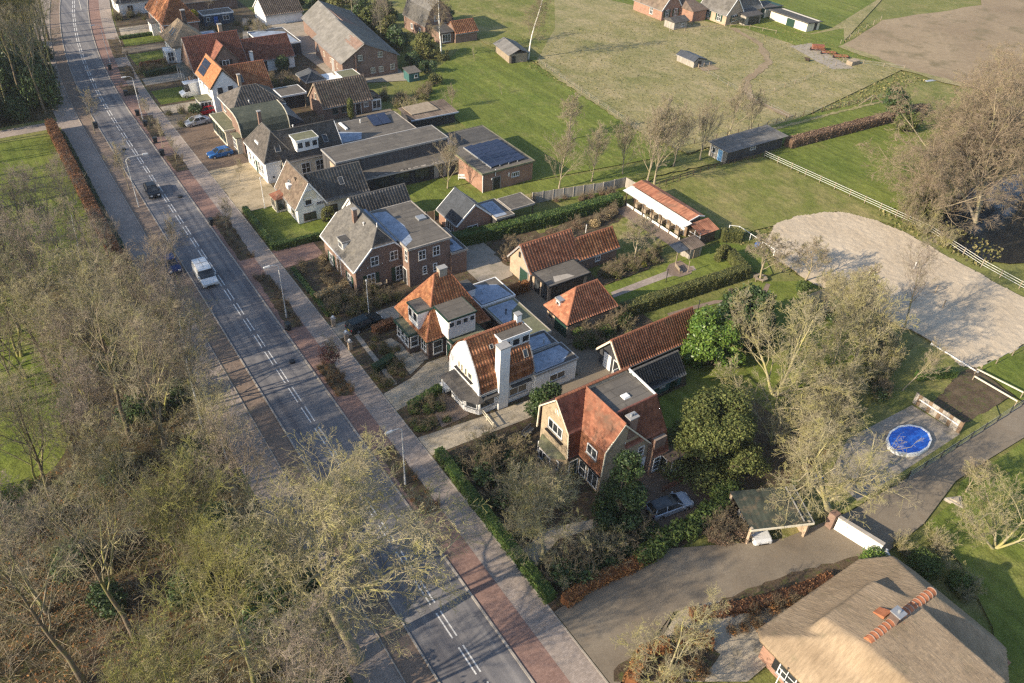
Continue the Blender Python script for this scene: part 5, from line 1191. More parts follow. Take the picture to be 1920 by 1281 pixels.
H.box('wall', 'brick_sand', 52.9, 59.2, 66.8, 70.4, 0, 2.4); flat_roof(H, 52.8, 59.4, 66.5, 70.2, 2.65, 'bitumen', 'black'); H.part('frost_patch', MB().prism([(54, 67.0, 2.648), (57.2, 66.9, 2.648), (56.6, 67.8, 2.648), (54.6, 68.2, 2.648)], [(54, 67.0, 2.656), (57.2, 66.9, 2.656), (56.6, 67.8, 2.656), (54.6, 68.2, 2.656)]), 'kerb')
for x in (54.2, 56.0, 57.8): win(H, 'S', 66.8, x, 1.2, 1.6, 2.1, 2, 1, frame='black', sill=False)
for y in (67.6, 69.2): win(H, 'W', 52.9, y, 1.2, 1.2, 2.1, 2, 1, frame='black', sill=False)
# small pyramid roof garage
H = House('hipped_garage', 'small garage with orange hipped tile roof, tiny dormer and green doors', 'garage', (54, 61))
H.box('wall', 'brick_sand', 50.3, 57.6, 59.2, 63.4, 0, 2.45); hip_roof(H, 50.3, 57.6, 59.2, 63.4, 2.45, 5.5, (52.9, 61.4), (56.2, 61.4), 'tile_terracotta', 'pan', .35, 'tile_orange', 'black')
dormer(H, 'W', 50.8, 52.0, 61.6, 62.4, 3.2, 4.0, 'white', 'zinc', 'grey_trim', 1, .6); door(H, 'W', 50.3, 60.5, 2.2, 2.1, 'dark_green', 'dark_green'); win(H, 'W', 50.3, 62.6, 1.5, .7, .7, 1, 1, frame='dark_wood')
# long tiled outbuilding, then dark shed
H = House('long_outbuilding', 'long black-boarded outbuilding with orange tile roof and white doors', 'outbuilding', (57, 51.6))
gable_body(H, 'x', 51.0, 62.8, 49.7, 53.7, 2.3, 4.7, 'black_board'); gable_roof(H, 'x', 51.0, 62.8, 49.7, 53.7, 2.3, 4.7, 'tile_terracotta', 'pan', None, .3, .45, trim='cream', cap='tile_orange')
door(H, 'W', 51.0, 52.2, 1.1, 2.1, 'white'); d = door(H, 'W', 51.0, 50.6, .9, 2.1, 'black'); H.part('open_door', MB().box(49.9, 51.0, 49.85, 49.92, .1, 2.0), 'white')
H = House('dark_tiled_shed', 'teal boarded shed with dark tile roof between the outbuilding and ochre house', 'shed', (54, 46.6))
gable_body(H, 'x', 50.2, 56.6, 45.6, 48.6, 2.1, 3.8, 'teal_board'); gable_roof(H, 'x', 50.2, 56.6, 45.6, 48.6, 2.1, 3.8, 'anthracite', 'pan', None, .3, .2, trim='white', cap='tile_grey'); win(H, 'S', 45.6, 53.6, 1.3, .9, .6, 2, 1); door(H, 'S', 45.6, 55.4, .9, 1.9, 'dark_green', 'dark_green')

# stable with pale translucent canopy
H = House('stable', 'long stable with terracotta sheet roof and pale canopy over the stalls', 'stable', (81, 76))
H.box('wall', 'brown_board', 80.6, 83.0, 70.0, 82.2, 0, 2.7)
slope(H, [(80.2, 69.6, 3.05), (80.2, 82.5, 3.05), (82.1, 82.5, 3.45), (82.1, 69.6, 3.45)], 'tile_terracotta', 'ribs'); slope(H, [(83.3, 69.6, 3.05), (83.3, 82.5, 3.05), (82.1, 82.5, 3.45), (82.1, 69.6, 3.45)], 'tile_terracotta', 'ribs')
slope(H, [(78.4, 69.0, 2.55), (78.4, 82.5, 2.55), (80.25, 82.5, 2.9), (80.25, 69.0, 2.9)], 'white_sheet', 'sheet', 'canopy')
H.part('kick_board', MB().box(78.9, 79.0, 69.6, 81.8, 0, .55), 'white'); barge(H, [(83.3, 69.55, 3.0), (82.1, 69.55, 3.4), (80.2, 69.55, 3.0)], 'white', .1, .16)
for i in range(7):
    y = 69.8 + i * 2.0
    H.box('canopy_post', 'dark_wood', 78.75, 78.87, y, y + .12, 0, 2.5)
for i in range(6):
    y = 71.0 + i * 1.85
    H.part('stall_door', MB().box(80.5, 80.58, y - .55, y + .55, .1, 1.25), 'white'); H.part('stall_rack', MB().box(79.5, 80.4, y - .5, y + .4, .35, .95), 'wood')
H.box('lean_to', 'dark_wood', 80.4, 83.6, 67.2, 69.4, 0, 2.0); slope(H, [(80.2, 66.9, 1.9), (84.0, 66.9, 1.9), (84.0, 69.5, 2.6), (80.2, 69.5, 2.6)], 'tile_terracotta', 'ribs'); H.part('lattice', MB().box(80.35, 80.4, 67.1, 67.2, 0, 2.1).box(80.35, 80.4, 68.2, 68.3, 0, 2.1).box(80.3, 80.35, 67.0, 69.3, .7, .78).box(80.3, 80.35, 67.0, 69.3, 1.4, 1.48), 'white')
H = House('tool_shed', 'leaning weathered tool shed with brown roof beside the stable', 'shed', (77.4, 65.8))
H.box('wall', 'grey_board', 76.4, 78.6, 64.9, 66.7, 0, 1.9); slope(H, [(76.1, 64.6, 1.95), (78.9, 64.6, 1.95), (78.9, 67.0, 2.4), (76.1, 67.0, 2.4)], 'tile_brown', 'ribs'); door(H, 'S', 64.9, 77.6, .9, 1.7, 'wood', 'wood'); slope(H, [(74.0, 65.0, 1.9), (76.2, 65.0, 1.9), (76.2, 67, 2.2), (74.0, 67, 2.2)], 'anthracite', 'ribs'); H.box('post', 'wood', 74.0, 74.1, 65.1, 65.2, 0, 1.9)

# field shed (blue doors)
H = House('field_shed', 'dark boarded field shed with grey felt roof and pale blue doors', 'shed', (111, 87))
H.box('wall', 'metal_clad', 104.2, 118.4, 84.9, 89.0, 0, 2.3); slope(H, [(103.7, 84.4, 2.35), (118.9, 84.2, 2.35), (118.9, 89.5, 2.55), (103.7, 89.5, 2.55)], 'corrugated', 'sheet'); H.box('front_boarding', 'grey_board', 104.1, 104.19, 84.9, 89.0, 0, 2.3)
d = door(H, 'W', 104.1, 86.4, 1.0, 2.0, 'blue_plastic'); M['pale_blue'] = mat_plain('pale_blue_paint', (0.22, 0.44, 0.68), .5, .3); d.data = d.data.copy(); d.data.materials.clear(); d.data.materials.append(M['pale_blue'])
win(H, 'W', 104.1, 88.0, 1.4, .8, 1.0, 1, 1); win(H, 'S', 84.9, 110.5, 1.6, 1.4, .5, 2, 1)
# hut in the paddock
H = House('paddock_hut', 'small grey boarded animal hut with dark pitched roof in the dry paddock', 'hut', (135, 125.8))
gable_body(H, 'y', 133.2, 136.6, 123.2, 128.6, 1.7, 2.3, 'grey_board', 134.2); gable_roof(H, 'y', 133.2, 136.6, 123.2, 128.6, 1.7, 2.3, 'anthracite', 'sheet', 134.2, .25, .2, trim='black'); H.box('opening_shade_panel', 'black', 134.4, 135.4, 123.14, 123.2, .1, 1.5)  # black slab on the closed wall paints the shade inside the hut entrance
# farm at the top right
H = House('far_farmhouse', 'distant sand brick farmhouse with grey tile roof and green shutters', 'farmhouse', (169, 147))
gable_body(H, 'y', 162.8, 168.6, 142.5, 152, 3.0, 6.6, 'brick_sand'); gable_roof(H, 'y', 162.8, 168.6, 142.5, 152, 3.0, 6.6, 'tile_grey', 'barn', None)
gable_body(H, 'x', 168.6, 176.6, 143.5, 152, 3.0, 6.4, 'brick_sand'); gable_roof(H, 'x', 168.6, 176.6, 143.5, 152, 3.0, 6.4, 'tile_grey', 'barn', None, g0=False)
win(H, 'W', 162.8, 145, 1.7, 1.2, 1.8, 2, 2, shut='dark_green'); win(H, 'S', 142.5, 165.6, 1.7, 1.4, 1.6, 2, 2, shut='dark_green'); win(H, 'W', 162.8, 149, 1.7, 1.2, 1.8, 2, 2, shut='dark_green'); H.box('cart_shed', 'grey_board', 167.5, 173.0, 140.2, 143.4, 0, 2.4); H.part('cart_shed_roof', MB().prism([(167.2, 139.8, 2.4), (173.4, 139.8, 2.4), (173.4, 143.6, 3.0), (167.2, 143.6, 3.0)], [(167.2, 139.8, 2.52), (173.4, 139.8, 2.52), (173.4, 143.6, 3.15), (167.2, 143.6, 3.15)]), 'tile_dark'); H.part('aviary', MB().box(164.3, 164.4, 140.2, 140.3, 0, 2).box(166.6, 166.7, 140.2, 140.3, 0, 2).box(164.2, 166.9, 140.0, 142.4, 2.0, 2.1), 'green_sheet'); H.box('opening_shade_panel', 'black', 168.6, 172.6, 140.12, 140.2, .2, 2.1)  # cart shed front is closed; a black slab paints its shaded interior
H = House('far_farmhouse', 'distant brick farmhouse wing with thatch-brown roof and white windows', 'farmhouse', (154, 158))
gable_body(H, 'y', 150.5, 157, 153, 164, 3.0, 7.0, 'brick_red'); gable_roof(H, 'y', 150.5, 157, 153, 164, 3.0, 7.0, 'tile_brown', 'barn', None); win(H, 'S', 153, 152.2, 1.8, 1.1, 1.8, 2, 2, shut='dark_green'); win(H, 'S', 153, 155.2, 1.8, 1.1, 1.8, 2, 2, shut='dark_green'); win(H, 'W', 150.5, 157, 1.8, 1.2, 1.8, 2, 2)
H.box('rear_wing', 'brick_red', 157, 161.6, 148.5, 155, 0, 2.8); H.part('rear_roof', MB().prism([(156.6, 148.2, 2.8), (162, 148.2, 2.8), (162, 155, 2.8), (156.6, 155, 2.8)], [(156.6, 148.2, 2.9), (162, 148.2, 2.9), (160, 154, 5), (158, 154, 5)]), 'tile_brown')
H = House('small_stable', 'small grey boarded stable with black roof beside the far farmhouse', 'stable', (150.5, 147.4))
H.box('wall', 'grey_board', 148.2, 152.6, 145.8, 149.4, 0, 1.9); H.part('shed_roof', MB().prism([(147.9, 145.4, 1.9), (153, 145.4, 1.9), (153, 149.8, 1.9), (147.9, 149.8, 1.9)], [(147.9, 145.4, 2.0), (153, 145.4, 2.0), (153, 147.6, 2.8), (147.9, 147.6, 2.8)]), 'bitumen_dark'); win(H, 'S', 145.8, 151, 1.1, 1.0, .8, 2, 1)
H = House('long_white_shed', 'long pale shed with black roof and green doors at the far farm', 'shed', (180.5, 135))
H.box('wall', 'cream_wall', 178.2, 183.0, 129.4, 141.5, 0, 2.3); H.part('shed_roof', MB().prism([(177.8, 128.9, 2.3), (183.6, 128.9, 2.1), (183.6, 142, 2.1), (177.8, 142, 2.3)], [(177.8, 128.9, 2.6), (183.6, 128.9, 2.2), (183.6, 142, 2.2), (177.8, 142, 2.6)]), 'bitumen_dark')
door(H, 'W', 178.2, 134.6, 2.6, 2.0, 'dark_green', 'white'); door(H, 'W', 178.2, 131.2, 2.0, 2.0, 'cream', 'white'); H.box('opening_shade_panel', 'black', 181.0, 182.0, 129.34, 129.4, 0, 2.0)  # black slab paints the dark of a doorway, the wall has no hole
H = House('green_shed', 'dark green boarded double shed behind the far farmhouse', 'shed', (181, 146))
H.box('wall', 'green_board', 177.2, 184.0, 143.0, 148.0, 0, 2.6); H.part('shed_roof', MB().prism([(176.8, 142.6, 2.6), (184.4, 142.6, 2.4), (184.4, 148.4, 2.4), (176.8, 148.4, 2.6)], [(176.8, 142.6, 2.9), (184.4, 142.6, 2.5), (184.4, 148.4, 2.5), (176.8, 148.4, 2.9)]), 'bitumen_dark'); door(H, 'S', 143.0, 178.6, 1.8, 2.1, 'cream', 'white')
# tall mansard house with garden shed by the big lawn
p = S(832, 60); 
H = House('garden_house', 'brick house with grey mansard gable roof and orange rear wing beyond the lawn', 'house', (94, 171))
pr_ = [(89.6, 0), (97.0, 0), (97.0, 3.2), (95.8, 6.4), (93.3, 8.6), (90.8, 6.4), (89.6, 3.2)]
H.part('wall', MB().prism([(p[0], 166.5, p[1]) for p in pr_], [(p[0], 177, p[1]) for p in pr_]), 'brick_brown')
for a, b in ((((89.3, 3.0)), (90.8, 6.45)), ((90.8, 6.45), (93.3, 8.7)), ((97.3, 3.0), (95.8, 6.45)), ((95.8, 6.45), (93.3, 8.7))):
    slope(H, [(a[0], 166.2, a[1]), (a[0], 177.3, a[1]), (b[0], 177.3, b[1]), (b[0], 166.2, b[1])], 'slate', 'slate')
chimney(H, 92.3, 173, 7.2, 9.4, .5, .5, 'brick_brown'); win(H, 'S', 166.5, 92.6, 4.6, 1.2, 1.2, 3, 1); win(H, 'S', 166.5, 94.8, 4.4, .8, 1.9, 1, 1, frame='dark_wood')
for y in (169, 173): win(H, 'W', 89.6, y, 1.5, 1.0, 1.2, 2, 1)
H.box('veranda', 'brick_brown', 91.2, 94.6, 162.4, 166.5, 0, 2.5); H.part('veranda_roof', MB().prism([(90.9, 162.0, 2.5), (94.9, 162.0, 2.5), (94.9, 166.5, 3.1), (90.9, 166.5, 3.1)], [(90.9, 162.0, 2.6), (94.9, 162.0, 2.6), (94.9, 166.5, 3.25), (90.9, 166.5, 3.25)]), 'bitumen_dark'); win(H, 'S', 162.4, 92.8, 1.3, 2.2, 1.7, 3, 1)
gable_body(H, 'x', 94.8, 100.6, 161.6, 166.0, 2.3, 4.2, 'brick_brown'); gable_roof(H, 'x', 94.8, 100.6, 161.6, 166.0, 2.3, 4.2, 'tile_orange', 'panb', None, .3, .15, g0=False)
H = House('log_store', 'low log store with grey sheet roof at the edge of the lawn', 'shed', (99.6, 147.6))
H.part('wall', MB().extrude([(98.2, 144.4), (102.4, 143.6), (104.0, 151.0), (99.6, 152.0)], 0, 2.1), 'wood')
slope(H, [(97.6, 143.8, 2.0), (99.0, 152.4, 2.0), (101.7, 152.0, 3.2), (100.2, 143.4, 3.2)], 'corrugated', 'sheet'); slope(H, [(103.0, 143.0, 2.0), (104.6, 151.4, 2.0), (101.7, 152.0, 3.2), (100.2, 143.4, 3.2)], 'corrugated', 'sheet'); win(H, 'S', 144.0, 101.4, 1.2, 1.2, 1.2, 2, 1); H.box('opening_shade_panel', 'black', 98.6, 99.6, 144.0, 144.2, .1, 1.6)  # black slab on the solid store paints the shade of its entrance

# ------------------------------------------------------------------ thatched farm in the south-east corner
H = House('thatched_farm', 'large farmhouse under a rounded reed thatch roof with terracotta ridge', 'farmhouse', (46, 11))
H.box('wall', 'brick_red', 38.4, 53.6, 5.0, 16.9, 0, 2.75)
gx = np.arange(37.8, 54.81, .16); gy = np.arange(4.0, 18.01, .16)
GX, GY = np.meshgrid(gx, gy)
def hipz(X, Y):
    ze, zr = 2.55, 7.1
    n = ze + (18.0 - Y) / 6.5 * (zr - ze); s_ = ze + (Y - 4.0) / 7.5 * (zr - ze)
    w = 3.0 + (X - 37.8) / 4.6 * (zr - 3.0); e = ze + (54.8 - X) / 4.9 * (zr - ze)
    return np.minimum(np.minimum(n, s_), np.minimum(np.minimum(w, e), zr))
Z = hipz(GX, GY)
d1 = 5.75 + (15.2 - GY) * .34                       # long swept dormer on the north slope
inside = np.clip((GX - 40.6) / 1.0, 0, 1) * np.clip((48.6 - GX) / .5, 0, 1) * np.clip((15.25 - GY) / .25, 0, 1)
Z = np.where((inside > 0), np.maximum(Z, Z + (np.minimum(d1, 7.1) - Z) * inside), Z)
for _ in range(2):
    Zp = np.pad(Z, 1, mode='edge'); Z = (Zp[:-2, 1:-1] + Zp[2:, 1:-1] + Zp[1:-1, :-2] + Zp[1:-1, 2:] + 4 * Z) / 8
Z += rng.normal(0, .012, Z.shape)
# rounded corners of the eaves
cor = np.minimum.reduce([np.hypot(GX - a, GY - b) for a, b in ((37.2, 18.0), (54.8, 18.0), (37.2, 4.0), (54.8, 4.0))])
ny_, nx_ = Z.shape
V = np.stack([GX, GY, Z], -1).reshape(-1, 3)
ii, jj = np.meshgrid(np.arange(ny_ - 1), np.arange(nx_ - 1), indexing='ij'); a_ = ii * nx_ + jj
F = np.stack([a_, a_ + 1, a_ + nx_ + 1, a_ + nx_], -1).reshape(-1, 4)
bx = GX[:-1, :-1].ravel() + .08; by = GY[:-1, :-1].ravel() + .08
keep = ((bx - 37.8) + (18.0 - by) > 1.0) & ((54.8 - bx) + (18.0 - by) > 3.2) & ((54.8 - bx) + (by - 4.0) > 3.0) & ((bx - 37.2) + (by - 4.0) > 1.3)
F = F[keep]
me = np_mesh('thatched_roof', V, F, M['thatch'], True)
bm = bmesh.new(); bm.from_mesh(me); bmesh.ops.delete(bm, geom=[v for v in bm.verts if not v.link_faces], context='VERTS')
be = [e for e in bm.edges if len(e.link_faces) == 1]
r_ = bmesh.ops.extrude_edge_only(bm, edges=be)
nv_ = [g for g in r_['geom'] if isinstance(g, bmesh.types.BMVert)]
cx_, cy_ = 46.0, 11.0
for v in nv_: v.co.z -= .38; v.co.x += (cx_ - v.co.x) * .012; v.co.y += (cy_ - v.co.y) * .012
be = [e for e in bm.edges if len(e.link_faces) == 1]; r_ = bmesh.ops.extrude_edge_only(bm, edges=be)
for v in [g for g in r_['geom'] if isinstance(g, bmesh.types.BMVert)]: v.co.x += (cx_ - v.co.x) * .12; v.co.y += (cy_ - v.co.y) * .12; v.co.z += .3
bm.to_mesh(me); bm.free()
H.part('thatched_roof', me, 'thatch')
rt = MB(); 
for k in range(13):
    t = 2 * math.pi
seg = [(x, .48) for x in np.arange(42.0, 50.0, .48)]
tile_me = None
for i, (x, L) in enumerate(seg):
    if 44.6 < x < 45.6: continue
    m = MB(); n_ = 7
    A = [(x, 11.45 + .36 * math.cos(math.pi * k / n_), 6.92 + .34 * math.sin(math.pi * k / n_)) for k in range(n_ + 1)]
    B = [(x + .40, p[1] * 1 + (p[1] - 11.45) * .06, p[2] + (p[2] - 6.92) * .06) for p in A]
    m.prism(A, B); H.part('ridge_tile', m, 'terracotta')
    m = MB(); A = [(x + .40, 11.45 + .40 * math.cos(math.pi * k / n_), 6.92 + .385 * math.sin(math.pi * k / n_)) for k in range(n_ + 1)]; B = [(x + .48, p[1], p[2]) for p in A]
    m.prism(A, B); H.part('mortar_joint', m, 'mortar')
chimney(H, 45.2, 11.45, 6.6, 8.0, .75, .75, 'brick_dark', 'zinc', 1)
H.part('chimney_flashing', MB().prism([(44.7, 12.0, 6.55), (45.7, 12.0, 6.55), (45.6, 12.9, 6.2), (44.8, 12.9, 6.2)], [(44.7, 12.0, 7.15), (45.7, 12.0, 7.15), (45.6, 12.9, 6.62), (44.8, 12.9, 6.62)]), 'terracotta')
H.part('chimney_flashing', MB().prism([(44.7, 10.9, 6.55), (45.7, 10.9, 6.55), (45.6, 10.0, 6.0), (44.8, 10.0, 6.0)], [(44.7, 10.9, 7.1), (45.7, 10.9, 7.1), (45.6, 10.0, 6.55), (44.8, 10.0, 6.55)]), 'terracotta')
win(H, 'W', 38.4, 14.2, 1.45, 1.7, 1.5, 2, 2, shut='black'); win(H, 'W', 38.4, 10.2, 1.45, 1.7, 1.5, 2, 2, shut='black'); door(H, 'W', 38.4, 7.5, 1.1, 2.1, 'dark_green')

# carport, pool wall, farm gate wall
H = House('carport', 'open carport with moss-stained green profiled roof beside the drive', 'carport', (49.6, 26))
ang = [(46.0, 25.4), (51.6, 22.9), (53.3, 26.9), (47.5, 29.6)]
slope(H, [(46.0, 25.4, 2.35), (51.6, 22.9, 2.35), (53.3, 26.9, 2.6), (47.5, 29.6, 2.6)], 'green_sheet', 'sheet', 'roof_sheet')
H.part('fascia', MB().beam((45.95, 25.35, 2.28), (51.65, 22.8, 2.28), .1, .2), 'cream'); H.part('fascia', MB().beam((51.65, 22.8, 2.28), (53.4, 26.95, 2.53), .1, .2), 'grey_trim'); H.part('ridge_strip', MB().beam((50.9, 23.4, 2.5), (52.5, 27.1, 2.72), .12, .06), 'grey_trim')
for x, y in ((46.2, 25.5), (51.4, 23.2), (47.6, 29.3), (52.9, 26.8)): H.part('post', MB().box(x - .12, x + .12, y - .12, y + .12, 0, 2.4), 'brick_sand')
H.part('back_wall', MB().prism([(47.5, 29.4, 0), (53.0, 26.8, 0), (53.1, 27.0, 0), (47.6, 29.6, 0)], [(47.5, 29.4, 2.4), (53.0, 26.8, 2.4), (53.1, 27.0, 2.4), (47.6, 29.6, 2.4)]), 'brown_board')
H.part('side_wall', MB().prism([(51.5, 23.2, 0), (51.7, 23.1, 0), (53.0, 26.7, 0), (52.8, 26.8, 0)], [(51.5, 23.2, 2.3), (51.7, 23.1, 2.3), (53.0, 26.7, 2.5), (52.8, 26.8, 2.5)]), 'brick_sand')
H = House('garden_wall', 'tall white rendered gate wall beside the drive', 'wall', (55.1, 20.2))
H.part('wall', MB().prism([(54.6, 22.2, 0), (54.9, 22.2, 0), (55.8, 18.0, 0), (55.5, 17.9, 0)], [(54.6, 22.2, 1.85), (54.9, 22.2, 1.85), (55.8, 18.0, 1.85), (55.5, 17.9, 1.85)]), 'white_wall')
H.part('coping', MB().prism([(54.55, 22.25, 1.852), (54.95, 22.25, 1.852), (55.87, 17.95, 1.852), (55.43, 17.85, 1.852)], [(54.55, 22.25, 1.93), (54.95, 22.25, 1.93), (55.87, 17.95, 1.93), (55.43, 17.85, 1.93)]), 'kerb')
H.part('gate_pillar', MB().box(54.2, 55.0, 22.3, 23.0, 0, 2.1), 'brick_brown')
H = House('pool_wall', 'weathered board wall with white top rail beside the pool', 'wall', (77.2, 26))
for i in range(14): H.part('board', MB().box(77.28, 77.36, 23.4 + i * .42, 23.80 + i * .42, 0, 1.75), 'grey_board' if i % 3 else 'brown_board')
for y in (23.4, 25.3, 27.2, 29.1): H.box('post', 'dark_wood', 77.36, 77.50, y, y + .14, 0, 1.8)
H.part('rail', MB().beam((77.1, 23.8, 1.3), (77.1, 28.6, 1.3), .12, .1), 'white')
for y in (23.9, 28.5): H.box('rail_bracket', 'white', 77.05, 77.28, y, y + .06, 1.2, 1.26)
# ------------------------------------------------------------------ vegetation
def mat_bark(name, c1, c2, moss=None, lim=(0.45, 0.62), ns=0.9):
    m, nt, b = new_mat(name, 0.95, 0.1)
    p = coords(nt)
    col = ramp(nt, noise(nt, p, 2.5, 4), [(0.3, c1), (0.7, c2)])
    if moss:
        f = ramp(nt, noise(nt, p, ns, 4, .6), [(lim[0], (0, 0, 0)), (lim[1], (1, 1, 1))])
        col = mix(nt, f, col, moss)
    nt.links.new(col, b.inputs['Base Color']); return m

M['bark_grey'] = mat_bark('grey_bark', (0.205, 0.17, 0.122), (0.31, 0.262, 0.19), (0.255, 0.24, 0.105), (0.44, .64))
M['bark_dark'] = mat_bark('dark_bark', (0.115, 0.09, 0.065), (0.185, 0.148, 0.105), (0.16, 0.15, 0.055), (0.48, .66))
M['bark_moss'] = mat_bark('mossy_bark', (0.16, 0.138, 0.085), (0.255, 0.225, 0.13), (0.25, 0.24, 0.07), (0.38, .58))
M['bark_yellow'] = mat_bark('lichen_bark', (0.25, 0.215, 0.145), (0.36, 0.315, 0.21), (0.345, 0.315, 0.12), (0.44, .64))
M['bark_tan'] = mat_bark('tan_bark', (0.25, 0.205, 0.145), (0.36, 0.30, 0.215), (0.29, 0.262, 0.125), (0.48, .66))
M['bark_birch'] = mat_bark('birch_bark', (0.60, 0.58, 0.53), (0.74, 0.72, 0.67), (0.10, 0.09, 0.08), (0.60, .64), 3.0)
M['bark_brown'] = mat_bark('brown_bark', (0.215, 0.165, 0.115), (0.31, 0.245, 0.17), (0.26, 0.235, 0.11), (0.52, .68))
M['bark_mauve'] = mat_bark('mauve_grey_bark', (0.20, 0.16, 0.128), (0.30, 0.248, 0.20), (0.235, 0.215, 0.11), (0.52, .70))
M['twig_brown'] = mat_bark('brown_twigs', (0.155, 0.122, 0.078), (0.235, 0.192, 0.125))
M['leaf_dark'] = mat_rnd('dark_evergreen_leaf', (0.020, 0.045, 0.014), (0.075, 0.115, 0.032), .5, .4, .35, 1.0, translucent=.15)
M['leaf_yew'] = mat_rnd('yew_leaf', (0.045, 0.066, 0.018), (0.155, 0.165, 0.048), .7, .25, .35, .8, translucent=.15)
M['leaf_laurel'] = mat_rnd('laurel_leaf', (0.055, 0.125, 0.018), (0.185, 0.265, 0.045), .4, .5, .3, .7, translucent=.25)
M['leaf_box'] = mat_rnd('box_leaf', (0.045, 0.085, 0.018), (0.115, 0.150, 0.035), .6, .3, .3, 1.2, translucent=.15)
M['leaf_olive'] = mat_rnd('olive_shrub_leaf', (0.075, 0.085, 0.025), (0.17, 0.165, 0.055), .7, .25, .35, 1.0, translucent=.15)
M['leaf_beech'] = mat_rnd('dry_beech_leaf', (0.16, 0.075, 0.038), (0.30, 0.155, 0.075), .8, .2, .3, 1.2, translucent=.2)
M['leaf_rust'] = mat_rnd('rust_leaf', (0.20, 0.085, 0.035), (0.38, 0.20, 0.075), .8, .2, .3, 1.2, translucent=.2)
M['leaf_thorn'] = mat_rnd('thorn_twig', (0.13, 0.085, 0.058), (0.225, 0.155, 0.105), .9, .1, .3, 1.2)
M['leaf_grass'] = mat_rnd('dry_tall_grass', (0.34, 0.25, 0.125), (0.52, 0.40, 0.22), .8, .2, .2, 1.2, translucent=.2)
M['leaf_purple'] = mat_rnd('purple_leaf', (0.10, 0.045, 0.04), (0.19, 0.085, 0.07), .8, .2, .3, 1.0, translucent=.2)
M['leaf_yellow'] = mat_rnd('yellow_flower_leaf', (0.38, 0.36, 0.03), (0.62, 0.55, 0.05), .6, .3, .2, 1.0, translucent=.2)

class Tubes:
    """tapered branch tubes gathered by (points, sides) and meshed together in numpy"""
    def __init__(s): s.b = {}
    def add(s, pts, rad, sides):
        s.b.setdefault((len(pts), sides), []).append((pts, rad))
    def arrays(s):
        Vs, Fs, n = [], [], 0
        for (k, sd), L in s.b.items():
            P = np.array([a for a, _ in L], dtype=np.float64); Rr = np.array([b for _, b in L], dtype=np.float64)
            N = len(P)
            D = np.gradient(P, axis=1); D /= np.linalg.norm(D, axis=2, keepdims=True) + 1e-9
            ref = np.where(np.abs(D[..., 2:3]) < .9, np.array([0, 0, 1.0]), np.array([1.0, 0, 0]))
            A = np.cross(D, ref); A /= np.linalg.norm(A, axis=2, keepdims=True) + 1e-9
            B = np.cross(D, A)
            th = 2 * np.pi * np.arange(sd) / sd
            V = P[:, :, None, :] + Rr[:, :, None, None] * (np.cos(th)[None, None, :, None] * A[:, :, None, :] + np.sin(th)[None, None, :, None] * B[:, :, None, :])
            base = (np.arange(N) * k * sd)[:, None, None] + (np.arange(k - 1) * sd)[None, :, None]
            j = np.arange(sd)[None, None, :]; j2 = (np.arange(sd) + 1) % sd
            q = np.stack([base + j, base + j2[None, None, :], base + sd + j2[None, None, :], base + sd + j], -1).reshape(-1, 4)
            Vs.append(V.reshape(-1, 3)); Fs.append(q + n); n += N * k * sd
        return np.concatenate(Vs), np.concatenate(Fs)
    def mesh(s, name, mat): 
        V, F = s.arrays(); return np_mesh(name, V, F, mat, True)

def rot_about(d, ax, a):
    return d * math.cos(a) + np.cross(ax, d) * math.sin(a) + ax * np.dot(ax, d) * (1 - math.cos(a))

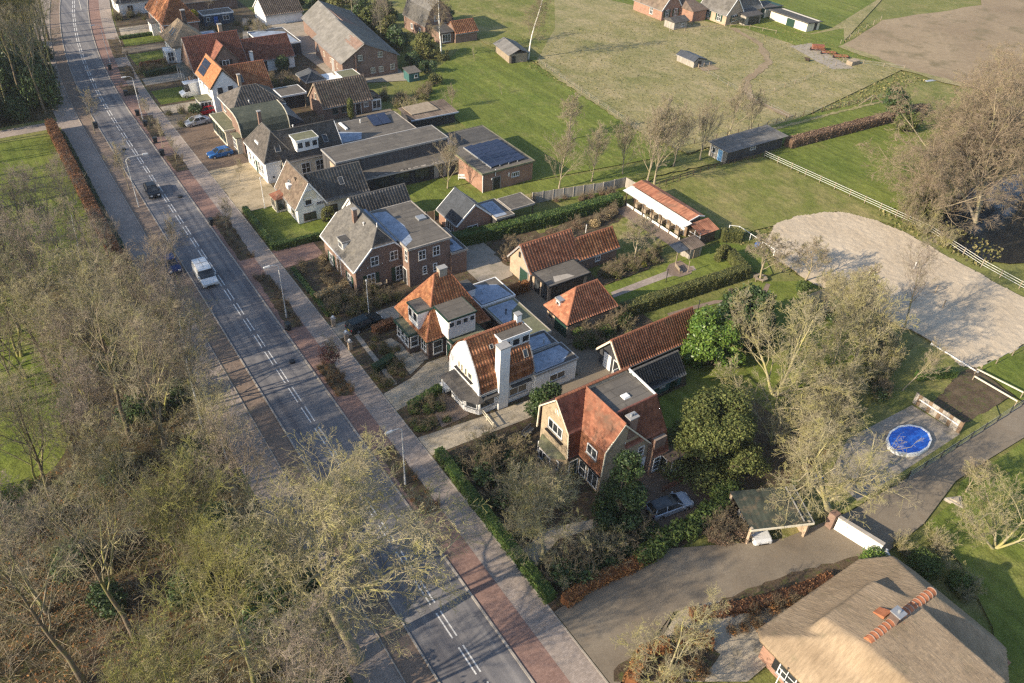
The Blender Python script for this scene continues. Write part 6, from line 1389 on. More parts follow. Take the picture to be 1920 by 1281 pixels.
def grow_tree(seed, height, clear=.3, r0=.25, levels=4, counts=(9, 6, 5, 5), ang=(50, 45, 45, 40), lens=(.5, .55, .55, .5), up=(.10, .08, .05, .02),
              wander=.18, lean=(0, 0), twig=.0115, droop=0.0, stems=1, spread=0.25, apex=True):
    r = np.random.default_rng(seed)
    trunk, crown = Tubes(), Tubes()
    sides = [7, 5, 4, 3, 3, 3]; npts = [9, 7, 5, 4, 2, 2]
    def branch(p, d, L, rad, lv):
        n = npts[lv]; pts = [p]; dd = d / np.linalg.norm(d); cur = p
        for i in range(n - 1):
            dd = dd + r.normal(0, wander * (1 if lv else .35), 3) + np.array([0, 0, up[min(lv, 3)] - (droop * (i / n) if lv >= 2 else 0)])
            if lv == 0: dd = dd + np.array([lean[0], lean[1], 0]) * .12
            dd /= np.linalg.norm(dd); cur = cur + dd * L / (n - 1); pts.append(cur)
        endr = max(twig * .6, rad * (.22 if lv == 0 else .28))
        rr = [rad + (endr - rad) * (i / (n - 1)) ** .8 for i in range(n)]
        if lv == 0: rr[0] *= 1.35
        (trunk if lv == 0 else crown).add(pts, rr, sides[lv])
        if lv >= levels: return
        c = counts[lv]
        c = max(1, int(round(c * r.uniform(.8, 1.2))))
        az = r.uniform(0, 6.28)
        for i in range(c):
            lo = clear if lv == 0 else .22
            t = lo + (1 - lo) * ((i + r.uniform(.1, .9)) / c)
            t = min(t, .99)
            f = t * (n - 1); k = int(f); q = pts[k] + (pts[k + 1] - pts[k]) * (f - k)
            ax_d = pts[k + 1] - pts[k]; ax_d = ax_d / np.linalg.norm(ax_d)
            o = np.cross(ax_d, r.normal(0, 1, 3)); o /= np.linalg.norm(o) + 1e-9
            az += 2.4
            if lv == 0:
                o = np.array([math.cos(az), math.sin(az), 0])
                o = o - ax_d * np.dot(o, ax_d); o /= np.linalg.norm(o)
            a = R(ang[min(lv, len(ang) - 1)]) * r.uniform(.7, 1.25) * (1.0 - .35 * t if lv == 0 else 1)
            cd = ax_d * math.cos(a) + o * math.sin(a)
            cl = L * lens[min(lv, len(lens) - 1)] * r.uniform(.75, 1.2) * ((1.15 - .55 * t) if lv else (1.15 - .6 * (t - clear) / (1 - clear)))
            branch(q, cd, cl, max(twig, rr[k] * r.uniform(.42, .62)), lv + 1)
    for s_ in range(stems):
        d = np.array([0, 0, 1.0]) + (r.normal(0, spread, 3) * [1, 1, 0] if stems > 1 else 0) + np.array([lean[0], lean[1], 0]) * .5
        branch(np.array([r.normal(0, .15) * (stems > 1), r.normal(0, .15) * (stems > 1), -.1]), d, height * (r.uniform(.8, 1.05) if stems > 1 else .92), r0, 0)
    return trunk, crown

TREES = {}
def proto(key, bark, twigs=None, **k):
    t, c = grow_tree(**k)
    TREES[key] = (t.mesh('trunk', M[bark]), c.mesh('crown', M[twigs or bark]))

def tree(key, loc, label, name='bare_tree', rz=None, sc_=1.0, group=None, cat='tree'):
    o = thing(name, label, cat, (loc[0], loc[1], 0), random.uniform(0, 6.28) if rz is None else rz, group)
    o.scale = (sc_, sc_, sc_) if not hasattr(sc_, '__len__') else sc_
    a, b = TREES[key]
    mesh_obj('trunk', a, None, o); mesh_obj('crown', b, None, o)
    return o

def leaf_cloud(seed, blobs, n, size, shell=.55, flat=0.0):
    """leaf-sized quads through the outer volume of lumpy ellipsoids; returns verts, faces, rnd"""
    r = np.random.default_rng(seed)
    w = np.array([b[3] * b[4] + b[3] * b[5] + b[4] * b[5] for b in blobs]); w = w / w.sum()
    idx = r.choice(len(blobs), n, p=w); B = np.array(blobs)[idx]
    d = r.normal(0, 1, (n, 3)); d /= np.linalg.norm(d, axis=1, keepdims=True)
    lump = 1 + .14 * np.sin(d[:, 0] * 7 + B[:, 0] * 3) * np.sin(d[:, 1] * 6 + 1.3 + B[:, 1]) + .12 * np.sin(d[:, 2] * 9 + B[:, 2]) * np.sin(d[:, 0] * 11)
    rad = (shell + (1 - shell) * r.random(n) ** .6) * lump
    C = B[:, :3] + d * rad[:, None] * B[:, 3:6]
    ok = C[:, 2] > .03; C, d = C[ok], d[ok]; n = len(C)
    nn = d + r.normal(0, .7, (n, 3)) + np.array([0, 0, flat]); nn /= np.linalg.norm(nn, axis=1, keepdims=True)
    a = np.cross(nn, r.normal(0, 1, (n, 3))); a /= np.linalg.norm(a, axis=1, keepdims=True) + 1e-9
    b = np.cross(nn, a); s = size * r.uniform(.6, 1.35, (n, 1)); a = a * s; b = b * s * .6
    V = np.stack([C - a, C - b * .9, C + a, C + b * .9], 1).reshape(-1, 3)
    F = np.arange(4 * n).reshape(n, 4)
    return V, F, r.random(n)

def leaf_mesh(name, mat, seed, blobs, n, size, shell=.55, flat=0.0):
    V, F, q = leaf_cloud(seed, blobs, n, size, shell, flat)
    return np_mesh(name, V, F, M[mat], rnd=q)

def core_mesh(blobs, mat, f=.62):
    """dark wood inside a dense bush: small irregular limbs, not visible as a ball"""
    t = Tubes(); r = np.random.default_rng(5)
    for b in blobs:
        for k in range(9):
            d = r.normal(0, 1, 3); d[2] = abs(d[2]); d /= np.linalg.norm(d)
            p0 = np.array([b[0] * .4, b[1] * .4, .0]); p1 = np.array(b[:3]) * np.array([.8, .8, .8]); p2 = np.array(b[:3]) + d * np.array(b[3:6]) * f
            t.add([p0, p1, p2], [.09, .06, .02], 4)
    return t.mesh('branches', M[mat])

def hedge(name, label, pts, w, h, mat, dens=55, size=.11, group=None, cat='hedge', seed=0, round_=.12):
    """clipped hedge along a polyline: leaf quads over a twiggy core"""
    r = np.random.default_rng(seed + 100)
    o = thing(name, label, cat, (pts[0][0], pts[0][1], 0), 0, group)
    Vs, Fs, Q, n0 = [], [], [], 0
    core = MB()
    ox, oy = pts[0][0], pts[0][1]
    for a, b in zip(pts, pts[1:]):
        a = np.array([a[0] - ox, a[1] - oy]); b = np.array([b[0] - ox, b[1] - oy]); d = b - a; L = np.linalg.norm(d); d = d / L; s = np.array([-d[1], d[0]])
        n = int(L * (w + 2 * h) * dens)
        t = r.random(n) * (L + .1) - .05; u = r.random(n) * (w + 2 * h)
        off = np.where(u < h, -w / 2, np.where(u < h + w, u - h - w / 2, w / 2)); z = np.where(u < h, u, np.where(u < h + w, h, u - h - w))
        nx_ = np.where(u < h, -1, np.where(u < h + w, 0, 1)); nz_ = ((u >= h) & (u < h + w)).astype(float)
        wav = 0.05 * np.sin(t * 2.1 + seed) + .05 * np.sin(t * 5.3) 
        jit = r.normal(0, .05, n) + wav
        off = off + nx_ * jit; z = z + nz_ * jit - round_ * (np.abs(off) / (w / 2)) ** 4 * (z > h * .8)
        C = np.stack([a[0] + d[0] * t + s[0] * off, a[1] + d[1] * t + s[1] * off, np.maximum(z, .03)], 1)
        N = np.stack([s[0] * nx_, s[1] * nx_, nz_], 1) + r.normal(0, .55, (n, 3)); N /= np.linalg.norm(N, axis=1, keepdims=True)
        A = np.cross(N, r.normal(0, 1, (n, 3))); A /= np.linalg.norm(A, axis=1, keepdims=True) + 1e-9; B = np.cross(N, A)
        sz = size * r.uniform(.6, 1.4, (n, 1)); A = A * sz; B = B * sz * .65
        Vs.append(np.stack([C - A, C - B, C + A, C + B], 1).reshape(-1, 3)); Fs.append(np.arange(4 * n).reshape(n, 4) + n0); n0 += 4 * n; Q.append(r.random(n))
        e = .08
        c4 = [a - s * (w / 2 - e), b - s * (w / 2 - e), b + s * (w / 2 - e), a + s * (w / 2 - e)]
        core.prism([(p[0], p[1], 0) for p in c4], [(p[0], p[1], h - .10) for p in c4])
    mesh_obj('foliage', np_mesh('foliage', np.concatenate(Vs), np.concatenate(Fs), M[mat], rnd=np.concatenate(Q)), None, o)
    mesh_obj('branches', core.mesh('branches', M[mat]), None, o)
    return o
M['leaf_core'] = mat_plain('hedge_inner', (0.028, 0.040, 0.014), .95, .05)

# ---- tree kinds
proto('wood_a', 'bark_dark', 'bark_grey', seed=11, height=19, clear=.42, r0=.26, levels=5, counts=(13, 6, 6, 5, 1), ang=(42, 42, 42, 40), lens=(.42, .55, .55, .55), up=(.02, .12, .10, .05), wander=.16)
proto('wood_b', 'bark_moss', 'bark_moss', seed=12, height=20, clear=.5, r0=.24, levels=5, counts=(10, 6, 5, 5, 1), ang=(34, 38, 40, 40), lens=(.42, .58, .55, .5), up=(.02, .16, .12, .06), wander=.15, stems=2, spread=.10)
proto('wood_c', 'bark_grey', 'bark_mauve', seed=13, height=17, clear=.35, r0=.2, levels=5, counts=(13, 6, 6, 5, 1), ang=(40, 40, 42, 40), lens=(.42, .55, .55, .5), up=(.02, .15, .10, .05), wander=.18)
proto('wood_d', 'bark_moss', 'bark_yellow', seed=14, height=15, clear=.22, r0=.17, levels=5, counts=(10, 6, 5, 5, 1), ang=(42, 42, 42, 40), lens=(.48, .55, .5, .5), up=(.02, .14, .10, .05), wander=.2, stems=2, spread=.16)
proto('wood_e', 'bark_birch', 'bark_tan', seed=15, height=15, clear=.3, r0=.13, levels=5, counts=(14, 6, 6, 5, 1), ang=(38, 38, 42, 45), lens=(.38, .52, .5, .5), up=(.02, .12, .04, 0), wander=.15, droop=.1)
proto('oak', 'bark_grey', 'bark_yellow', seed=21, height=20, clear=.40, r0=.5, twig=.014, droop=.08, levels=5, counts=(20, 9, 7, 6, 3), ang=(72, 50, 48, 46, 40), lens=(.56, .55, .52, .5, .5), up=(.01, .04, .06, .05), wander=.25, lean=(.10, .0))
proto('gnarled', 'bark_yellow', 'bark_yellow', seed=22, height=11, clear=.25, r0=.42, levels=5, counts=(12, 8, 7, 6, 2), ang=(62, 52, 50, 48, 40), lens=(.75, .55, .5, .48, .5), up=(.01, .07, .05, .03), wander=.34, lean=(-.32, .22))
proto('fan', 'bark_tan', 'bark_tan', seed=23, height=8.5, clear=.16, r0=.14, levels=4, counts=(16, 8, 7, 5), ang=(34, 30, 34, 34), lens=(.62, .5, .45, .5), up=(.02, .16, .12, .08), wander=.12)
proto('round', 'bark_tan', 'bark_tan', seed=24, height=6.0, clear=.28, r0=.14, levels=4, counts=(14, 8, 8, 7), ang=(58, 50, 48, 45), lens=(.55, .52, .5, .5), up=(0, .07, .05, .03), wander=.25)
proto('pollard', 'bark_grey', 'bark_yellow', seed=25, height=8, clear=.3, r0=.2, levels=4, counts=(14, 9, 8, 6), ang=(58, 45, 42, 40), lens=(.62, .55, .5, .5), up=(0, .11, .10, .05), wander=.22)
proto('multi', 'bark_yellow', 'bark_yellow', seed=26, height=8.5, clear=.15, r0=.14, levels=4, counts=(10, 7, 6, 5), ang=(38, 40, 40, 40), lens=(.5, .55, .5, .5), up=(.02, .12, .08, .05), wander=.2, stems=4, spread=.3)
proto('willow', 'bark_tan', 'bark_brown', seed=27, height=21, clear=.14, r0=.26, levels=5, counts=(10, 6, 6, 6, 3), ang=(48, 45, 45, 42, 40), lens=(.52, .55, .52, .5, .5), up=(.01, .06, 0, -.04), wander=.2, stems=5, spread=.38, droop=.26, twig=.016)
proto('street', 'bark_tan', 'bark_tan', seed=28, height=6.0, clear=.3, r0=.075, levels=4, counts=(13, 6, 5, 3), ang=(42, 42, 42), lens=(.45, .5, .5), up=(.02, .12, .08, .05), wander=.15, twig=.012)
proto('birch', 'bark_birch', 'twig_brown', seed=29, height=17, clear=.25, r0=.2, levels=4, counts=(18, 7, 7, 6), ang=(48, 40, 42, 45), lens=(.25, .5, .5, .6), up=(.02, .06, -.05, -.12), wander=.16, lean=(.12, -.1), droop=.3, twig=.011)
proto('shrub', 'twig_brown', 'twig_brown', seed=30, height=2.2, clear=.05, r0=.03, levels=2, counts=(8, 6), ang=(35, 40), lens=(.5, .5), up=(.02, .1, .08, .05), wander=.2, stems=9, spread=.45, twig=.011)
proto('shrub_yellow', 'bark_yellow', 'bark_yellow', seed=31, height=3.0, clear=.05, r0=.04, levels=3, counts=(7, 5, 4), ang=(38, 42, 42), lens=(.5, .5, .5), up=(.02, .1, .08, .05), wander=.22, stems=7, spread=.45, twig=.011)
proto('sapling', 'bark_tan', 'bark_tan', seed=32, height=2.6, clear=.35, r0=.05, levels=2, counts=(9, 5), ang=(55, 45), lens=(.45, .5), up=(0, .1, .08, .05), wander=.2, twig=.011)

# ---- the wood west of the road
WOODLBL = {'wood_a': 'tall dark-barked bare tree in the wood beside the road', 'wood_b': 'twin-stemmed mossy bare tree in the wood beside the road',
           'wood_c': 'slender tan-twigged bare tree in the wood beside the road', 'wood_d': 'yellow-lichened bushy bare tree in the wood beside the road', 'wood_e': 'white-stemmed bare birch in the wood beside the road'}
WNAME = {'wood_e': 'birch_tree'}
rw = random.Random(5)
placed = [(3.4, 36.9, 'wood_b'), (-3.5, 45.3, 'wood_a'), (-9.0, 51.6, 'wood_c'), (0.5, 57.5, 'wood_d'), (7.2, 57.0, 'wood_d'), (-7.7, 43.6, 'wood_a'), (-12.5, 57.5, 'wood_c'),
          (3.6, 85.5, 'wood_c'), (5.2, 74.0, 'wood_a'), (8.2, 66.5, 'wood_e'), (1.5, 68.5, 'wood_a'), (1.8, 92.0, 'wood_e'), (-1.5, 98.0, 'wood_c'), (8.0, 76.0, 'wood_c'), (-3.2, 82.0, 'wood_a'), (-1.0, 76.5, 'wood_d'), (-6.5, 62.0, 'wood_a')]
placed += [(8.9, 50.5 + i * 5.3, ['wood_c', 'wood_a', 'wood_e', 'wood_c', 'wood_d'][i % 5]) for i in range(6) if i != 1]
tries = 0
near_n = 0
while len(placed) < 70 and tries < 4000:
    tries += 1
    x = rw.uniform(-18, 8.2); y = rw.uniform(30, 106)
    if x > 4.2 and 84 < y < 100: continue
    if x < -2.5 and 66 < y < 80: continue
    if y < 60 and near_n >= 7: continue
    if all((x - a) ** 2 + (y - b) ** 2 > (5.5 if y < 60 else 3.8) ** 2 for a, b, _ in placed):
        near_n += y < 60
        placed.append((x, y, rw.choice(['wood_a', 'wood_b', 'wood_d', 'wood_c', 'wood_d', 'wood_b'] if y < 62 else ['wood_c', 'wood_c', 'wood_d', 'wood_e', 'wood_c'])))
for x, y, k in placed:
    s = rw.uniform(.78, 1.02) * (.62 if x > 5.5 and y > 86 else 1) 
    tree(k, (x, y), WOODLBL[k], WNAME.get(k, 'bare_tree'), rw.uniform(0, 6.28), s, 'bare trees of the wood west of the road')
tree('oak', (10.8, 34.3), 'huge spreading lichen-covered bare tree with thick trunk beside the road', 'bare_tree', 0, (1.02, 1.02, .84))
for x, y, k, s in ((-4, 160, 'wood_a', 1.05), (3, 163, 'wood_b', 1.0), (8.5, 160.5, 'wood_a', .9), (0, 170, 'wood_a', 1.1), (9, 171, 'wood_b', 1.0), (-7, 176, 'wood_a', 1), (4, 181, 'wood_a', 1.1), (12, 186, 'wood_b', 1.0), (2, 192, 'wood_a', 1.0), (14, 199, 'wood_a', 1.1), (7, 204, 'wood_b', 1.0), (16, 214, 'wood_a', 1.0), (-12, 165, 'wood_b', 1), (-3, 186, 'wood_b', 1), (10, 222, 'wood_a', 1.0), (-1, 164, 'wood_b', 1.0), (6, 168, 'wood_a', 1.0), (-9, 170, 'wood_a', 1.0), (11, 164, 'wood_a', .85), (7, 176, 'wood_b', .95), (13, 193, 'wood_b', 1.0), (-5, 181, 'wood_a', 1.0), (9, 187, 'wood_a', 1.0), (5, 213, 'wood_a', 1.0), (13, 207, 'wood_b', 1), (-3, 173, 'wood_b', 1.1), (3, 171, 'wood_a', 1.1), (10, 176, 'wood_a', 1.1), (0, 180, 'wood_b', 1.1), (8, 181, 'wood_a', 1.1), (-7, 160, 'wood_a', 1.1), (12, 170, 'wood_b', 1), (16, 203, 'wood_a', 1.1)):
    tree(k, (x, y), 'tall bare tree of the dark grove beyond the park path', 'bare_tree', rw.uniform(0, 6.28), s, 'bare trees of the grove beyond the park path')
for i, (x, y) in enumerate(((-6, 168), (2, 176), (6, 165), (-2, 198), (8, 194), (-10, 180), (11, 178), (-1, 161), (4, 160), (-5, 161), (9.5, 167), (1, 168), (12.5, 190), (-8, 164), (5, 186), (10, 201))):
    o = thing('evergreen_shrub', 'dark evergreen understorey shrub in the grove beyond the park path', 'shrub', (x, y, 0), i, 'evergreen shrubs of the far grove')
    if i == 0: EVG = leaf_mesh('foliage', 'leaf_dark', 70, [(0, 0, 2.2, 2.2, 2.0, 2.2), (1.2, .6, 1.4, 1.6, 1.6, 1.4), (-1, -.8, 1.6, 1.6, 1.4, 1.6)], 2600, .20, .4); EVB = core_mesh([(0, 0, 2.2, 2, 2, 2)], 'bark_dark')
    mesh_obj('foliage', EVG, None, o); mesh_obj('branches', EVB, None, o)
for i in range(13):
    tree('wood_a' if i % 2 else 'wood_b', (-13 - 7 * (i % 2) - (i % 3), 103 + i * 4.1), 'tall bare park tree west of the striped lawn', 'bare_tree', i * 1.3, .95, 'park trees whose shadows stripe the lawn')
# undergrowth nobody could count
t = Tubes(); r = np.random.default_rng(40)
def brush(n, x0, x1, y0, y1, hmin, hmax, avoid=None):
    k = 0
    while k < n:
        x, y = r.uniform(x0, x1), r.uniform(y0, y1)
        if avoid and avoid(x, y): 
            k += .2; continue
        h = r.uniform(hmin, hmax); m_ = int(r.integers(5, 10))
        for _ in range(m_):
            d = r.normal(0, .42, 2); p0 = np.array([x + r.normal(0, .25), y + r.normal(0, .25), 0]); p2 = p0 + np.array([d[0] * h, d[1] * h, h * r.uniform(.6, 1)]); p1 = (p0 + p2) / 2 + np.array([0, 0, h * .12])
            t.add([p0, p1, p2], [.02, .014, .008], 3)
        k += 1
inlawn = lambda x, y: (x < 2 and 66 < y < 104 and x < -3 + (y - 66) * .1) 
brush(2300, -26, 9.3, 22, 100, .7, 2.4, inlawn); brush(350, -26, 9.0, 22, 80, 1.6, 3.4, inlawn); brush(350, -20, 12, 158, 215, .8, 2.2)
tag(mesh_obj('undergrowth', t.mesh('undergrowth', M['bark_tan'])), 'tangle of bare brushwood and saplings on the wood floor', 'undergrowth', None, 'stuff')
V, F, q = leaf_cloud(9, [(-6, 60, .1, 20, 42, .35)], 20000, .11, .05, 1.5)
ok = (V[::4, 0] < 9.4) & ~((V[::4, 0] < -4) & (V[::4, 1] > 68)); F = F[ok]; q = q[ok]
tag(mesh_obj('fallen_leaves', np_mesh('fallen_leaves', V, F, M['leaf_rust'], rnd=q)), 'brown fallen leaves strewn over the wood floor', 'leaves', None, 'stuff')
for i, (x, y) in enumerate(((-3, 165), (4, 172), (9, 163), (1, 183), (10, 184), (-8, 172), (6, 178), (-2, 159))):
    o = thing('evergreen_tree', 'tall dark ivy-clad evergreen in the grove beyond the park path', 'tree', (x, y, 0), i * 1.1, 'ivy-clad evergreens of the far grove'); o.scale = (1.3, 1.3, 2.1)
    mesh_obj('crown', EVG, None, o); mesh_obj('trunk', EVB, None, o)
for i, (x, y, s) in enumerate(((1.5, 47, .8), (5.5, 52, .9), (-6, 55, .8), (6.8, 62, .8), (-1, 64, .7), (3, 71, .8), (7.4, 72, .7), (-10, 62, .8), (2.5, 80, .7), (7.6, 47, 1.0), (-4.5, 49.5, .7), (5.8, 80, .7))):
    o = thing('evergreen_shrub', 'dark evergreen understorey shrub among the bare wood trees', 'shrub', (x, y, 0), i * 1.7, 'evergreen shrubs among the wood trees'); o.scale = (s, s, s)
    mesh_obj('foliage', EVG, None, o); mesh_obj('branches', EVB, None, o)
# evergreens in the wood edge
for i, (x, y, s) in enumerate(((7.3, 41.0, 1.5), (8.6, 38.2, 1.1), (6.2, 31.5, 1.0), (-13.5, 66, 1.0), (6.5, 27, 1.2))):
    o = thing('evergreen_shrub', 'dark glossy holly bush at the wood edge', 'shrub', (x, y, 0), i * 1.3, 'holly bushes at the wood edge'); o.scale = (s, s, s)
    mesh_obj('foliage', EVG, None, o); mesh_obj('branches', EVB, None, o)

# ---- single trees east of the road
G_ = 'bare trees in the pollard row along the field'
for i, (x, y, s) in enumerate(((72.9, 91.5, 1.0), (79.2, 91.0, .95), (85.6, 90.6, .9), (95.5, 88.8, 1.05), (101.6, 88.5, 1.0), (112.2, 92.1, 1.0), (118.0, 92.2, .8))):
    tree('fan', (x, y), 'upright fan-shaped bare tree in the row beyond the board fence', 'bare_tree', None, s, G_)
tree('fan', (87.2, 86.3), 'taller yellow-twigged bare tree of the pair behind the stable', 'bare_tree', 1, 1.35, 'pair of bare trees behind the stable')
tree('fan', (88.0, 85.3), 'taller yellow-twigged bare tree of the pair behind the stable', 'bare_tree', 3, 1.3, 'pair of bare trees behind the stable')
tree('round', (85.8, 106.1), 'lone round-headed bare tree leaning on the big lawn', 'bare_tree', 1.0, 1.25)
tree('fan', (57.3, 100.4), 'slim bare tree on the grass beside the long dark barn', 'bare_tree', 2.0, .85)
tree('birch', (103.6, 144.9), 'tall leaning birch with bright white trunk beside the log store', 'birch_tree', 0, 1.0)
tree('birch', (86.3, 153.2), 'straight white birch trunk rising from a shrub bed on the lawn', 'birch_tree', 2.4, 1.05)
tree('sapling', (87.0, 130.1), 'tiny staked sapling in the middle of the big lawn', 'sapling', 0, 1.0)
tree('sapling', (92.4, 149.4), 'small sapling at the edge of the lawn near the log store', 'sapling', 1, 1.2)
tree('round', (69.3, 68.5), 'spreading bare garden tree above the shrub border by the tiled barn', 'bare_tree', 0.5, (1.25, 1.25, 1.1))
tree('round', (81.6, 56.2), 'round-crowned bare apple tree with a bench around its trunk', 'apple_tree', 0, (1.35, 1.35, 1.1))
tree('round', (86.6, 52.6), 'dense bare fruit tree at the corner of the sand arena', 'apple_tree', 2, (1.2, 1.2, 1.0))
tree('multi', (64.4, 38.4), 'multi-stemmed yellow-barked bare tree behind the dense yew', 'bare_tree', 0, 1.4)
tree('pollard', (74.8, 36.5), 'bare tree with bright yellow lichen crown above the lawn', 'bare_tree', 0.4, 1.35)
tree('wood_c', (88.2, 38.2), 'tall grey bare tree at the edge of the sand arena', 'bare_tree', 0.4, .7)
tree('gnarled', (55.6, 23.6), 'gnarled lichen-covered old tree leaning over the gate wall', 'bare_tree', 0, .95)
tree('gnarled', (60.5, 30.0), 'second gnarled lichen-covered tree beside the pool terrace', 'bare_tree', .6, .72)
tree('pollard', (79.5, 41.5), 'bushy lichen-yellow bare tree between lawn and arena', 'bare_tree', 2.0, 1.05)
tree('multi', (70.5, 36.0), 'many-stemmed yellow bare tree beside the lichen crown tree', 'bare_tree', 2.6, 1.0)
tree('multi', (58.6, 33.4), 'many-stemmed bare tree close behind the yew', 'bare_tree', 4.0, 1.1)
tree('round', (84.2, 43.0), 'dense bare fruit tree behind the open garden hut', 'apple_tree', 1.0, 1.3)
tree('street', (78.1, 31.2), 'pale feathery bare tree leaning beside the vegetable plot', 'bare_tree', 0, 1.1).rotation_euler = (R(8), R(24), 0)
tree('willow', (124.0, 49.8), 'huge multi-stemmed bare willow hanging over the pond', 'willow_tree', 0, 1.0)
tree('multi', (66.0, 12.4), 'pale yellow-twigged bare tree behind the thatched roof', 'bare_tree', 1.2, 1.0)
tree('multi', (30.8, 19.6), 'low spreading yellow-green bare tree beside the drive entrance', 'bare_tree', 2.2, .85)
tree('round', (70.1, 18.1), 'round twiggy bare shrub tree beside the tarmac drive', 'bare_tree', 0, .72)
tree('pollard', (28.4, 33.9), 'moss-yellow bare tree at the corner of the ochre house garden', 'bare_tree', 1.5, (1.15, 1.15, 1.2))
tree('shrub_yellow', (33.5, 31.5), 'pale leaning bare shrub above the drive hedge', 'bare_shrub', 0, 1.2)
tree('fan', (32.6, 39.0), 'thin bare garden tree before the ochre gable', 'bare_tree', 0, .65)
for i, (x, y, s, l) in enumerate(((22.9, 103.2, .95, 'young bare street tree in the bed opposite the hedged lawn'), (22.7, 136.7, .8, 'young bare street tree beside the brown brick forecourt'), (23.0, 129.0, .8, 'young bare street tree opposite the sandy yard'), (23.4, 147, .8, 'young bare street tree opposite the dark forecourt'),
    (14.4, 124.1, 1.25, 'bare street tree in the parking strip next to the black car'), (14.6, 98.9, 1.15, 'bare street tree beside the parked blue car'), (14.3, 148, 1.2, 'bare street tree in the shaded parking strip near the park path'))):
    tree('street', (x, y), l, 'street_tree', i * 1.1, s, 'street trees in the verges')
tree('street', (29.8, 118.4), 'small tree with brown leaves left in the sandy yard', 'street_tree', 0, .62)
o = tree('street', (23.3, 68.2), 'street tree with dense reddish dry leaves beside the footpath', 'street_tree', 0, .78)
mesh_obj('foliage', leaf_mesh('foliage', 'leaf_purple', 71, [(0, 0, 3.6, 1.7, 1.7, 1.7), (.6, .4, 2.6, 1.4, 1.4, 1.2)], 1500, .13, .2), None, o)
tree('round', (55.8, 181), 'twiggy bare tree in the far back garden', 'bare_tree', 0, .8); tree('street', (52, 206), 'pale bare tree behind the navy shed', 'street_tree', 0, 1.0)
tree('fan', (74.5, 128.5), 'small bare bushy tree by the rustic shed', 'bare_tree', 0, .45); tree('shrub_yellow', (65.5, 129.5), 'bare hedge shrub behind the rustic shed', 'bare_shrub', 0, 1.1)

# ---- evergreens
def evergreen(name, label, loc, mat, blobs, n, size, seed, cat='tree', trunk=True, flat=0, group=None, s=1.0, rz=0):
    o = thing(name, label, cat, (loc[0], loc[1], 0), rz, group); o.scale = (s, s, s)
    mesh_obj('crown' if cat == 'tree' else 'foliage', leaf_mesh('crown', mat, seed, blobs, n, size, .45, flat), None, o)
    mesh_obj('trunk' if cat == 'tree' else 'branches', core_mesh(blobs, 'bark_dark'), None, o)
    return o
rb = np.random.default_rng(77)
def lumps(n, R_, H_, z0, r_, taper=0.0):
    out = []
    for i in range(n):
        z = rb.uniform(z0, H_); k = 1 - taper * (z - z0) / (H_ - z0); a = rb.uniform(0, 6.28); d = R_ * k * math.sqrt(rb.uniform(.15, 1))
        s_ = r_ * rb.uniform(.5, 1.35) * (.6 + .4 * k); out.append((d * math.cos(a), d * math.sin(a), z, s_, s_, s_ * .8))
    return out
evergreen('yew_tree', 'large dense dark olive yew tree behind the ochre house', (50.4, 34.6), 'leaf_yew', lumps(80, 4.9, 7.8, .9, 1.5, .5), 50000, .125, 72)
evergreen('conifer_tree', 'dark drooping conifer in front of the ochre house', (37.6, 33.8), 'leaf_dark', lumps(50, 2.3, 9.0, .8, 1.0, .72), 20000, .13, 73)
evergreen('holly_tree', 'rounded dark holly between the white house and the ochre house', (39.6, 48.7), 'leaf_dark', lumps(26, 1.6, 5.0, .9, .9, .4), 9000, .13, 74)
evergreen('laurel_bush', 'big bright green sunlit laurel beside the long outbuilding', (62.6, 47.0), 'leaf_laurel', lumps(52, 3.4, 6.2, .8, 1.25, .35), 20000, .18, 75, 'shrub')
evergreen('laurel_bush', 'tall dark green laurel next to the curved brick path', (69.6, 48.4), 'leaf_dark', lumps(50, 3.5, 6.0, .8, 1.25, .35), 18000, .18, 76, 'shrub')
evergreen('laurel_bush', 'laurel hedge mass with glossy leaves along the silver car', (43.3, 29.3), 'leaf_box', [(-7 + i * .95 + rb.normal(0, .2), -.35 + i * .11 + rb.normal(0, .35), 1.0 + .02 * i, 1.05, .95, 1.05) for i in range(14)], 17000, .13, 78, 'shrub')
evergreen('ivy_shrub', 'dark ivy shrub by the vegetable plot', (81.0, 36.0), 'leaf_dark', lumps(16, 2.2, 2.8, .6, 1.0, .3), 5000, .15, 79, 'shrub')
evergreen('conifer_tree', 'small dark conifer by the green-roofed garden hut', (83.2, 44.6), 'leaf_dark', lumps(14, 1.2, 3.4, .5, .9, .5), 4000, .14, 80)
evergreen('ball_bush', 'clipped round dark bush by the short brick path', (84.0, 51.0), 'leaf_box', [(0, 0, .95, 1.0, 1.0, 1.0)], 2600, .09, 81, 'shrub')
evergreen('ball_bush', 'large clipped green bush beside the white gate wall', (54.2, 17.6), 'leaf_laurel', [(0, 0, .9, 1.5, 1.3, 1.2), (-.9, -.2, .7, 1.1, 1, .9)], 3600, .10, 82, 'shrub')
evergreen('ball_bush', 'tall flat-topped clipped bush behind the thatched roof', (57.6, 14.8), 'leaf_box', [(0, 0, 1.1, 1.5, 1.5, 1.3)], 3600, .10, 83, 'shrub')
evergreen('ball_bush', 'small dark round bush further along the shaded farm lawn', (58.8, 12.0), 'leaf_box', [(0, 0, .9, 1.1, 1.1, 1.1)], 2400, .10, 84, 'shrub')
evergreen('columnar_yew', 'narrow dark green columnar conifer in front of the brown tile house', (55.4, 132.6), 'leaf_yew', [(0, 0, 1.2 + .7 * i, .62, .62, .9) for i in range(4)], 2600, .12, 85)
evergreen('ball_bush', 'dark round clipped bush beside the conservatory', (31.6, 147.6), 'leaf_dark', [(0, 0, 1.1, 1.3, 1.3, 1.2)], 2200, .12, 86, 'shrub')
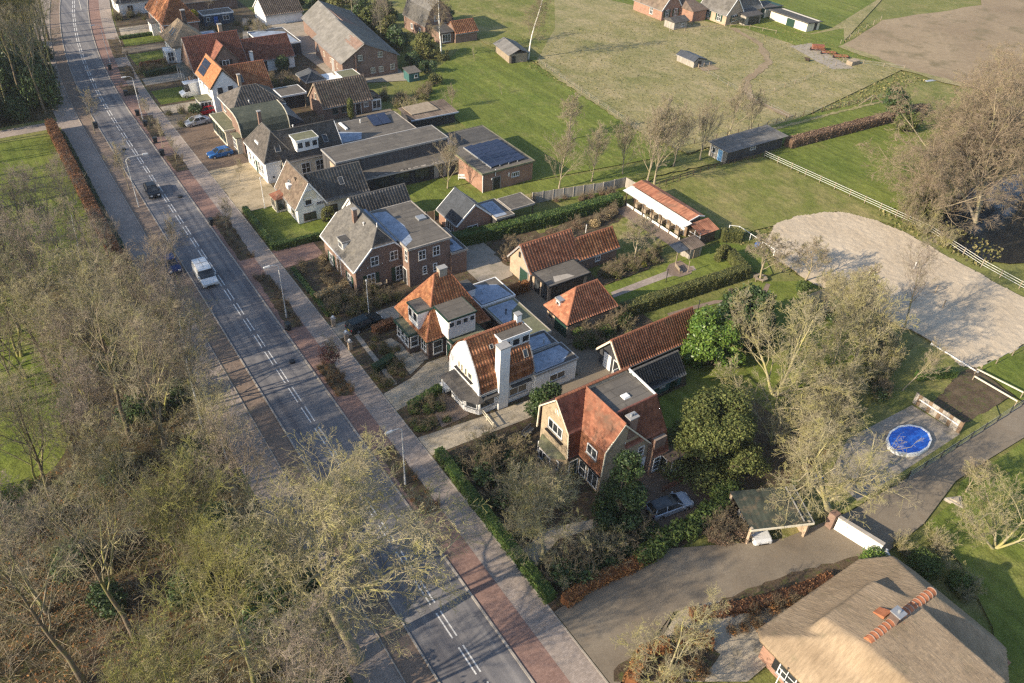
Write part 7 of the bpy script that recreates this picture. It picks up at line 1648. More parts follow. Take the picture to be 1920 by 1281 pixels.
evergreen('ball_bush', 'dark round tree trimmed against the white wing', (53.6, 162.0), 'leaf_dark', [(0, 0, 1.7, 1.5, 1.5, 1.7)], 2200, .13, 87, 'shrub')
for i, (x, y, s, l) in enumerate(((60, 69.0, 1, 'yellow flowering shrub under the bird table'), (69.5, 67.0, .8, 'yellow-green cushion shrub in the border'), (48.6, 207, 1.3, 'round yellow conifer behind the navy shed'))):
    evergreen('yellow_shrub', l, (x, y), 'leaf_yellow', [(0, 0, .55, .7, .7, .6)], 900, .10, 90 + i, 'shrub', s=s)
# willow skirts: ivy on the stems and scrub round the pond
evergreen('ivy_shrub', 'dark ivy and scrub around the willow by the pond', (118.5, 56.0), 'leaf_olive', lumps(22, 3.2, 2.6, .5, 1.2, .2), 6000, .17, 95, 'shrub')
evergreen('conifer_tree', 'dark green conifer behind the willow', (150, 84), 'leaf_dark', lumps(20, 2.5, 5.5, .8, 1.3, .4), 6000, .2, 96)
evergreen('conifer_tree', 'second dark conifer beside the hedge end', (146, 78), 'leaf_yew', lumps(16, 2.0, 3.5, .6, 1.2, .3), 5000, .18, 97)
for i, (x, y, s) in enumerate(((133, 42, .8), (131, 56, .95), (138, 63, .95), (146, 52, 1.0), (158, 66, .9), (119.5, 55.5, .8), (127.5, 62, .9), (139, 50, 1.1))):
    tree('willow', (x, y), 'smaller bare willow crowding around the pond', 'willow_tree', i * 1.7, s * .75, 'smaller willows around the pond')
# hedgerow behind the big barn
for i, (x, y) in enumerate(((80.5, 163), (82, 171), (81, 179), (83.5, 187), (79, 193), (86, 197), (77, 199), (84, 156), (88, 184), (72, 203), (88, 204))):
    k = ['leaf_dark', 'leaf_olive', 'leaf_yew'][i % 3]
    evergreen('evergreen_tree', ['dark green tree in the thick hedgerow behind the big barn', 'olive brown tree in the thick hedgerow behind the big barn', 'mid green tree in the thick hedgerow behind the big barn'][i % 3], (x, y), k, lumps(16, 2.2, 4.8, .8, 1.4, .3), 3600, .24, 200 + i, group='hedgerow trees behind the big barn')
for i, (x, y) in enumerate(((79, 168), (85, 176), (86, 190), (80, 185), (90, 196), (74, 196))):
    tree('wood_c', (x, y), 'bare tree rising from the hedgerow behind the big barn', 'bare_tree', i, .55, 'bare trees of the hedgerow behind the big barn')
for i, (x, y, s, m_) in enumerate(((78.6, 153, 1.1, 'leaf_dark'), (79.5, 147.5, .9, 'leaf_dark'), (77.5, 141, .9, 'leaf_olive'), (86.6, 153.4, .8, 'leaf_olive'), (100.5, 177, 1.4, 'leaf_dark'))):
    evergreen('evergreen_shrub', ['dense dark shrub at the corner of the big barn', 'dark shrub beside the tiny green shed', 'olive shrub along the big lawn edge', 'low shrub bed around the birch trunk', 'dark shrub behind the mansard gable house'][i], (x, y), m_, lumps(10, 1.7, 2.2, .4, 1.0, .2), 2600, .16, 220 + i, 'shrub', s=s)

# ---- hedges
hedge('hedge', 'tall clipped brown beech hedge along the park lawn', [(8.2, 100.5), (8.2, 118), (8.35, 152.5)], 1.5, 2.2, 'leaf_beech', 75, 0.098, seed=1)
hedge('hedge', 'low dark holly strip at the foot of the beech hedge', [(9.4, 103), (9.5, 150)], .7, .6, 'leaf_dark', 62, 0.098, seed=2)
hedge('hedge', 'clipped green hedge around the lawn of the cream gabled house', [(27.3, 108.6), (27.2, 96.2), (33.6, 96.0), (36.5, 96.0)], .8, 1.15, 'leaf_box', 87, 0.074, seed=3)
hedge('hedge', 'long clipped green hedge between anthracite garage and lawn', [(47.8, 85.0), (56, 84.0), (66, 83.2), (78.2, 82.6)], 1.7, 2.0, 'leaf_box', 68, 0.090, seed=4)
hedge('hedge', 'long clipped olive hedge south of the lawn with stone path', [(59.2, 59.3), (70, 58.6), (80.5, 57.9)], 1.5, 1.9, 'leaf_olive', 81, 0.082, seed=5)
hedge('hedge', 'clipped olive hedge corner near the apple tree', [(80.3, 58.4), (81.8, 62.4)], 1.3, 1.8, 'leaf_olive', 75, 0.082, seed=6)
hedge('hedge', 'long thorn hedge across the meadow to the willow', [(119.4, 84.2), (138, 83.2), (157.5, 82.2)], 1.9, 1.8, 'leaf_thorn', 45, .12, seed=7)
hedge('hedge', 'rusty beech hedge behind the frosted flat roof', [(48.2, 70.4), (52.2, 70.4)], .9, 1.6, 'leaf_rust', 75, 0.082, seed=8)
hedge('hedge', 'dark clipped hedge before the gravel drive of the white house', [(27.9, 57.6), (32.2, 58.6)], .9, 1.3, 'leaf_box', 81, 0.082, seed=9)
hedge('hedge', 'low clipped block hedge in the dark brick house garden', [(27.6, 65.6), (30.4, 66.4)], 1.0, 1.0, 'leaf_dark', 81, 0.074, seed=10)
hedge('hedge', 'green hedge along the footpath before the ochre house', [(27.3, 50.2), (27.1, 41.0), (27.0, 30.2)], 1.0, 1.4, 'leaf_box', 75, 0.082, seed=11)
hedge('hedge', 'orange-brown beech hedge along the drive entrance', [(27.8, 29.3), (30.8, 29.6), (34.4, 29.2), (37.5, 29.0)], 1.1, 1.2, 'leaf_rust', 75, 0.090, seed=12)
hedge('hedge', 'brown beech hedge between the drive and the thatched farm', [(36.2, 22.6), (41, 20.6), (46.0, 19.2), (49.6, 18.6)], 1.0, 1.0, 'leaf_beech', 75, 0.090, seed=13)
hedge('hedge', 'clipped russet block hedge on the gravel forecourt', [(33.6, 21.8), (36.0, 19.8)], 1.2, 1.3, 'leaf_rust', 75, 0.082, seed=14)
hedge('hedge', 'orange-brown hedge under the yellow tree at the drive entrance', [(27.8, 20.6), (30.2, 22.0), (32.6, 21.6)], 1.1, 1.3, 'leaf_rust', 75, 0.082, seed=15)
hedge('hedge', 'brown hedge beside the driveway pillars', [(30.6, 72.0), (33.4, 72.4)], 1.0, 1.2, 'leaf_beech', 75, 0.082, seed=16)
hedge('hedge', 'grass-brown hedge along the farmhouse front garden', [(27.3, 82.0), (32.0, 82.6)], 1.0, 1.1, 'leaf_grass', 75, 0.098, seed=17)
hedge('hedge', 'low boxwood edging along the footpath by the brick farmhouse', [(27.4, 78.0), (27.5, 90.2)], .6, .7, 'leaf_box', 75, 0.074, seed=18)
hedge('hedge', 'green hedge between meadow and vegetable plot', [(81.4, 31.6), (86.0, 29.6)], 1.0, 1.3, 'leaf_box', 75, 0.090, seed=19)
hedge('hedge', 'row of clipped conifers beside the stable', [(84.4, 66.6), (87.0, 65.2)], 1.4, 1.9, 'leaf_olive', 75, 0.090, seed=20)
hedge('hedge', 'clipped green hedge before the thatched cottage', [(28.4, 171.4), (35, 172.4)], .9, 1.0, 'leaf_dark', 62, 0.098, seed=21)
hedge('hedge', 'brown hedge south of the bright front lawn', [(29, 177.6), (36.5, 177.8)], .8, .9, 'leaf_beech', 62, 0.098, seed=22)
hedge('hedge', 'hedge north of the bright front lawn', [(29.4, 196.8), (38, 197)], .8, .8, 'leaf_box', 62, 0.098, seed=23)
o = evergreen('hedge_arch', 'clipped conifer arch on the lawn near the stable', (80.6, 62.6), 'leaf_olive', [(-.9, 0, .8, .5, .6, 1.0), (.9, 0, .8, .5, .6, 1.0), (-.7, 0, 1.7, .5, .6, .6), (.7, 0, 1.7, .5, .6, .6), (0, 0, 2.2, .7, .6, .4)], 3600, .10, 240, 'hedge')
evergreen('hedge_arch', 'clipped green hedge arch against the cream gabled house', (36.9, 100.2), 'leaf_olive', [(-.7, 0, .9, .35, .5, 1.0), (.7, 0, .9, .35, .5, 1.0), (0, 0, 2.0, .9, .5, .4)], 2400, .09, 241, 'hedge')

# ---- shrubs and beds
def shrubs(label, group, pts, key='shrub', leaf=None, n=500, size=.10, s=(.7, 1.1), name='bare_shrub'):
    me = leaf_mesh('leaves', leaf, sum(map(ord, leaf)) % 50 + 300, [(0, 0, .75, .95, .95, .75), (.4, .3, .6, .6, .6, .6)], n, size, .25) if leaf else None
    for i, (x, y) in enumerate(pts):
        o = thing(name, label, 'shrub', (x, y, 0), i * 2.1, group); k = random.uniform(*s); o.scale = (k, k, k * random.uniform(.8, 1.1))
        a, b = TREES[key]
        mesh_obj('stems', a, None, o); mesh_obj('twigs', b, None, o)
        if me: mesh_obj('leaves', me, None, o)
def inpoly(q, n, seed, pad=.1):
    r = random.Random(seed); out = []; xs = [p[0] for p in q]; ys = [p[1] for p in q]; t_ = 0
    while len(out) < n and t_ < 2000:
        t_ += 1; x = r.uniform(min(xs), max(xs)); y = r.uniform(min(ys), max(ys)); ins = False; j = len(q) - 1
        for i in range(len(q)):
            if (q[i][1] > y) != (q[j][1] > y) and x < (q[j][0] - q[i][0]) * (y - q[i][1]) / (q[j][1] - q[i][1] + 1e-9) + q[i][0]: ins = not ins
            j = i
        if ins and all((x - a) ** 2 + (y - b) ** 2 > .55 for a, b in out): out.append((x, y))
    return out
BEDL = ['bare brown shrub in the verge bed opposite the hedged lawn', 'bare brown shrub in the verge bed opposite the brick farmhouse', 'rust-leaved shrub in the verge bed under the reddish street tree', 'bare shrub in the verge bed opposite the sandy yard', 'bare shrub in the verge bed opposite the brown forecourt', 'bare shrub in the verge bed at the small shaded lawn', 'bare shrub in the verge bed by the thatched cottage', 'bare shrub in the verge bed near the far orange roof', 'bare shrub in the verge bed across from the white house drive']
for i, q in enumerate(ISL):
    shrubs(BEDL[i], 'shrubs: ' + BEDL[i], inpoly(q, 16 if i in (0, 1, 2) else 8, 400 + i), 'shrub', 'leaf_rust' if i in (2, 8) else ('leaf_thorn' if i < 2 else None), 260, .10, (.32, .45))
shrubs('dense bare shrub in the garden before the ochre house', 'garden shrubs before the ochre house', inpoly([(28, 31), (36, 31), (36, 33.5), (28.5, 33.2)], 5, 1) + inpoly([(28, 37), (36, 37.6), (35.4, 47), (28, 50)], 20, 2), 'shrub_yellow', None, s=(.6, 1.0))
shrubs('evergreen shrub in the garden before the ochre house', 'evergreen shrubs before the ochre house', inpoly([(28, 39), (34, 40), (34.6, 48), (28, 49.6)], 10, 3) + inpoly([(28.4, 30.4), (42, 30.4), (42, 32.0), (28.4, 33)], 7, 4), 'shrub', 'leaf_dark', 1500, .11, (1.0, 1.7), 'evergreen_shrub')
shrubs('low green shrub in the garden before the white house', 'garden shrubs before the white house', inpoly([(27.2, 53.8), (30.6, 54), (31, 57.4), (27.4, 57.2)], 9, 5), 'shrub', 'leaf_box', 1200, .09, (.5, .8), 'evergreen_shrub')
shrubs('green perennial clump between the clipped garden paths', 'perennials in the dark brick house garden', inpoly([(29.2, 62.6), (30.6, 63), (30.8, 65.2), (29.2, 65.2)], 4, 6) + inpoly([(29.2, 67.5), (31.6, 67.5), (31.6, 71.5), (29.2, 71.5)], 6, 7) + inpoly([(27, 62), (28, 62), (28, 65), (27, 65)], 4, 8), 'shrub', 'leaf_olive', 900, .09, (.45, .65), 'evergreen_shrub')
shrubs('twiggy shrub in the farmhouse front garden', 'shrubs in the farmhouse front garden', inpoly([(27.8, 76.8), (37.5, 76.6), (37.5, 80.2), (32.4, 80.4), (28, 81)], 16, 9), 'shrub', 'leaf_olive', 700, .10, (.6, 1.0))
shrubs('dry golden grass clump in the farmhouse front garden', 'grass clumps in the farmhouse front garden', inpoly([(28, 83.4), (32, 83.6), (32, 90.8), (28, 90.6)], 11, 10), 'shrub', 'leaf_grass', 800, .12, (.5, .8), 'grass_clump')
shrubs('bare border shrub under the long clipped hedge', 'border shrubs under the long hedge', inpoly([(54, 77), (62, 76.4), (76, 80), (76, 81.4), (54, 81.5)], 18, 11), 'shrub', 'leaf_thorn', 500, .10, (.6, 1.1))
shrubs('dry golden grass tuft on the lawn side of the long hedge', 'grass tufts along the long hedge', [(70.5, 79.2), (72.2, 79.8), (73.8, 80.2), (75.2, 80.6), (57, 77.2), (58.4, 77.4), (59.8, 77.6)], 'shrub', 'leaf_grass', 900, .13, (.7, .95), 'grass_clump')
shrubs('mixed shrub in the border behind the tiled barn', 'border shrubs behind the tiled barn', inpoly([(61.4, 66.8), (64, 68.6), (73.6, 68.6), (72.6, 66.8)], 16, 12), 'shrub', 'leaf_olive', 700, .10, (.6, 1.0))
shrubs('bushy shrub along the wall of the hipped garage', 'shrubs along the hipped garage', inpoly([(50.5, 56.6), (59, 57.2), (59, 58.4), (50.5, 58.2)], 9, 13), 'shrub', 'leaf_box', 1300, .11, (.9, 1.4), 'evergreen_shrub')
shrubs('bare twiggy shrub beside the yard of the white house', 'yard shrubs of the white house', inpoly([(44.4, 46.8), (50, 47.2), (50, 49.4), (45, 49)], 7, 14) + inpoly([(52, 55), (58, 55), (58, 56.6), (52, 56.6)], 5, 15), 'shrub_yellow', None, s=(.5, .8))
shrubs('brown brushwood shrub between laurel and carport', 'brushwood beside the carport', inpoly([(43, 26.6), (46.5, 26.2), (47.4, 29), (44.4, 29.6)], 8, 16), 'shrub', 'leaf_thorn', 600, .11, (.8, 1.2))
shrubs('low shrub under the lichen-covered trees near the pool', 'underwood near the pool', inpoly([(57, 24.6), (61, 29), (72, 31), (80, 33), (62, 33), (56, 28)], 18, 17), 'shrub', 'leaf_dark', 700, .12, (.7, 1.2), 'evergreen_shrub')
shrubs('tall olive shrub among the lichen trees', 'tall shrubs among the lichen trees', inpoly([(66, 33), (78, 33.5), (85, 38), (84, 43), (78, 36.5), (68, 35)], 15, 31), 'shrub_yellow', 'leaf_olive', 500, .12, (1.0, 1.5))
shrubs('bare bush between lawn and sand arena', 'bushes along the sand arena', inpoly([(84, 36), (89, 40), (90, 52), (87, 50), (82, 40)], 14, 18), 'shrub_yellow', None, s=(.6, 1.0))
shrubs('dry shrub in the bed beside the thatched farm', 'shrubs beside the thatched farm', inpoly([(37, 20.6), (43, 19.6), (48, 18.4), (47, 17.8), (40, 18.6)], 9, 19) + inpoly([(28.6, 17), (34, 18), (34, 20), (29, 20)], 8, 20), 'shrub', 'leaf_rust', 500, .10, (.5, .8))
shrubs('bare shrub behind the thatched roof', 'shrubs behind the thatched roof', inpoly([(57, 18), (60, 19.4), (62, 16), (60, 11), (57.5, 10.5)], 10, 21), 'shrub_yellow', 'leaf_olive', 300, s=(.5, .8))
shrubs('garden shrub before the far houses', 'garden shrubs before the far houses', inpoly([(27.4, 143.2), (31, 143.4), (31, 150), (27.4, 150)], 8, 22) + inpoly([(28, 173), (34, 173), (34, 177), (28.6, 177)], 8, 23) + inpoly([(31, 206), (40, 206), (40, 213), (32, 213)], 8, 24), 'shrub', 'leaf_olive', 500, .11, (.6, 1.0))
shrubs('garden shrub in the back yards behind the white solar house', 'back yard shrubs', inpoly([(47, 150), (53, 150), (53, 158), (47, 158)], 8, 25) + inpoly([(47, 187), (60, 186), (60, 196), (48, 196)], 10, 26) + inpoly([(64.5, 130), (72, 129), (75, 139), (64.5, 140)], 14, 27), 'shrub', 'leaf_olive', 500, .12, (.8, 1.2))
shrubs('scrub along the pond bank under the willow', 'scrub along the pond', inpoly([(112, 46), (115, 50), (119, 56), (121, 60), (118, 62), (112.5, 52)], 10, 28), 'shrub_yellow', None, s=(.6, 1.0))
shrubs('bare shrub along the fence of the tree row', 'shrubs along the tree row', inpoly([(66, 90), (80, 86), (80, 85), (66, 88.5)], 9, 29), 'shrub', 'leaf_thorn', 400, .11, (.5, .8))

# tufts of long grass nobody could count
r = np.random.default_rng(60); V_, F_, Q_, n0 = [], [], [], 0
for (x0, x1, y0, y1, n, h) in ((101, 176, 92.5, 158, 15000, .22), (86, 113, 54, 84, 4500, .16), (115, 156, 60, 83, 3500, .16), (100, 104.5, 103, 142, 500, .18), (99, 157, 90.6, 93.4, 700, .2), (146, 200, 120, 132, 1500, .18), (112, 120, 42, 60, 700, .4)):
    C = np.stack([r.uniform(x0, x1, n), r.uniform(y0, y1, n)], 1); a = r.uniform(0, 3.14, n); w = r.uniform(.1, .28, n); hh = h * r.uniform(.4, 1.3, n)
    d = np.stack([np.cos(a) * w, np.sin(a) * w], 1); l = r.normal(0, .12, (n, 2)); z = np.full((n, 1), .02)
    V_.append(np.stack([np.hstack([C - d, z]), np.hstack([C + d, z]), np.hstack([C + d * .7 + l, z + hh[:, None]]), np.hstack([C - d * .7 + l, z + hh[:, None]])], 1).reshape(-1, 3)); F_.append(np.arange(4 * n).reshape(n, 4) + n0); n0 += 4 * n; Q_.append(r.random(n))
M['tuft'] = mat_rnd('long_grass', (0.10, 0.115, 0.03), (0.28, 0.235, 0.11), .9, .1, .25, .5, translucent=.2)
tag(mesh_obj('grass_tufts', np_mesh('grass_tufts', np.concatenate(V_), np.concatenate(F_), M['tuft'], rnd=np.concatenate(Q_))), 'tufts of longer grass scattered over the paddocks', 'grass', None, 'stuff')
# ------------------------------------------------------------------ vehicles
def paint(name, c, metal=.2): 
    m = mat_plain(name, c, .28, .5, metal, .04); return m
def car(label, col, loc, rz, kind='hatch', name='parked_car', cat='car', group=None):
    L, W, Hh, belt, hood = {'hatch': (4.1, 1.76, 1.48, .92, .88), 'sedan': (4.6, 1.8, 1.42, .90, .84), 'estate': (4.6, 1.8, 1.50, .92, .88), 'van': (4.97, 1.98, 1.97, 1.12, 1.06), 'camper': (6.0, 2.1, 2.7, 1.2, 1.1)}[kind]
    o = thing(name, label, cat, (loc[0], loc[1], 0), rz, group)
    P_ = paint('car_paint', col)
    f, b = L / 2, -L / 2
    if kind in ('van', 'camper'):
        prof = [(b, .32), (f - .1, .32), (f, .5), (f - .03, .78), (f - .85, hood), (f - .95, belt), (b + .02, belt), (b, .9)]
        gh = ((b + .03, f - .95), (b + .10, f - 1.75)) if kind == 'van' else ((b + .03, f - .8), (b + .06, f - .9))
    else:
        r_ = {'hatch': .10, 'sedan': .75, 'estate': .08}[kind]
        prof = [(b + .05, .30), (f - .12, .30), (f, .48), (f - .05, .70), (f - .35, hood - .04), (f - 1.15, belt), (b + .5 if kind == 'sedan' else b + .1, belt), (b + .02, belt - .08), (b, .55)]
        gh = ((b + r_, f - 1.15), (b + r_ + (.55 if kind != 'estate' else .25), f - 1.95))
    cx = sum(p[0] for p in prof) / len(prof); cz = .6
    rings = []
    for y, k, kz in ((-W/2, .955, .93), (-W/2 + .10, 1, 1), (W/2 - .10, 1, 1), (W/2, .955, .93)):
        rings.append([(cx + (p[0] - cx) * k, y, cz + (p[1] - cz) * kz) for p in prof])
    m = MB(); n = len(prof)
    for a, c in zip(rings, rings[1:]):
        for i in range(n):
            j = (i + 1) % n; m.poly([a[i], a[j], c[j], c[i]])
    m.poly(rings[0]); m.poly(rings[-1][::-1])
    body = m.build('body', P_, o)
    (x0, x1), (x2, x3) = gh; wb, wt = W/2 - .08, W/2 - (.26 if kind not in ('van', 'camper') else .14)
    base = [(x0, -wb, belt - .01), (x1, -wb, belt - .01), (x1, wb, belt - .01), (x0, wb, belt - .01)]
    top = [(x2, -wt, Hh - .05), (x3, -wt, Hh - .05), (x3, wt, Hh - .05), (x2, wt, Hh - .05)]
    if kind in ('van', 'camper'):
        xm = x3 - .35 if kind == 'van' else x3 - .7
        k = (xm - x2) / (x3 - x2); bm_ = x0 + (x1 - x0) * .72 if kind == 'van' else x0 + (x1 - x0) * .8
        MB().prism([(x0, -wb - .05, belt - .02), (bm_, -wb - .05, belt - .02), (bm_, wb + .05, belt - .02), (x0, wb + .05, belt - .02)], [(x2, -wt, Hh), (xm, -wt, Hh), (xm, wt, Hh), (x2, wt, Hh)]).build('cargo_box', P_, o)
        MB().prism([(bm_, -wb, belt - .01), (x1, -wb, belt - .01), (x1, wb, belt - .01), (bm_, wb, belt - .01)], [(xm, -wt, Hh - .05), (x3, -wt, Hh - .05), (x3, wt, Hh - .05), (xm, wt, Hh - .05)]).build('windscreen', M['glass'], o)
        MB().prism([(xm - .02, -wt, Hh - .055), (x3 + .03, -wt, Hh - .055), (x3 + .03, wt, Hh - .055), (xm - .02, wt, Hh - .055)], [(xm - .02, -wt + .05, Hh + .0), (x3 - .02, -wt + .05, Hh), (x3 - .02, wt - .05, Hh), (xm - .02, wt - .05, Hh)]).build('roof', P_, o)
        MB().box(x2 + .2, xm - .2, -.03, .03, Hh + .002, Hh + .02).box(x2 + 1.3, x2 + 1.36, -wt + .1, wt - .1, Hh + .022, Hh + .03).build('roof_seam', M['grey_trim'], o)
    else:
        MB().prism(base, top).build('windows', M['glass'], o)
        MB().prism([(x2 - .06, -wt - .02, Hh - .05), (x3 + .06, -wt - .02, Hh - .05), (x3 + .06, wt + .02, Hh - .05), (x2 - .06, wt + .02, Hh - .05)], [(x2 + .1, -wt + .1, Hh), (x3 - .1, -wt + .1, Hh), (x3 - .1, wt - .1, Hh), (x2 + .1, wt - .1, Hh)]).build('roof', P_, o)
        pm = MB()
        for s in (-1, 1):
            for a, c in ((base[0], top[0]), (base[1], top[1])): pm.beam((a[0], s * wb, a[2]), (c[0], s * wt, c[2]), .09, .07)
            mx = (x2 + x3) / 2; pm.beam((mx - .1, s * (wb + .0), belt), (mx, s * wt, Hh - .04), .08, .05)
        pm.build('pillars', P_, o)
    for x in (f - .85, b + .85):
        for s in (-1, 1):
            y = s * (W/2 - .10)
            w_ = MB().bar((x, y - .11, .32), (x, y + .11, .32), .32, 14).build('wheel', M['rubber'], o)
            MB().bar((x, y + s * .112, .32), (x, y + s * .125, .32), .20, 10).build('rim', M['steel'], w_)
    zl = .66
    for s in (-1, 1):
        MB().box(f - .16, f - .005, s * (W/2 - .36) - .16, s * (W/2 - .36) + .16, zl - .08, zl + .07).build('headlight', M['pole'], o)
        MB().box(b - .01, b + .12, s * (W/2 - .24) - .12, s * (W/2 - .24) + .12, zl, zl + .2).build('tail_light', M['tail'], o)
        MB().box(f - 1.5, f - 1.34, s * (W/2 + .10) - .08, s * (W/2 + .10) + .08, belt - .02, belt + .14).build('mirror', P_, o)
    MB().box(f - .09, f + .008, -.5, .5, .40, .56).build('grille', M['black'], o)
    MB().box(b - .012, b + .05, -.26, .26, .48, .60).build('number_plate', M['yellow'], o)
    return o
M['tail'] = mat_plain('tail_light_red', (0.35, 0.01, 0.01), .3, .5)
car('white delivery van driving on the main road', (.74, .74, .72), (16.95, 93.9), R(-90), 'van', 'delivery_van', 'van')
car('black car driving on the main road behind the white van', (.012, .013, .016), S(287, 364), R(-91), 'hatch', 'driving_car')
car('dark blue car parked on the paved strip beside the road', (.015, .03, .11), S(323, 503), R(-90), 'hatch')
car('silver car parked on the dark forecourt', (.50, .52, .54), S(370, 233), R(180 + 8), 'sedan')
car('red car parked beside the silver car', (.38, .008, .02), S(384, 214), R(186), 'hatch')
car('bright blue hatchback on the brown brick forecourt', (.025, .13, .36), S(413, 293), R(183), 'hatch')
car('dark green-black car parked on the drive by the farmhouse garden', (.012, .022, .024), S(684, 612), R(8), 'estate')
car('white camper van parked beside the conservatory', (.72, .72, .70), S(369, 178), R(180), 'camper', 'camper_van', 'van')
car('dark red car on the concrete yard by the big barn', (.16, .012, .018), S(575, 40), R(100), 'hatch')
c_ = car('silver estate car with dark glass roof under the yew', (.46, .51, .58), S(1254, 955), R(-9), 'estate')
for k_ in [k for k in bpy.data.objects if k.parent == c_ and k.name.startswith('roof')]: k_.data.materials[0] = M['glass']
car('white car parked inside the green carport', (.70, .70, .69), (48.0, 26.3), R(-112), 'hatch')

# ------------------------------------------------------------------ street furniture
def lamp(loc, label, arm, h=7.6):
    o = thing('street_lamp', label, 'street lamp', (loc[0], loc[1], 0), 0, 'street lamps along the road')
    MB().bar((0, 0, 0), (0, 0, 1.2), .10, 8).bar((0, 0, 1.2), (0, 0, h), .075, 8, .045).build('pole', M['pole'], o)
    a = math.copysign(1, arm)
    MB().bar((0, 0, h - .02), (a * .35, 0, h + .28), .04, 6).bar((a * .35, 0, h + .28), (arm, 0, h + .34), .04, 6).build('arm', M['pole'], o)
    hd = MB().prism([(arm - a * .05, -.14, h + .26), (arm + a * .75, -.12, h + .30), (arm + a * .75, .12, h + .30), (arm - a * .05, .14, h + .26)], [(arm - a * .02, -.10, h + .42), (arm + a * .7, -.08, h + .40), (arm + a * .7, .08, h + .40), (arm - a * .02, .10, h + .42)]).build('lamp_head', M['pole'], o)
    MB().box(min(arm, arm + a * .6), max(arm, arm + a * .6), -.09, .09, h + .24, h + .27).build('lens', M['white'], hd)
    return o
lamp(S(260.5, 388.5), 'street lamp with long arm in the western parking strip', 2.4)
lamp(S(537.5, 596), 'street lamp in the verge bed opposite the brick farmhouse', -1.0)
lamp(S(268, 224), 'street lamp in the verge beside the brown brick forecourt', -1.0)
lamp(S(207, 120), 'street lamp in the verge beside the thatched cottage', -1.0)
lamp(S(153, 18), 'street lamp at the far end of the road', -1.0)
lamp((22.6, 48.6), 'street lamp half hidden by the huge lichen-covered tree', -1.0)
def flagpole(loc, h, label, name='flagpole'):
    o = thing(name, label, 'flagpole', (loc[0], loc[1], 0))
    MB().bar((0, 0, 0), (0, 0, h), .06, 8, .04).build('pole', M['white'], o); MB().bar((0, 0, h), (0, 0, h + .1), .09, 8).build('cap', M['white'], o); MB().box(-.2, .2, -.2, .2, 0, .12).build('foot', M['concrete'], o)
flagpole(S(692, 591), 5.2, 'white flagpole in the driveway beside the parked dark car')
flagpole(S(497, 391), 5.0, 'white flagpole on the lawn corner of the cream gabled house')
flagpole((37.0, 14.2), 3.4, 'white flagpole before the shuttered window of the thatched farm')
flagpole(S(232, 31), 6.0, 'white flagpole beside the far gravel driveway')
bin_me = MB().prism([(-.24, -.28, .1), (.24, -.28, .1), (.24, .28, .1), (-.24, .28, .1)], [(-.29, -.36, .98), (.29, -.36, .98), (.29, .36, .98), (-.29, .36, .98)]).mesh('body', M['bin'])
lid_me = MB().prism([(-.31, -.39, .985), (.31, -.39, .985), (.31, .40, .985), (-.31, .40, .985)], [(-.29, -.36, 1.06), (.29, -.36, 1.06), (.27, .36, 1.10), (-.27, .36, 1.10)]).mesh('lid', M['bin'])
whl_me = MB().bar((-.27, .26, .11), (-.2, .26, .11), .11, 8).bar((.2, .26, .11), (.27, .26, .11), .11, 8).mesh('wheels', M['rubber'])
BINS = [((207, 131), 'dark wheelie bin beside the lamp near the thatched cottage'), ((237.5, 180), 'dark wheelie bin at the small shaded lawn'), ((259, 217), 'dark wheelie bin just up the verge from the forecourt lamp'), ((274, 237), 'dark wheelie bin at the foot of the forecourt lamp'), ((292, 268.5), 'dark wheelie bin opposite the blue hatchback'),
        ((305, 292), 'dark wheelie bin on the verge bed opposite the sandy yard'), ((180.5, 240), 'dark wheelie bin on the western parking strip'), ((397, 422), 'dark wheelie bin at the kerb above the bed opposite the hedged lawn'), ((541, 619), 'dark wheelie bin beside the lamp opposite the brick farmhouse'), ((1040, 588), 'blue lidded wheelie bin by the flat garage')]
for p, l in BINS:
    w = S(*p); o = thing('wheelie_bin', l, 'bin', (w.x, w.y, 0), random.uniform(-.2, .2) + (1.57 if p[0] < 350 else 0), 'wheelie bins put out along the road')
    mesh_obj('body', bin_me, None, o); k = mesh_obj('lid', lid_me, None, o); mesh_obj('wheels', whl_me, None, o)
    if 'blue lidded' in l:
        k.data = lid_me.copy(); k.data.materials.clear(); k.data.materials.append(M['blue_plastic'])
for i, (x, y) in enumerate(((16.6, 47), (20.2, 72), (16.4, 108), (20.4, 118), (17.0, 139))):
    tag(MB().bar((x, y, .02), (x, y, ZL[0] + .012), .34, 14).build('manhole_cover', M['black']), 'dark iron manhole cover set into the road surface', None, None, 'structure')
# pillars with ball caps at the drives
for p, l in (((626, 612), 'brick gate pillar with white ball north of the dark car drive'), ((650, 640), 'brick gate pillar with white ball south of the dark car drive'), ((657, 656), 'brick gate pillar with white ball by the clipped garden')):
    w = S(*p); o = thing('gate_pillar', l, 'pillar', (w.x, w.y, 0), 0, 'ball-topped gate pillars')
    MB().box(-.22, .22, -.22, .22, 0, 1.2).build('shaft', M['brick_sand'], o); MB().box(-.28, .28, -.28, .28, 1.202, 1.3).build('cap', M['kerb'], o)
    b_ = bpy.data.meshes.new('ball'); bm = bmesh.new(); bmesh.ops.create_uvsphere(bm, u_segments=10, v_segments=7, radius=.18); bmesh.ops.translate(bm, vec=(0, 0, 1.46), verts=bm.verts); bm.to_mesh(b_); bm.free(); mesh_obj('ball', b_, M['white'], o)

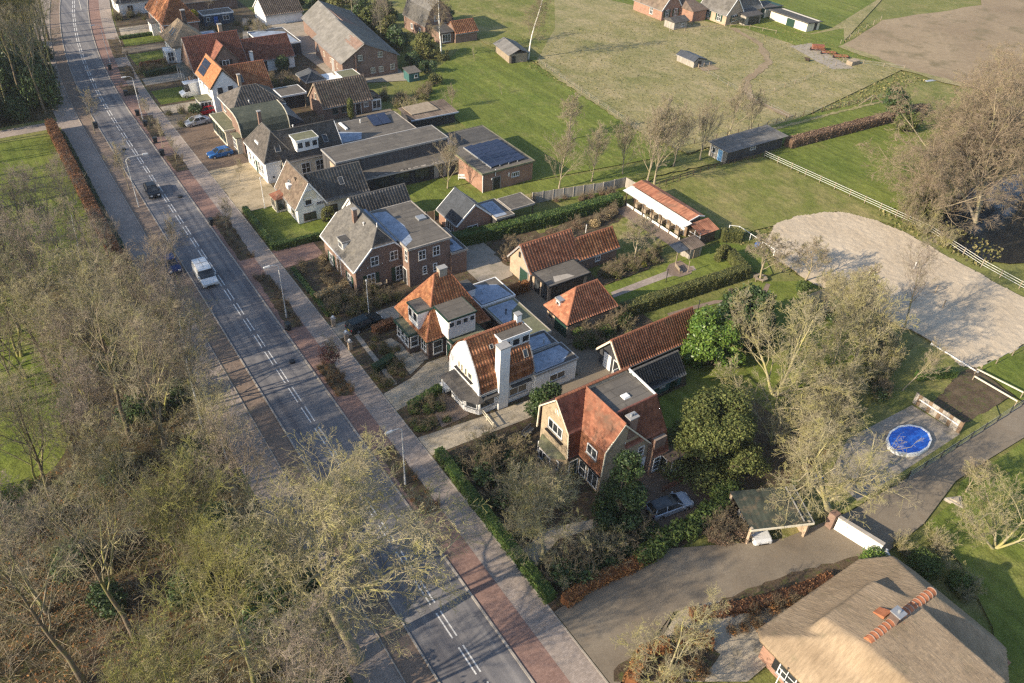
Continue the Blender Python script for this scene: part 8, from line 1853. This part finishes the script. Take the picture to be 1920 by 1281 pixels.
# ------------------------------------------------------------------ fences
def fence(name, label, pts, step, h, mat='wood', rails=(), railmat='white', rail=(.03, .09), wires=(), post=.05, cat='fence', group=None):
    o = thing(name, label, cat, (pts[0][0], pts[0][1], 0), 0, group)
    P0 = Vector((pts[0][0], pts[0][1], 0))
    pm = MB().box(-post, post, -post, post, 0, h).mesh('post', M[mat]); q = []
    for a, b in zip(pts, pts[1:]):
        a = Vector((a[0], a[1], 0)) - P0; b = Vector((b[0], b[1], 0)) - P0; n = max(1, int(round((b - a).length / step)))
        q += [a.lerp(b, i / n) for i in range(n)]
    q.append(Vector((pts[-1][0], pts[-1][1], 0)) - P0)
    for p in q: mesh_obj('post', pm, None, o, p)
    for z in rails:
        for a, b in zip(q, q[1:]):
            mesh_obj('rail', MB().beam(a + Vector((0, 0, z)), b + Vector((0, 0, z)), rail[0], rail[1]).mesh('rail', M[railmat]), None, o)
    for z in wires:
        m = MB()
        for a, b in zip(q, q[1:]): m.bar(a + Vector((0, 0, z)), b + Vector((0, 0, z)), .012, 3)
        m.build('wire', M['steel'], o)
    return o
def panel_fence(label, pts, w, h, mat, postmat='kerb', name='board_fence'):
    o = thing(name, label, 'fence', (pts[0][0], pts[0][1], 0)); P0 = Vector((pts[0][0], pts[0][1], 0))
    for a, b in zip(pts, pts[1:]):
        a = Vector((a[0], a[1], 0)) - P0; b = Vector((b[0], b[1], 0)) - P0; n = max(1, int(round((b - a).length / w)))
        for i in range(n):
            p, q = a.lerp(b, i / n), a.lerp(b, (i + 1) / n); d = (q - p).normalized()
            MB().beam(p + d * .07 + Vector((0, 0, h / 2)), q - d * .07 + Vector((0, 0, h / 2)), .05, h - .06).build('panel', M[mat], o)
            MB().box(p.x - .07, p.x + .07, p.y - .07, p.y + .07, 0, h + .05).build('post', M[postmat], o)
    MB().box(b.x - .07, b.x + .07, b.y - .07, b.y + .07, 0, h + .05).build('post', M[postmat], o)
    return o
panel_fence('tall weathered board fence between the tree row and the hedge', [tuple(S(998, 382)[:2]), tuple(S(1130, 362)[:2]), tuple(S(1171, 352)[:2])], 1.75, 1.9, 'grey_board')
panel_fence('short board fence turning towards the stable', [tuple(S(1171, 352)[:2]), tuple(S(1190, 363)[:2])], 1.7, 1.9, 'grey_board')
panel_fence('rustic woven fence beside the anthracite garage', [(47.8, 93.2), (50.6, 92.6)], 1.4, 1.7, 'brown_board', 'wood')
panel_fence('brick-red garden wall behind the blue hatchback', [(43.4, 128.4), (47.4, 128.4)], 2.0, 1.8, 'brick_brown', 'brick_brown', 'garden_wall')
panel_fence('sandy brick yard wall beside the mansard house', [(46, 134.2), (50.6, 134.0)], 2.3, 1.5, 'brown_board', 'wood')
fence('rail_fence', 'long white three-rail tape fence between meadow and arena', [(112.3, 83.4), (113.6, 66), (114.6, 52.0), (112.4, 42), (111.5, 30)], 3.1, 1.35, 'wood', (.5, .85, 1.2), 'white', (.015, .045))
fence('post_fence', 'wire fence with wooden posts along the big lawn', [(104.2, 141.5), (101.5, 120), (99.8, 103.2)], 3.2, 1.1, 'wood', (), wires=(.4, .75, 1.05))
fence('post_fence', 'wire fence along the tree row', [(99.8, 94.0), (118, 92.6), (134, 92.9), (157, 91.2)], 2.6, 1.15, 'dark_wood', (), wires=(.4, .75, 1.05))
fence('post_fence', 'wire fence across the dry paddock past the animal hut', [(134.2, 122.6), (131.5, 108), (130.5, 93.6)], 4.2, 1.1, 'wood', (), wires=(.5, 1.0))
fence('post_fence', 'wire fence between paddock and grass track', [(131.5, 104), (150, 106), (168, 110), (177, 100)], 4.0, 1.1, 'wood', (), wires=(.5, 1.0))
fence('post_fence', 'fence posts around the ploughed field', [(206, 127.4), (190, 122.5), (178.6, 119)], 6.0, 1.2, 'wood', (), wires=(.6, 1.1))
fence('post_fence', 'post fence in front of the far farm', [(146, 145), (163, 141), (167, 138), (170, 132)], 4.0, 1.1, 'wood', (.9,), 'wood', (.05, .08))
fence('post_fence', 'low rustic fence south of the field shed', [tuple(S(1235, 350)[:2]), tuple(S(1300, 328)[:2]), tuple(S(1365, 310)[:2]), tuple(S(1425, 297)[:2])], 1.5, .95, 'dark_wood', (.5, .85), 'dark_wood', (.04, .08))
fence('rail_fence', 'white pipe rail along the western edge of the arena', [tuple(S(1366, 434)[:2]), tuple(S(1384, 436)[:2]), tuple(S(1450, 480)[:2])], 2.6, 1.1, 'white', (1.05,), 'white', (.06, .06))
fence('arena_border', 'white border boards along the southern arena edge', [tuple(S(1745, 648)[:2]), tuple(S(1832, 702)[:2])], 2.4, .45, 'white', (.25,), 'white', (.06, .3))
fence('rail_fence', 'white beam fence beside the vegetable plot', [tuple(S(1822, 715)[:2]), tuple(S(1902, 762)[:2])], 4.0, .9, 'wood', (.8,), 'cream', (.1, .16))
fence('rail_fence', 'white double beam across the meadow corner', [tuple(S(1826, 704)[:2]), tuple(S(1912, 748)[:2])], 5.0, 1.1, 'wood', (1.0,), 'cream', (.1, .14))
fence('wire_fence', 'dark mesh fence along the drive past the pool', [tuple(S(1700, 900)[:2]), tuple(S(1792, 842)[:2]), tuple(S(1915, 762)[:2])], 2.6, 1.3, 'black', (), wires=(.3, .6, .9, 1.25))
fence('post_fence', 'arena posts along the meadow corner', [tuple(S(1835, 700)[:2]), tuple(S(1925, 655)[:2])], 3.2, 1.3, 'wood', (1.2,), 'steel', (.03, .03))
fence('rail_fence', 'white wooden gate rail beside the white house drive', [tuple(S(902, 775)[:2]), tuple(S(925, 805)[:2])], 1.2, 1.0, 'cream', (.4, .8), 'cream', (.05, .1))
fence('garden_fence', 'dark metal fence before the farmhouse garden', [(27.0, 84.0), (27.0, 89.8)], 1.5, .8, 'dark_green', (.3, .7), 'dark_green', (.04, .06))
g = fence('paddock_gate', 'metal field gate beside the animal hut', [(134.4, 122.9), (137.2, 122.3)], 1.4, 1.1, 'wood', (.3, .6, .9), 'steel', (.04, .05), cat='gate')

# arena posts, cavaletti
for i, (p, l) in enumerate((((1627, 522), 'white jump stand in the sand arena'), ((1634, 532), 'white jump stand in the sand arena'), ((1712, 508), 'slim white post standing in the sand'), ((1752, 552), 'wooden post with yellow top at the arena edge'), ((1766, 580), 'wooden post with yellow top at the arena edge'))):
    w = S(*p); o = thing('jump_stand', l, 'jump stand', (w.x, w.y, 0), 0, 'posts in the arena: ' + l)
    MB().box(-.07, .07, -.07, .07, 0, 1.5).build('post', M['white' if i < 3 else 'wood'], o); MB().box(-.35, .35, -.06, .06, 0, .09).box(-.06, .06, -.35, .35, .092, .15).build('foot', M['white' if i < 3 else 'wood'], o)
# timber trestle in the meadow
w = S(1632, 196); o = thing('timber_trestle', 'pale timber A-frame at the end of the wire fence', 'frame', (w.x, w.y, 0))
MB().bar((-3.6, .6, 0), (0, 0, 2.0), .07, 6).build('leg', M['wood'], o); MB().bar((2.6, -1.6, 0), (0, 0, 2.0), .07, 6).build('leg', M['wood'], o); MB().bar((0, 0, 0), (0, 0, 1.9), .06, 6).build('post', M['wood'], o)

# ------------------------------------------------------------------ pool
o = thing('swimming_pool', 'oval above-ground pool with bright blue cover', 'pool', (71.2, 25.6, 0))
N_ = 12; ring = [(2.95 * math.cos(2 * math.pi * (i + .5) / N_), 1.95 * math.sin(2 * math.pi * (i + .5) / N_)) for i in range(N_)]
rin = [(a * .93, b * .90) for a, b in ring]
MB().prism([(a, b, .55) for a, b in rin], [(a, b, .62) for a, b in rin]).build('cover', M['pool_cover'], o)
m = MB()
for i in range(N_):
    j = (i + 1) % N_
    m.prism([(*ring[i], 0), (*ring[j], 0), (*rin[j], 0), (*rin[i], 0)], [(*ring[i], .7), (*ring[j], .7), (*rin[j], .7), (*rin[i], .7)])
m.build('rim', M['white'], o)
# ------------------------------------------------------------------ garden furniture and odds and ends
def bench(loc, rz, label, mat='wood', name='garden_bench'):
    o = thing(name, label, 'bench', (loc[0], loc[1], 0), rz)
    for i in range(3): MB().box(-.8, .8, -.25 + i * .17, -.11 + i * .17, .42, .46).build('seat_slat', M[mat], o)
    for i in range(3): MB().box(-.8, .8, .26, .30, .55 + i * .14, .66 + i * .14).build('back_slat', M[mat], o)
    for x in (-.72, .72):
        MB().box(x - .04, x + .04, -.24, -.16, 0, .42).build('leg', M[mat], o); MB().box(x - .04, x + .04, .20, .26, 0, .95).build('leg', M[mat], o)
bench(S(868, 338), R(-35), 'white garden bench beside the brick barn with solar panels', 'white')
bench(S(1272, 509), R(70), 'wooden garden bench on the round brick terrace', 'wood')
bench(S(990, 815), R(20), 'pale bench in the shrubs before the ochre gable', 'kerb')
o = thing('tree_bench', 'grey timber bench wrapped around the apple tree trunk', 'bench', (81.6, 56.2, 0)); 
for a in range(6):
    t0, t1 = a * math.pi / 3, (a + 1) * math.pi / 3
    MB().prism([(.5 * math.cos(t0), .5 * math.sin(t0), .40), (.5 * math.cos(t1), .5 * math.sin(t1), .40), (1.0 * math.cos(t1), 1.0 * math.sin(t1), .40), (1.0 * math.cos(t0), 1.0 * math.sin(t0), .40)], [(.5 * math.cos(t0), .5 * math.sin(t0), .46), (.5 * math.cos(t1), .5 * math.sin(t1), .46), (1.0 * math.cos(t1), 1.0 * math.sin(t1), .46), (1.0 * math.cos(t0), 1.0 * math.sin(t0), .46)]).build('seat_plank', M['wood'], o)
    MB().box(.9 * math.cos(t0) - .04, .9 * math.cos(t0) + .04, .9 * math.sin(t0) - .04, .9 * math.sin(t0) + .04, 0, .40).build('leg', M['wood'], o)
def pot(loc, label, r_=.35, h=.55, mat='wood', name='planter'):
    o = thing(name, label, 'planter', (loc[0], loc[1], 0)); n = 12
    A = [(r_ * .8 * math.cos(2 * math.pi * i / n), r_ * .8 * math.sin(2 * math.pi * i / n), 0) for i in range(n)]; B = [(p[0] * 1.25, p[1] * 1.25, h) for p in A]
    MB().prism(A, B).build('tub', M[mat], o); MB().prism([(p[0] * .9, p[1] * .9, h + .002) for p in B], [(p[0] * .8, p[1] * .8, h + .1) for p in B]).build('soil', M['soil'], o)
pot(S(1371, 552), 'round wooden planter tub beside the clipped hedge', .55, .6)
pot(S(1400, 548), 'small grey planter next to the tree bench', .3, .4, 'kerb')
o = thing('garden_table', 'round wooden garden table in front of the farmhouse', 'table', (*S(710, 541)[:2], 0)); MB().bar((0, 0, .70), (0, 0, .75), .5, 14).build('table_top', M['wood'], o); MB().bar((0, 0, 0), (0, 0, .70), .06, 8).build('leg', M['wood'], o); MB().box(-.3, .3, -.05, .05, 0, .06).build('foot', M['wood'], o)
for (u, v), rz, l in (((701, 545), 2.0, 'garden chair left of the round table'), ((722, 536), -1.2, 'garden chair right of the round table')):
    w = S(u, v); o = thing('garden_chair', l.replace('left of', 'street side of').replace('right of', 'barn side of'), 'chair', (w.x, w.y, 0), rz)
    MB().box(-.25, .25, -.25, .25, .42, .46).build('seat', M['wood'], o); MB().box(-.25, .25, .21, .25, .46, .95).build('backrest', M['wood'], o)
    for x in (-.21, .21):
        for y in (-.21, .21): MB().box(x - .03, x + .03, y - .03, y + .03, 0, .42).build('leg', M['wood'], o)
o = thing('bird_table', 'wooden bird table above the yellow shrub', 'bird table', (*S(1125, 492)[:2], 0)); MB().bar((0, 0, 0), (0, 0, 1.5), .05, 6).build('post', M['wood'], o); MB().prism([(-.35, -.25, 1.7), (.35, -.25, 1.7), (.35, .25, 1.7), (-.35, .25, 1.7)], [(-.3, -.02, 1.95), (.3, -.02, 1.95), (.3, .02, 1.95), (-.3, .02, 1.95)]).build('roof', M['terracotta'], o); MB().box(-.3, .3, -.22, .22, 1.5, 1.55).build('tray', M['wood'], o)
for (u, v), h, mt, l in (((1248, 531), 2.2, 'black', 'dark clothes-line post on the lawn beside the brick terrace'), ((1289, 512), 1.9, 'wood', 'slim post behind the wooden bench'), ((1098, 438), 1.4, 'white', 'white post on the lawn behind the tiled barn'), ((1307, 588), 2.0, 'black', 'thin dark post at the end of the long outbuilding')):
    w = S(u, v); o = thing('post', l, 'post', (w.x, w.y, 0)); MB().bar((0, 0, 0), (0, 0, h), .06, 6).build('shaft', M[mt], o); MB().bar((0, 0, h), (0, 0, h + .06), .09, 6).build('cap', M[mt], o)
# garden hut with mossy lean roof near the arena
H = House('garden_hut', 'open garden hut with mossy green sloping roof near the arena', 'hut', (82.6, 46.4))
for x, y in ((80.6, 45.2), (84.6, 45.2), (80.6, 47.8), (84.6, 47.8)): H.box('post', 'dark_wood', x - .06, x + .06, y - .06, y + .06, 0, 2.0)
slope(H, [(80.2, 44.8, 1.95), (85.0, 44.6, 1.95), (85.2, 48.2, 2.3), (80.4, 48.4, 2.3)], 'green_sheet', 'ribs', 'roof_sheet'); H.box('back_board', 'dark_wood', 80.6, 84.6, 47.82, 47.88, 0, 2.0); H.box('tarpaulin', 'tarp', 83.4, 84.4, 44.9, 45.6, .1, .9)
# covered mound in the yard, white statue, blue crates, oranges
o = thing('covered_trailer', 'trailer under a grey tarpaulin in the yard of the white house', 'trailer', (46.6, 49.0, 0), R(10)); MB().prism([(-1.1, -.7, .4), (1.1, -.7, .4), (1.1, .7, .4), (-1.1, .7, .4)], [(-.8, -.45, 1.15), (.9, -.35, 1.0), (.8, .45, 1.1), (-.9, .4, 1.2)]).build('tarpaulin', M['tarp'], o)
for s in (-.6, .6): MB().bar((0, s - .08, .28), (0, s + .08, .28), .28, 10).build('wheel', M['rubber'], o)
MB().box(1.1, 1.8, -.04, .04, .4, .48).build('drawbar', M['steel'], o)
o = thing('statue', 'small white stone lion statue at the end of the gate wall', 'statue', (55.9, 17.5, 0)); MB().box(-.25, .25, -.25, .25, 0, .6).build('plinth', M['kerb'], o); MB().prism([(-.2, -.35, .62), (.2, -.35, .62), (.2, .3, .62), (-.2, .3, .62)], [(-.12, -.3, .95), (.12, -.3, .95), (.12, .1, 1.15), (-.12, .1, 1.15)]).prism([(-.14, -.05, 1.0), (.14, -.05, 1.0), (.14, .25, 1.0), (-.14, .25, 1.0)], [(-.1, 0, 1.32), (.1, 0, 1.32), (.1, .2, 1.32), (-.1, .2, 1.32)]).build('figure', M['white'], o)
o = thing('garden_urn', 'stone corner planter beside the drive and farm lawn', 'planter', (*S(1787, 942)[:2], 0), R(40)); MB().prism([(-.8, -.7, 0), (.8, -.7, 0), (0, .9, 0)], [(-.8, -.7, .35), (.8, -.7, .35), (0, .9, .35)]).build('kerb', M['kerb'], o); MB().prism([(-.5, -.5, .352), (.5, -.5, .352), (0, .5, .352)], [(-.4, -.4, .5), (.4, -.4, .5), (0, .4, .5)]).build('soil', M['gravel'], o)
for (u, v), mt, l, nm in (((1532, 903), 'blue_plastic', 'blue plastic crate under the gnarled tree', 'crate'), ((1545, 852), 'orange', 'orange garden toy under the gnarled tree', 'garden_toy'), ((1752, 707), 'teal_board', 'teal tarpaulin heap in the vegetable plot', 'tarpaulin_heap'), ((559, 196), 'orange', 'orange play mat on the terrace of the open shed', 'play_mat'), ((1420, 462), 'blue_plastic', 'blue barrel by the arena rail', 'barrel')):
    w = S(u, v); o = thing(nm, l, nm.split('_')[-1], (w.x, w.y, 0), .4)
    MB().prism([(-.4, -.3, 0), (.4, -.3, 0), (.4, .3, 0), (-.4, .3, 0)], [(-.45, -.34, .5), (.45, -.34, .5), (.45, .34, .5), (-.45, .34, .5)]).build('body', M[mt], o); MB().box(-.47, .47, -.36, .36, .502, .56).build('rim', M[mt], o)
# rusty machinery, bale stack, sheep
for i, ((u, v), l) in enumerate((((1532, 96), 'rusty seed drill at the near end of the farm machinery row'), ((1552, 103), 'rusty harrow in the middle of the farm machinery row'), ((1575, 110), 'low rusty cultivator at the end of the farm machinery row'))):
    w = S(u, v); o = thing('farm_machine', l, 'machine', (w.x, w.y, 0), R(-35), 'rusty farm machinery')
    m = MB().beam((-1.6, -.6, .7), (1.6, -.6, .7), .14, .14).beam((-1.6, .6, .7), (1.6, .6, .7), .14, .14)
    for k in range(5): m.beam((-1.6 + k * .8, -.53, .7), (-1.6 + k * .8, .53, .7), .1, .1)
    m.build('frame', M['rust'], o)
    for k in range(6): MB().bar((-1.5 + k * .6, -.2 + .4 * (k % 2), .62), (-1.4 + k * .6, -.2 + .4 * (k % 2), 0), .06, 5).build('tine', M['rust'], o)
    for s in (-1, 1): MB().bar((s * 1.75, -.1, .4), (s * 1.75 + .12, -.1, .4), .4, 12).build('wheel', M['rubber'], o)
    if i == 0: MB().prism([(-1.3, -.4, .8), (1.3, -.4, .8), (1.3, .4, .8), (-1.3, .4, .8)], [(-1.4, -.55, 1.5), (1.4, -.55, 1.5), (1.4, .55, 1.5), (-1.4, .55, 1.5)]).build('hopper', M['rust'], o)
o = thing('bale_stack', 'stack of brown timber and bales by the farm machinery', 'stack', (*S(1598, 122)[:2], 0))
for k in range(4): MB().box(-1.4 + (k % 2) * 1.5, -.05 + (k % 2) * 1.5, -.8, .8, .55 * (k // 2), .55 * (k // 2) + .53).build('bale', M['wood'], o)
def sheep(loc, rz, label, mat):
    o = thing('sheep', label, 'sheep', (loc[0], loc[1], 0), rz)
    me = bpy.data.meshes.new('body'); v = [(-.5, 0, .62), (-.15, 0, .64), (.25, 0, .66), (.5, 0, .75), (.68, 0, .86), (.86, 0, .80), (-.4, -.16, .34), (-.42, -.17, 0), (-.4, .16, .34), (-.42, .17, 0), (.3, -.15, .34), (.3, -.15, 0), (.3, .15, .34), (.3, .15, 0)]
    me.from_pydata(v, [(0, 1), (1, 2), (2, 3), (3, 4), (4, 5), (0, 6), (6, 7), (0, 8), (8, 9), (2, 10), (10, 11), (2, 12), (12, 13)], [])
    b = mesh_obj('body', me, mat, o); md = b.modifiers.new('skin', 'SKIN'); rad = [.28, .32, .30, .20, .12, .08] + [.09, .045] * 4
    for k, s in enumerate(me.skin_vertices[0].data): s.radius = (rad[k],) * 2; s.use_root = k == 1
    b.modifiers.new('smooth', 'SUBSURF').levels = 1
    MB().box(.66, .72, -.16, -.08, .88, .94).box(.66, .72, .08, .16, .88, .94).build('ears', mat, o)
sheep(S(1688, 205), .3, 'dark sheep in the grass near the thorn hedge', M['fur'])
sheep(S(1694, 206), 1.0, 'pale sheep beside the dark one near the thorn hedge', M['fur_pale'])
sheep(S(1716, 205), 2.6, 'brown sheep at the end of the thorn hedge', M['fur'])
sheep(S(1513, 116), 2.0, 'black sheep grazing alone in the dry paddock', M['fur'])
# water trough channel by the field
o = tag(MB().box(-.35, .35, -6, 6, 0, .12).build('irrigation_sheet', M['tarp'], None), 'strip of silvery sheet along the bare field edge', 'sheet'); w = S(1775, 148); o.location = (w.x, w.y, 0); o.rotation_euler = (0, 0, R(78))
# ------------------------------------------------------------------ the hazy winter air
m = bpy.data.materials.new('haze'); m.use_nodes = True; nt = m.node_tree; nt.nodes.clear()
ho = nt.nodes.new('ShaderNodeOutputMaterial'); hv = nt.nodes.new('ShaderNodeVolumePrincipled')
hv.inputs['Color'].default_value = (0.88, 0.92, 1.0, 1); hv.inputs['Density'].default_value = 0.00013; hv.inputs['Anisotropy'].default_value = 0.2
nt.links.new(hv.outputs[0], ho.inputs['Volume'])
tag(MB().box(-905, 1205, -405, 1305, -1.5, 61.5).build('haze', m), 'thin pale winter haze over the whole village', None, None, 'stuff')
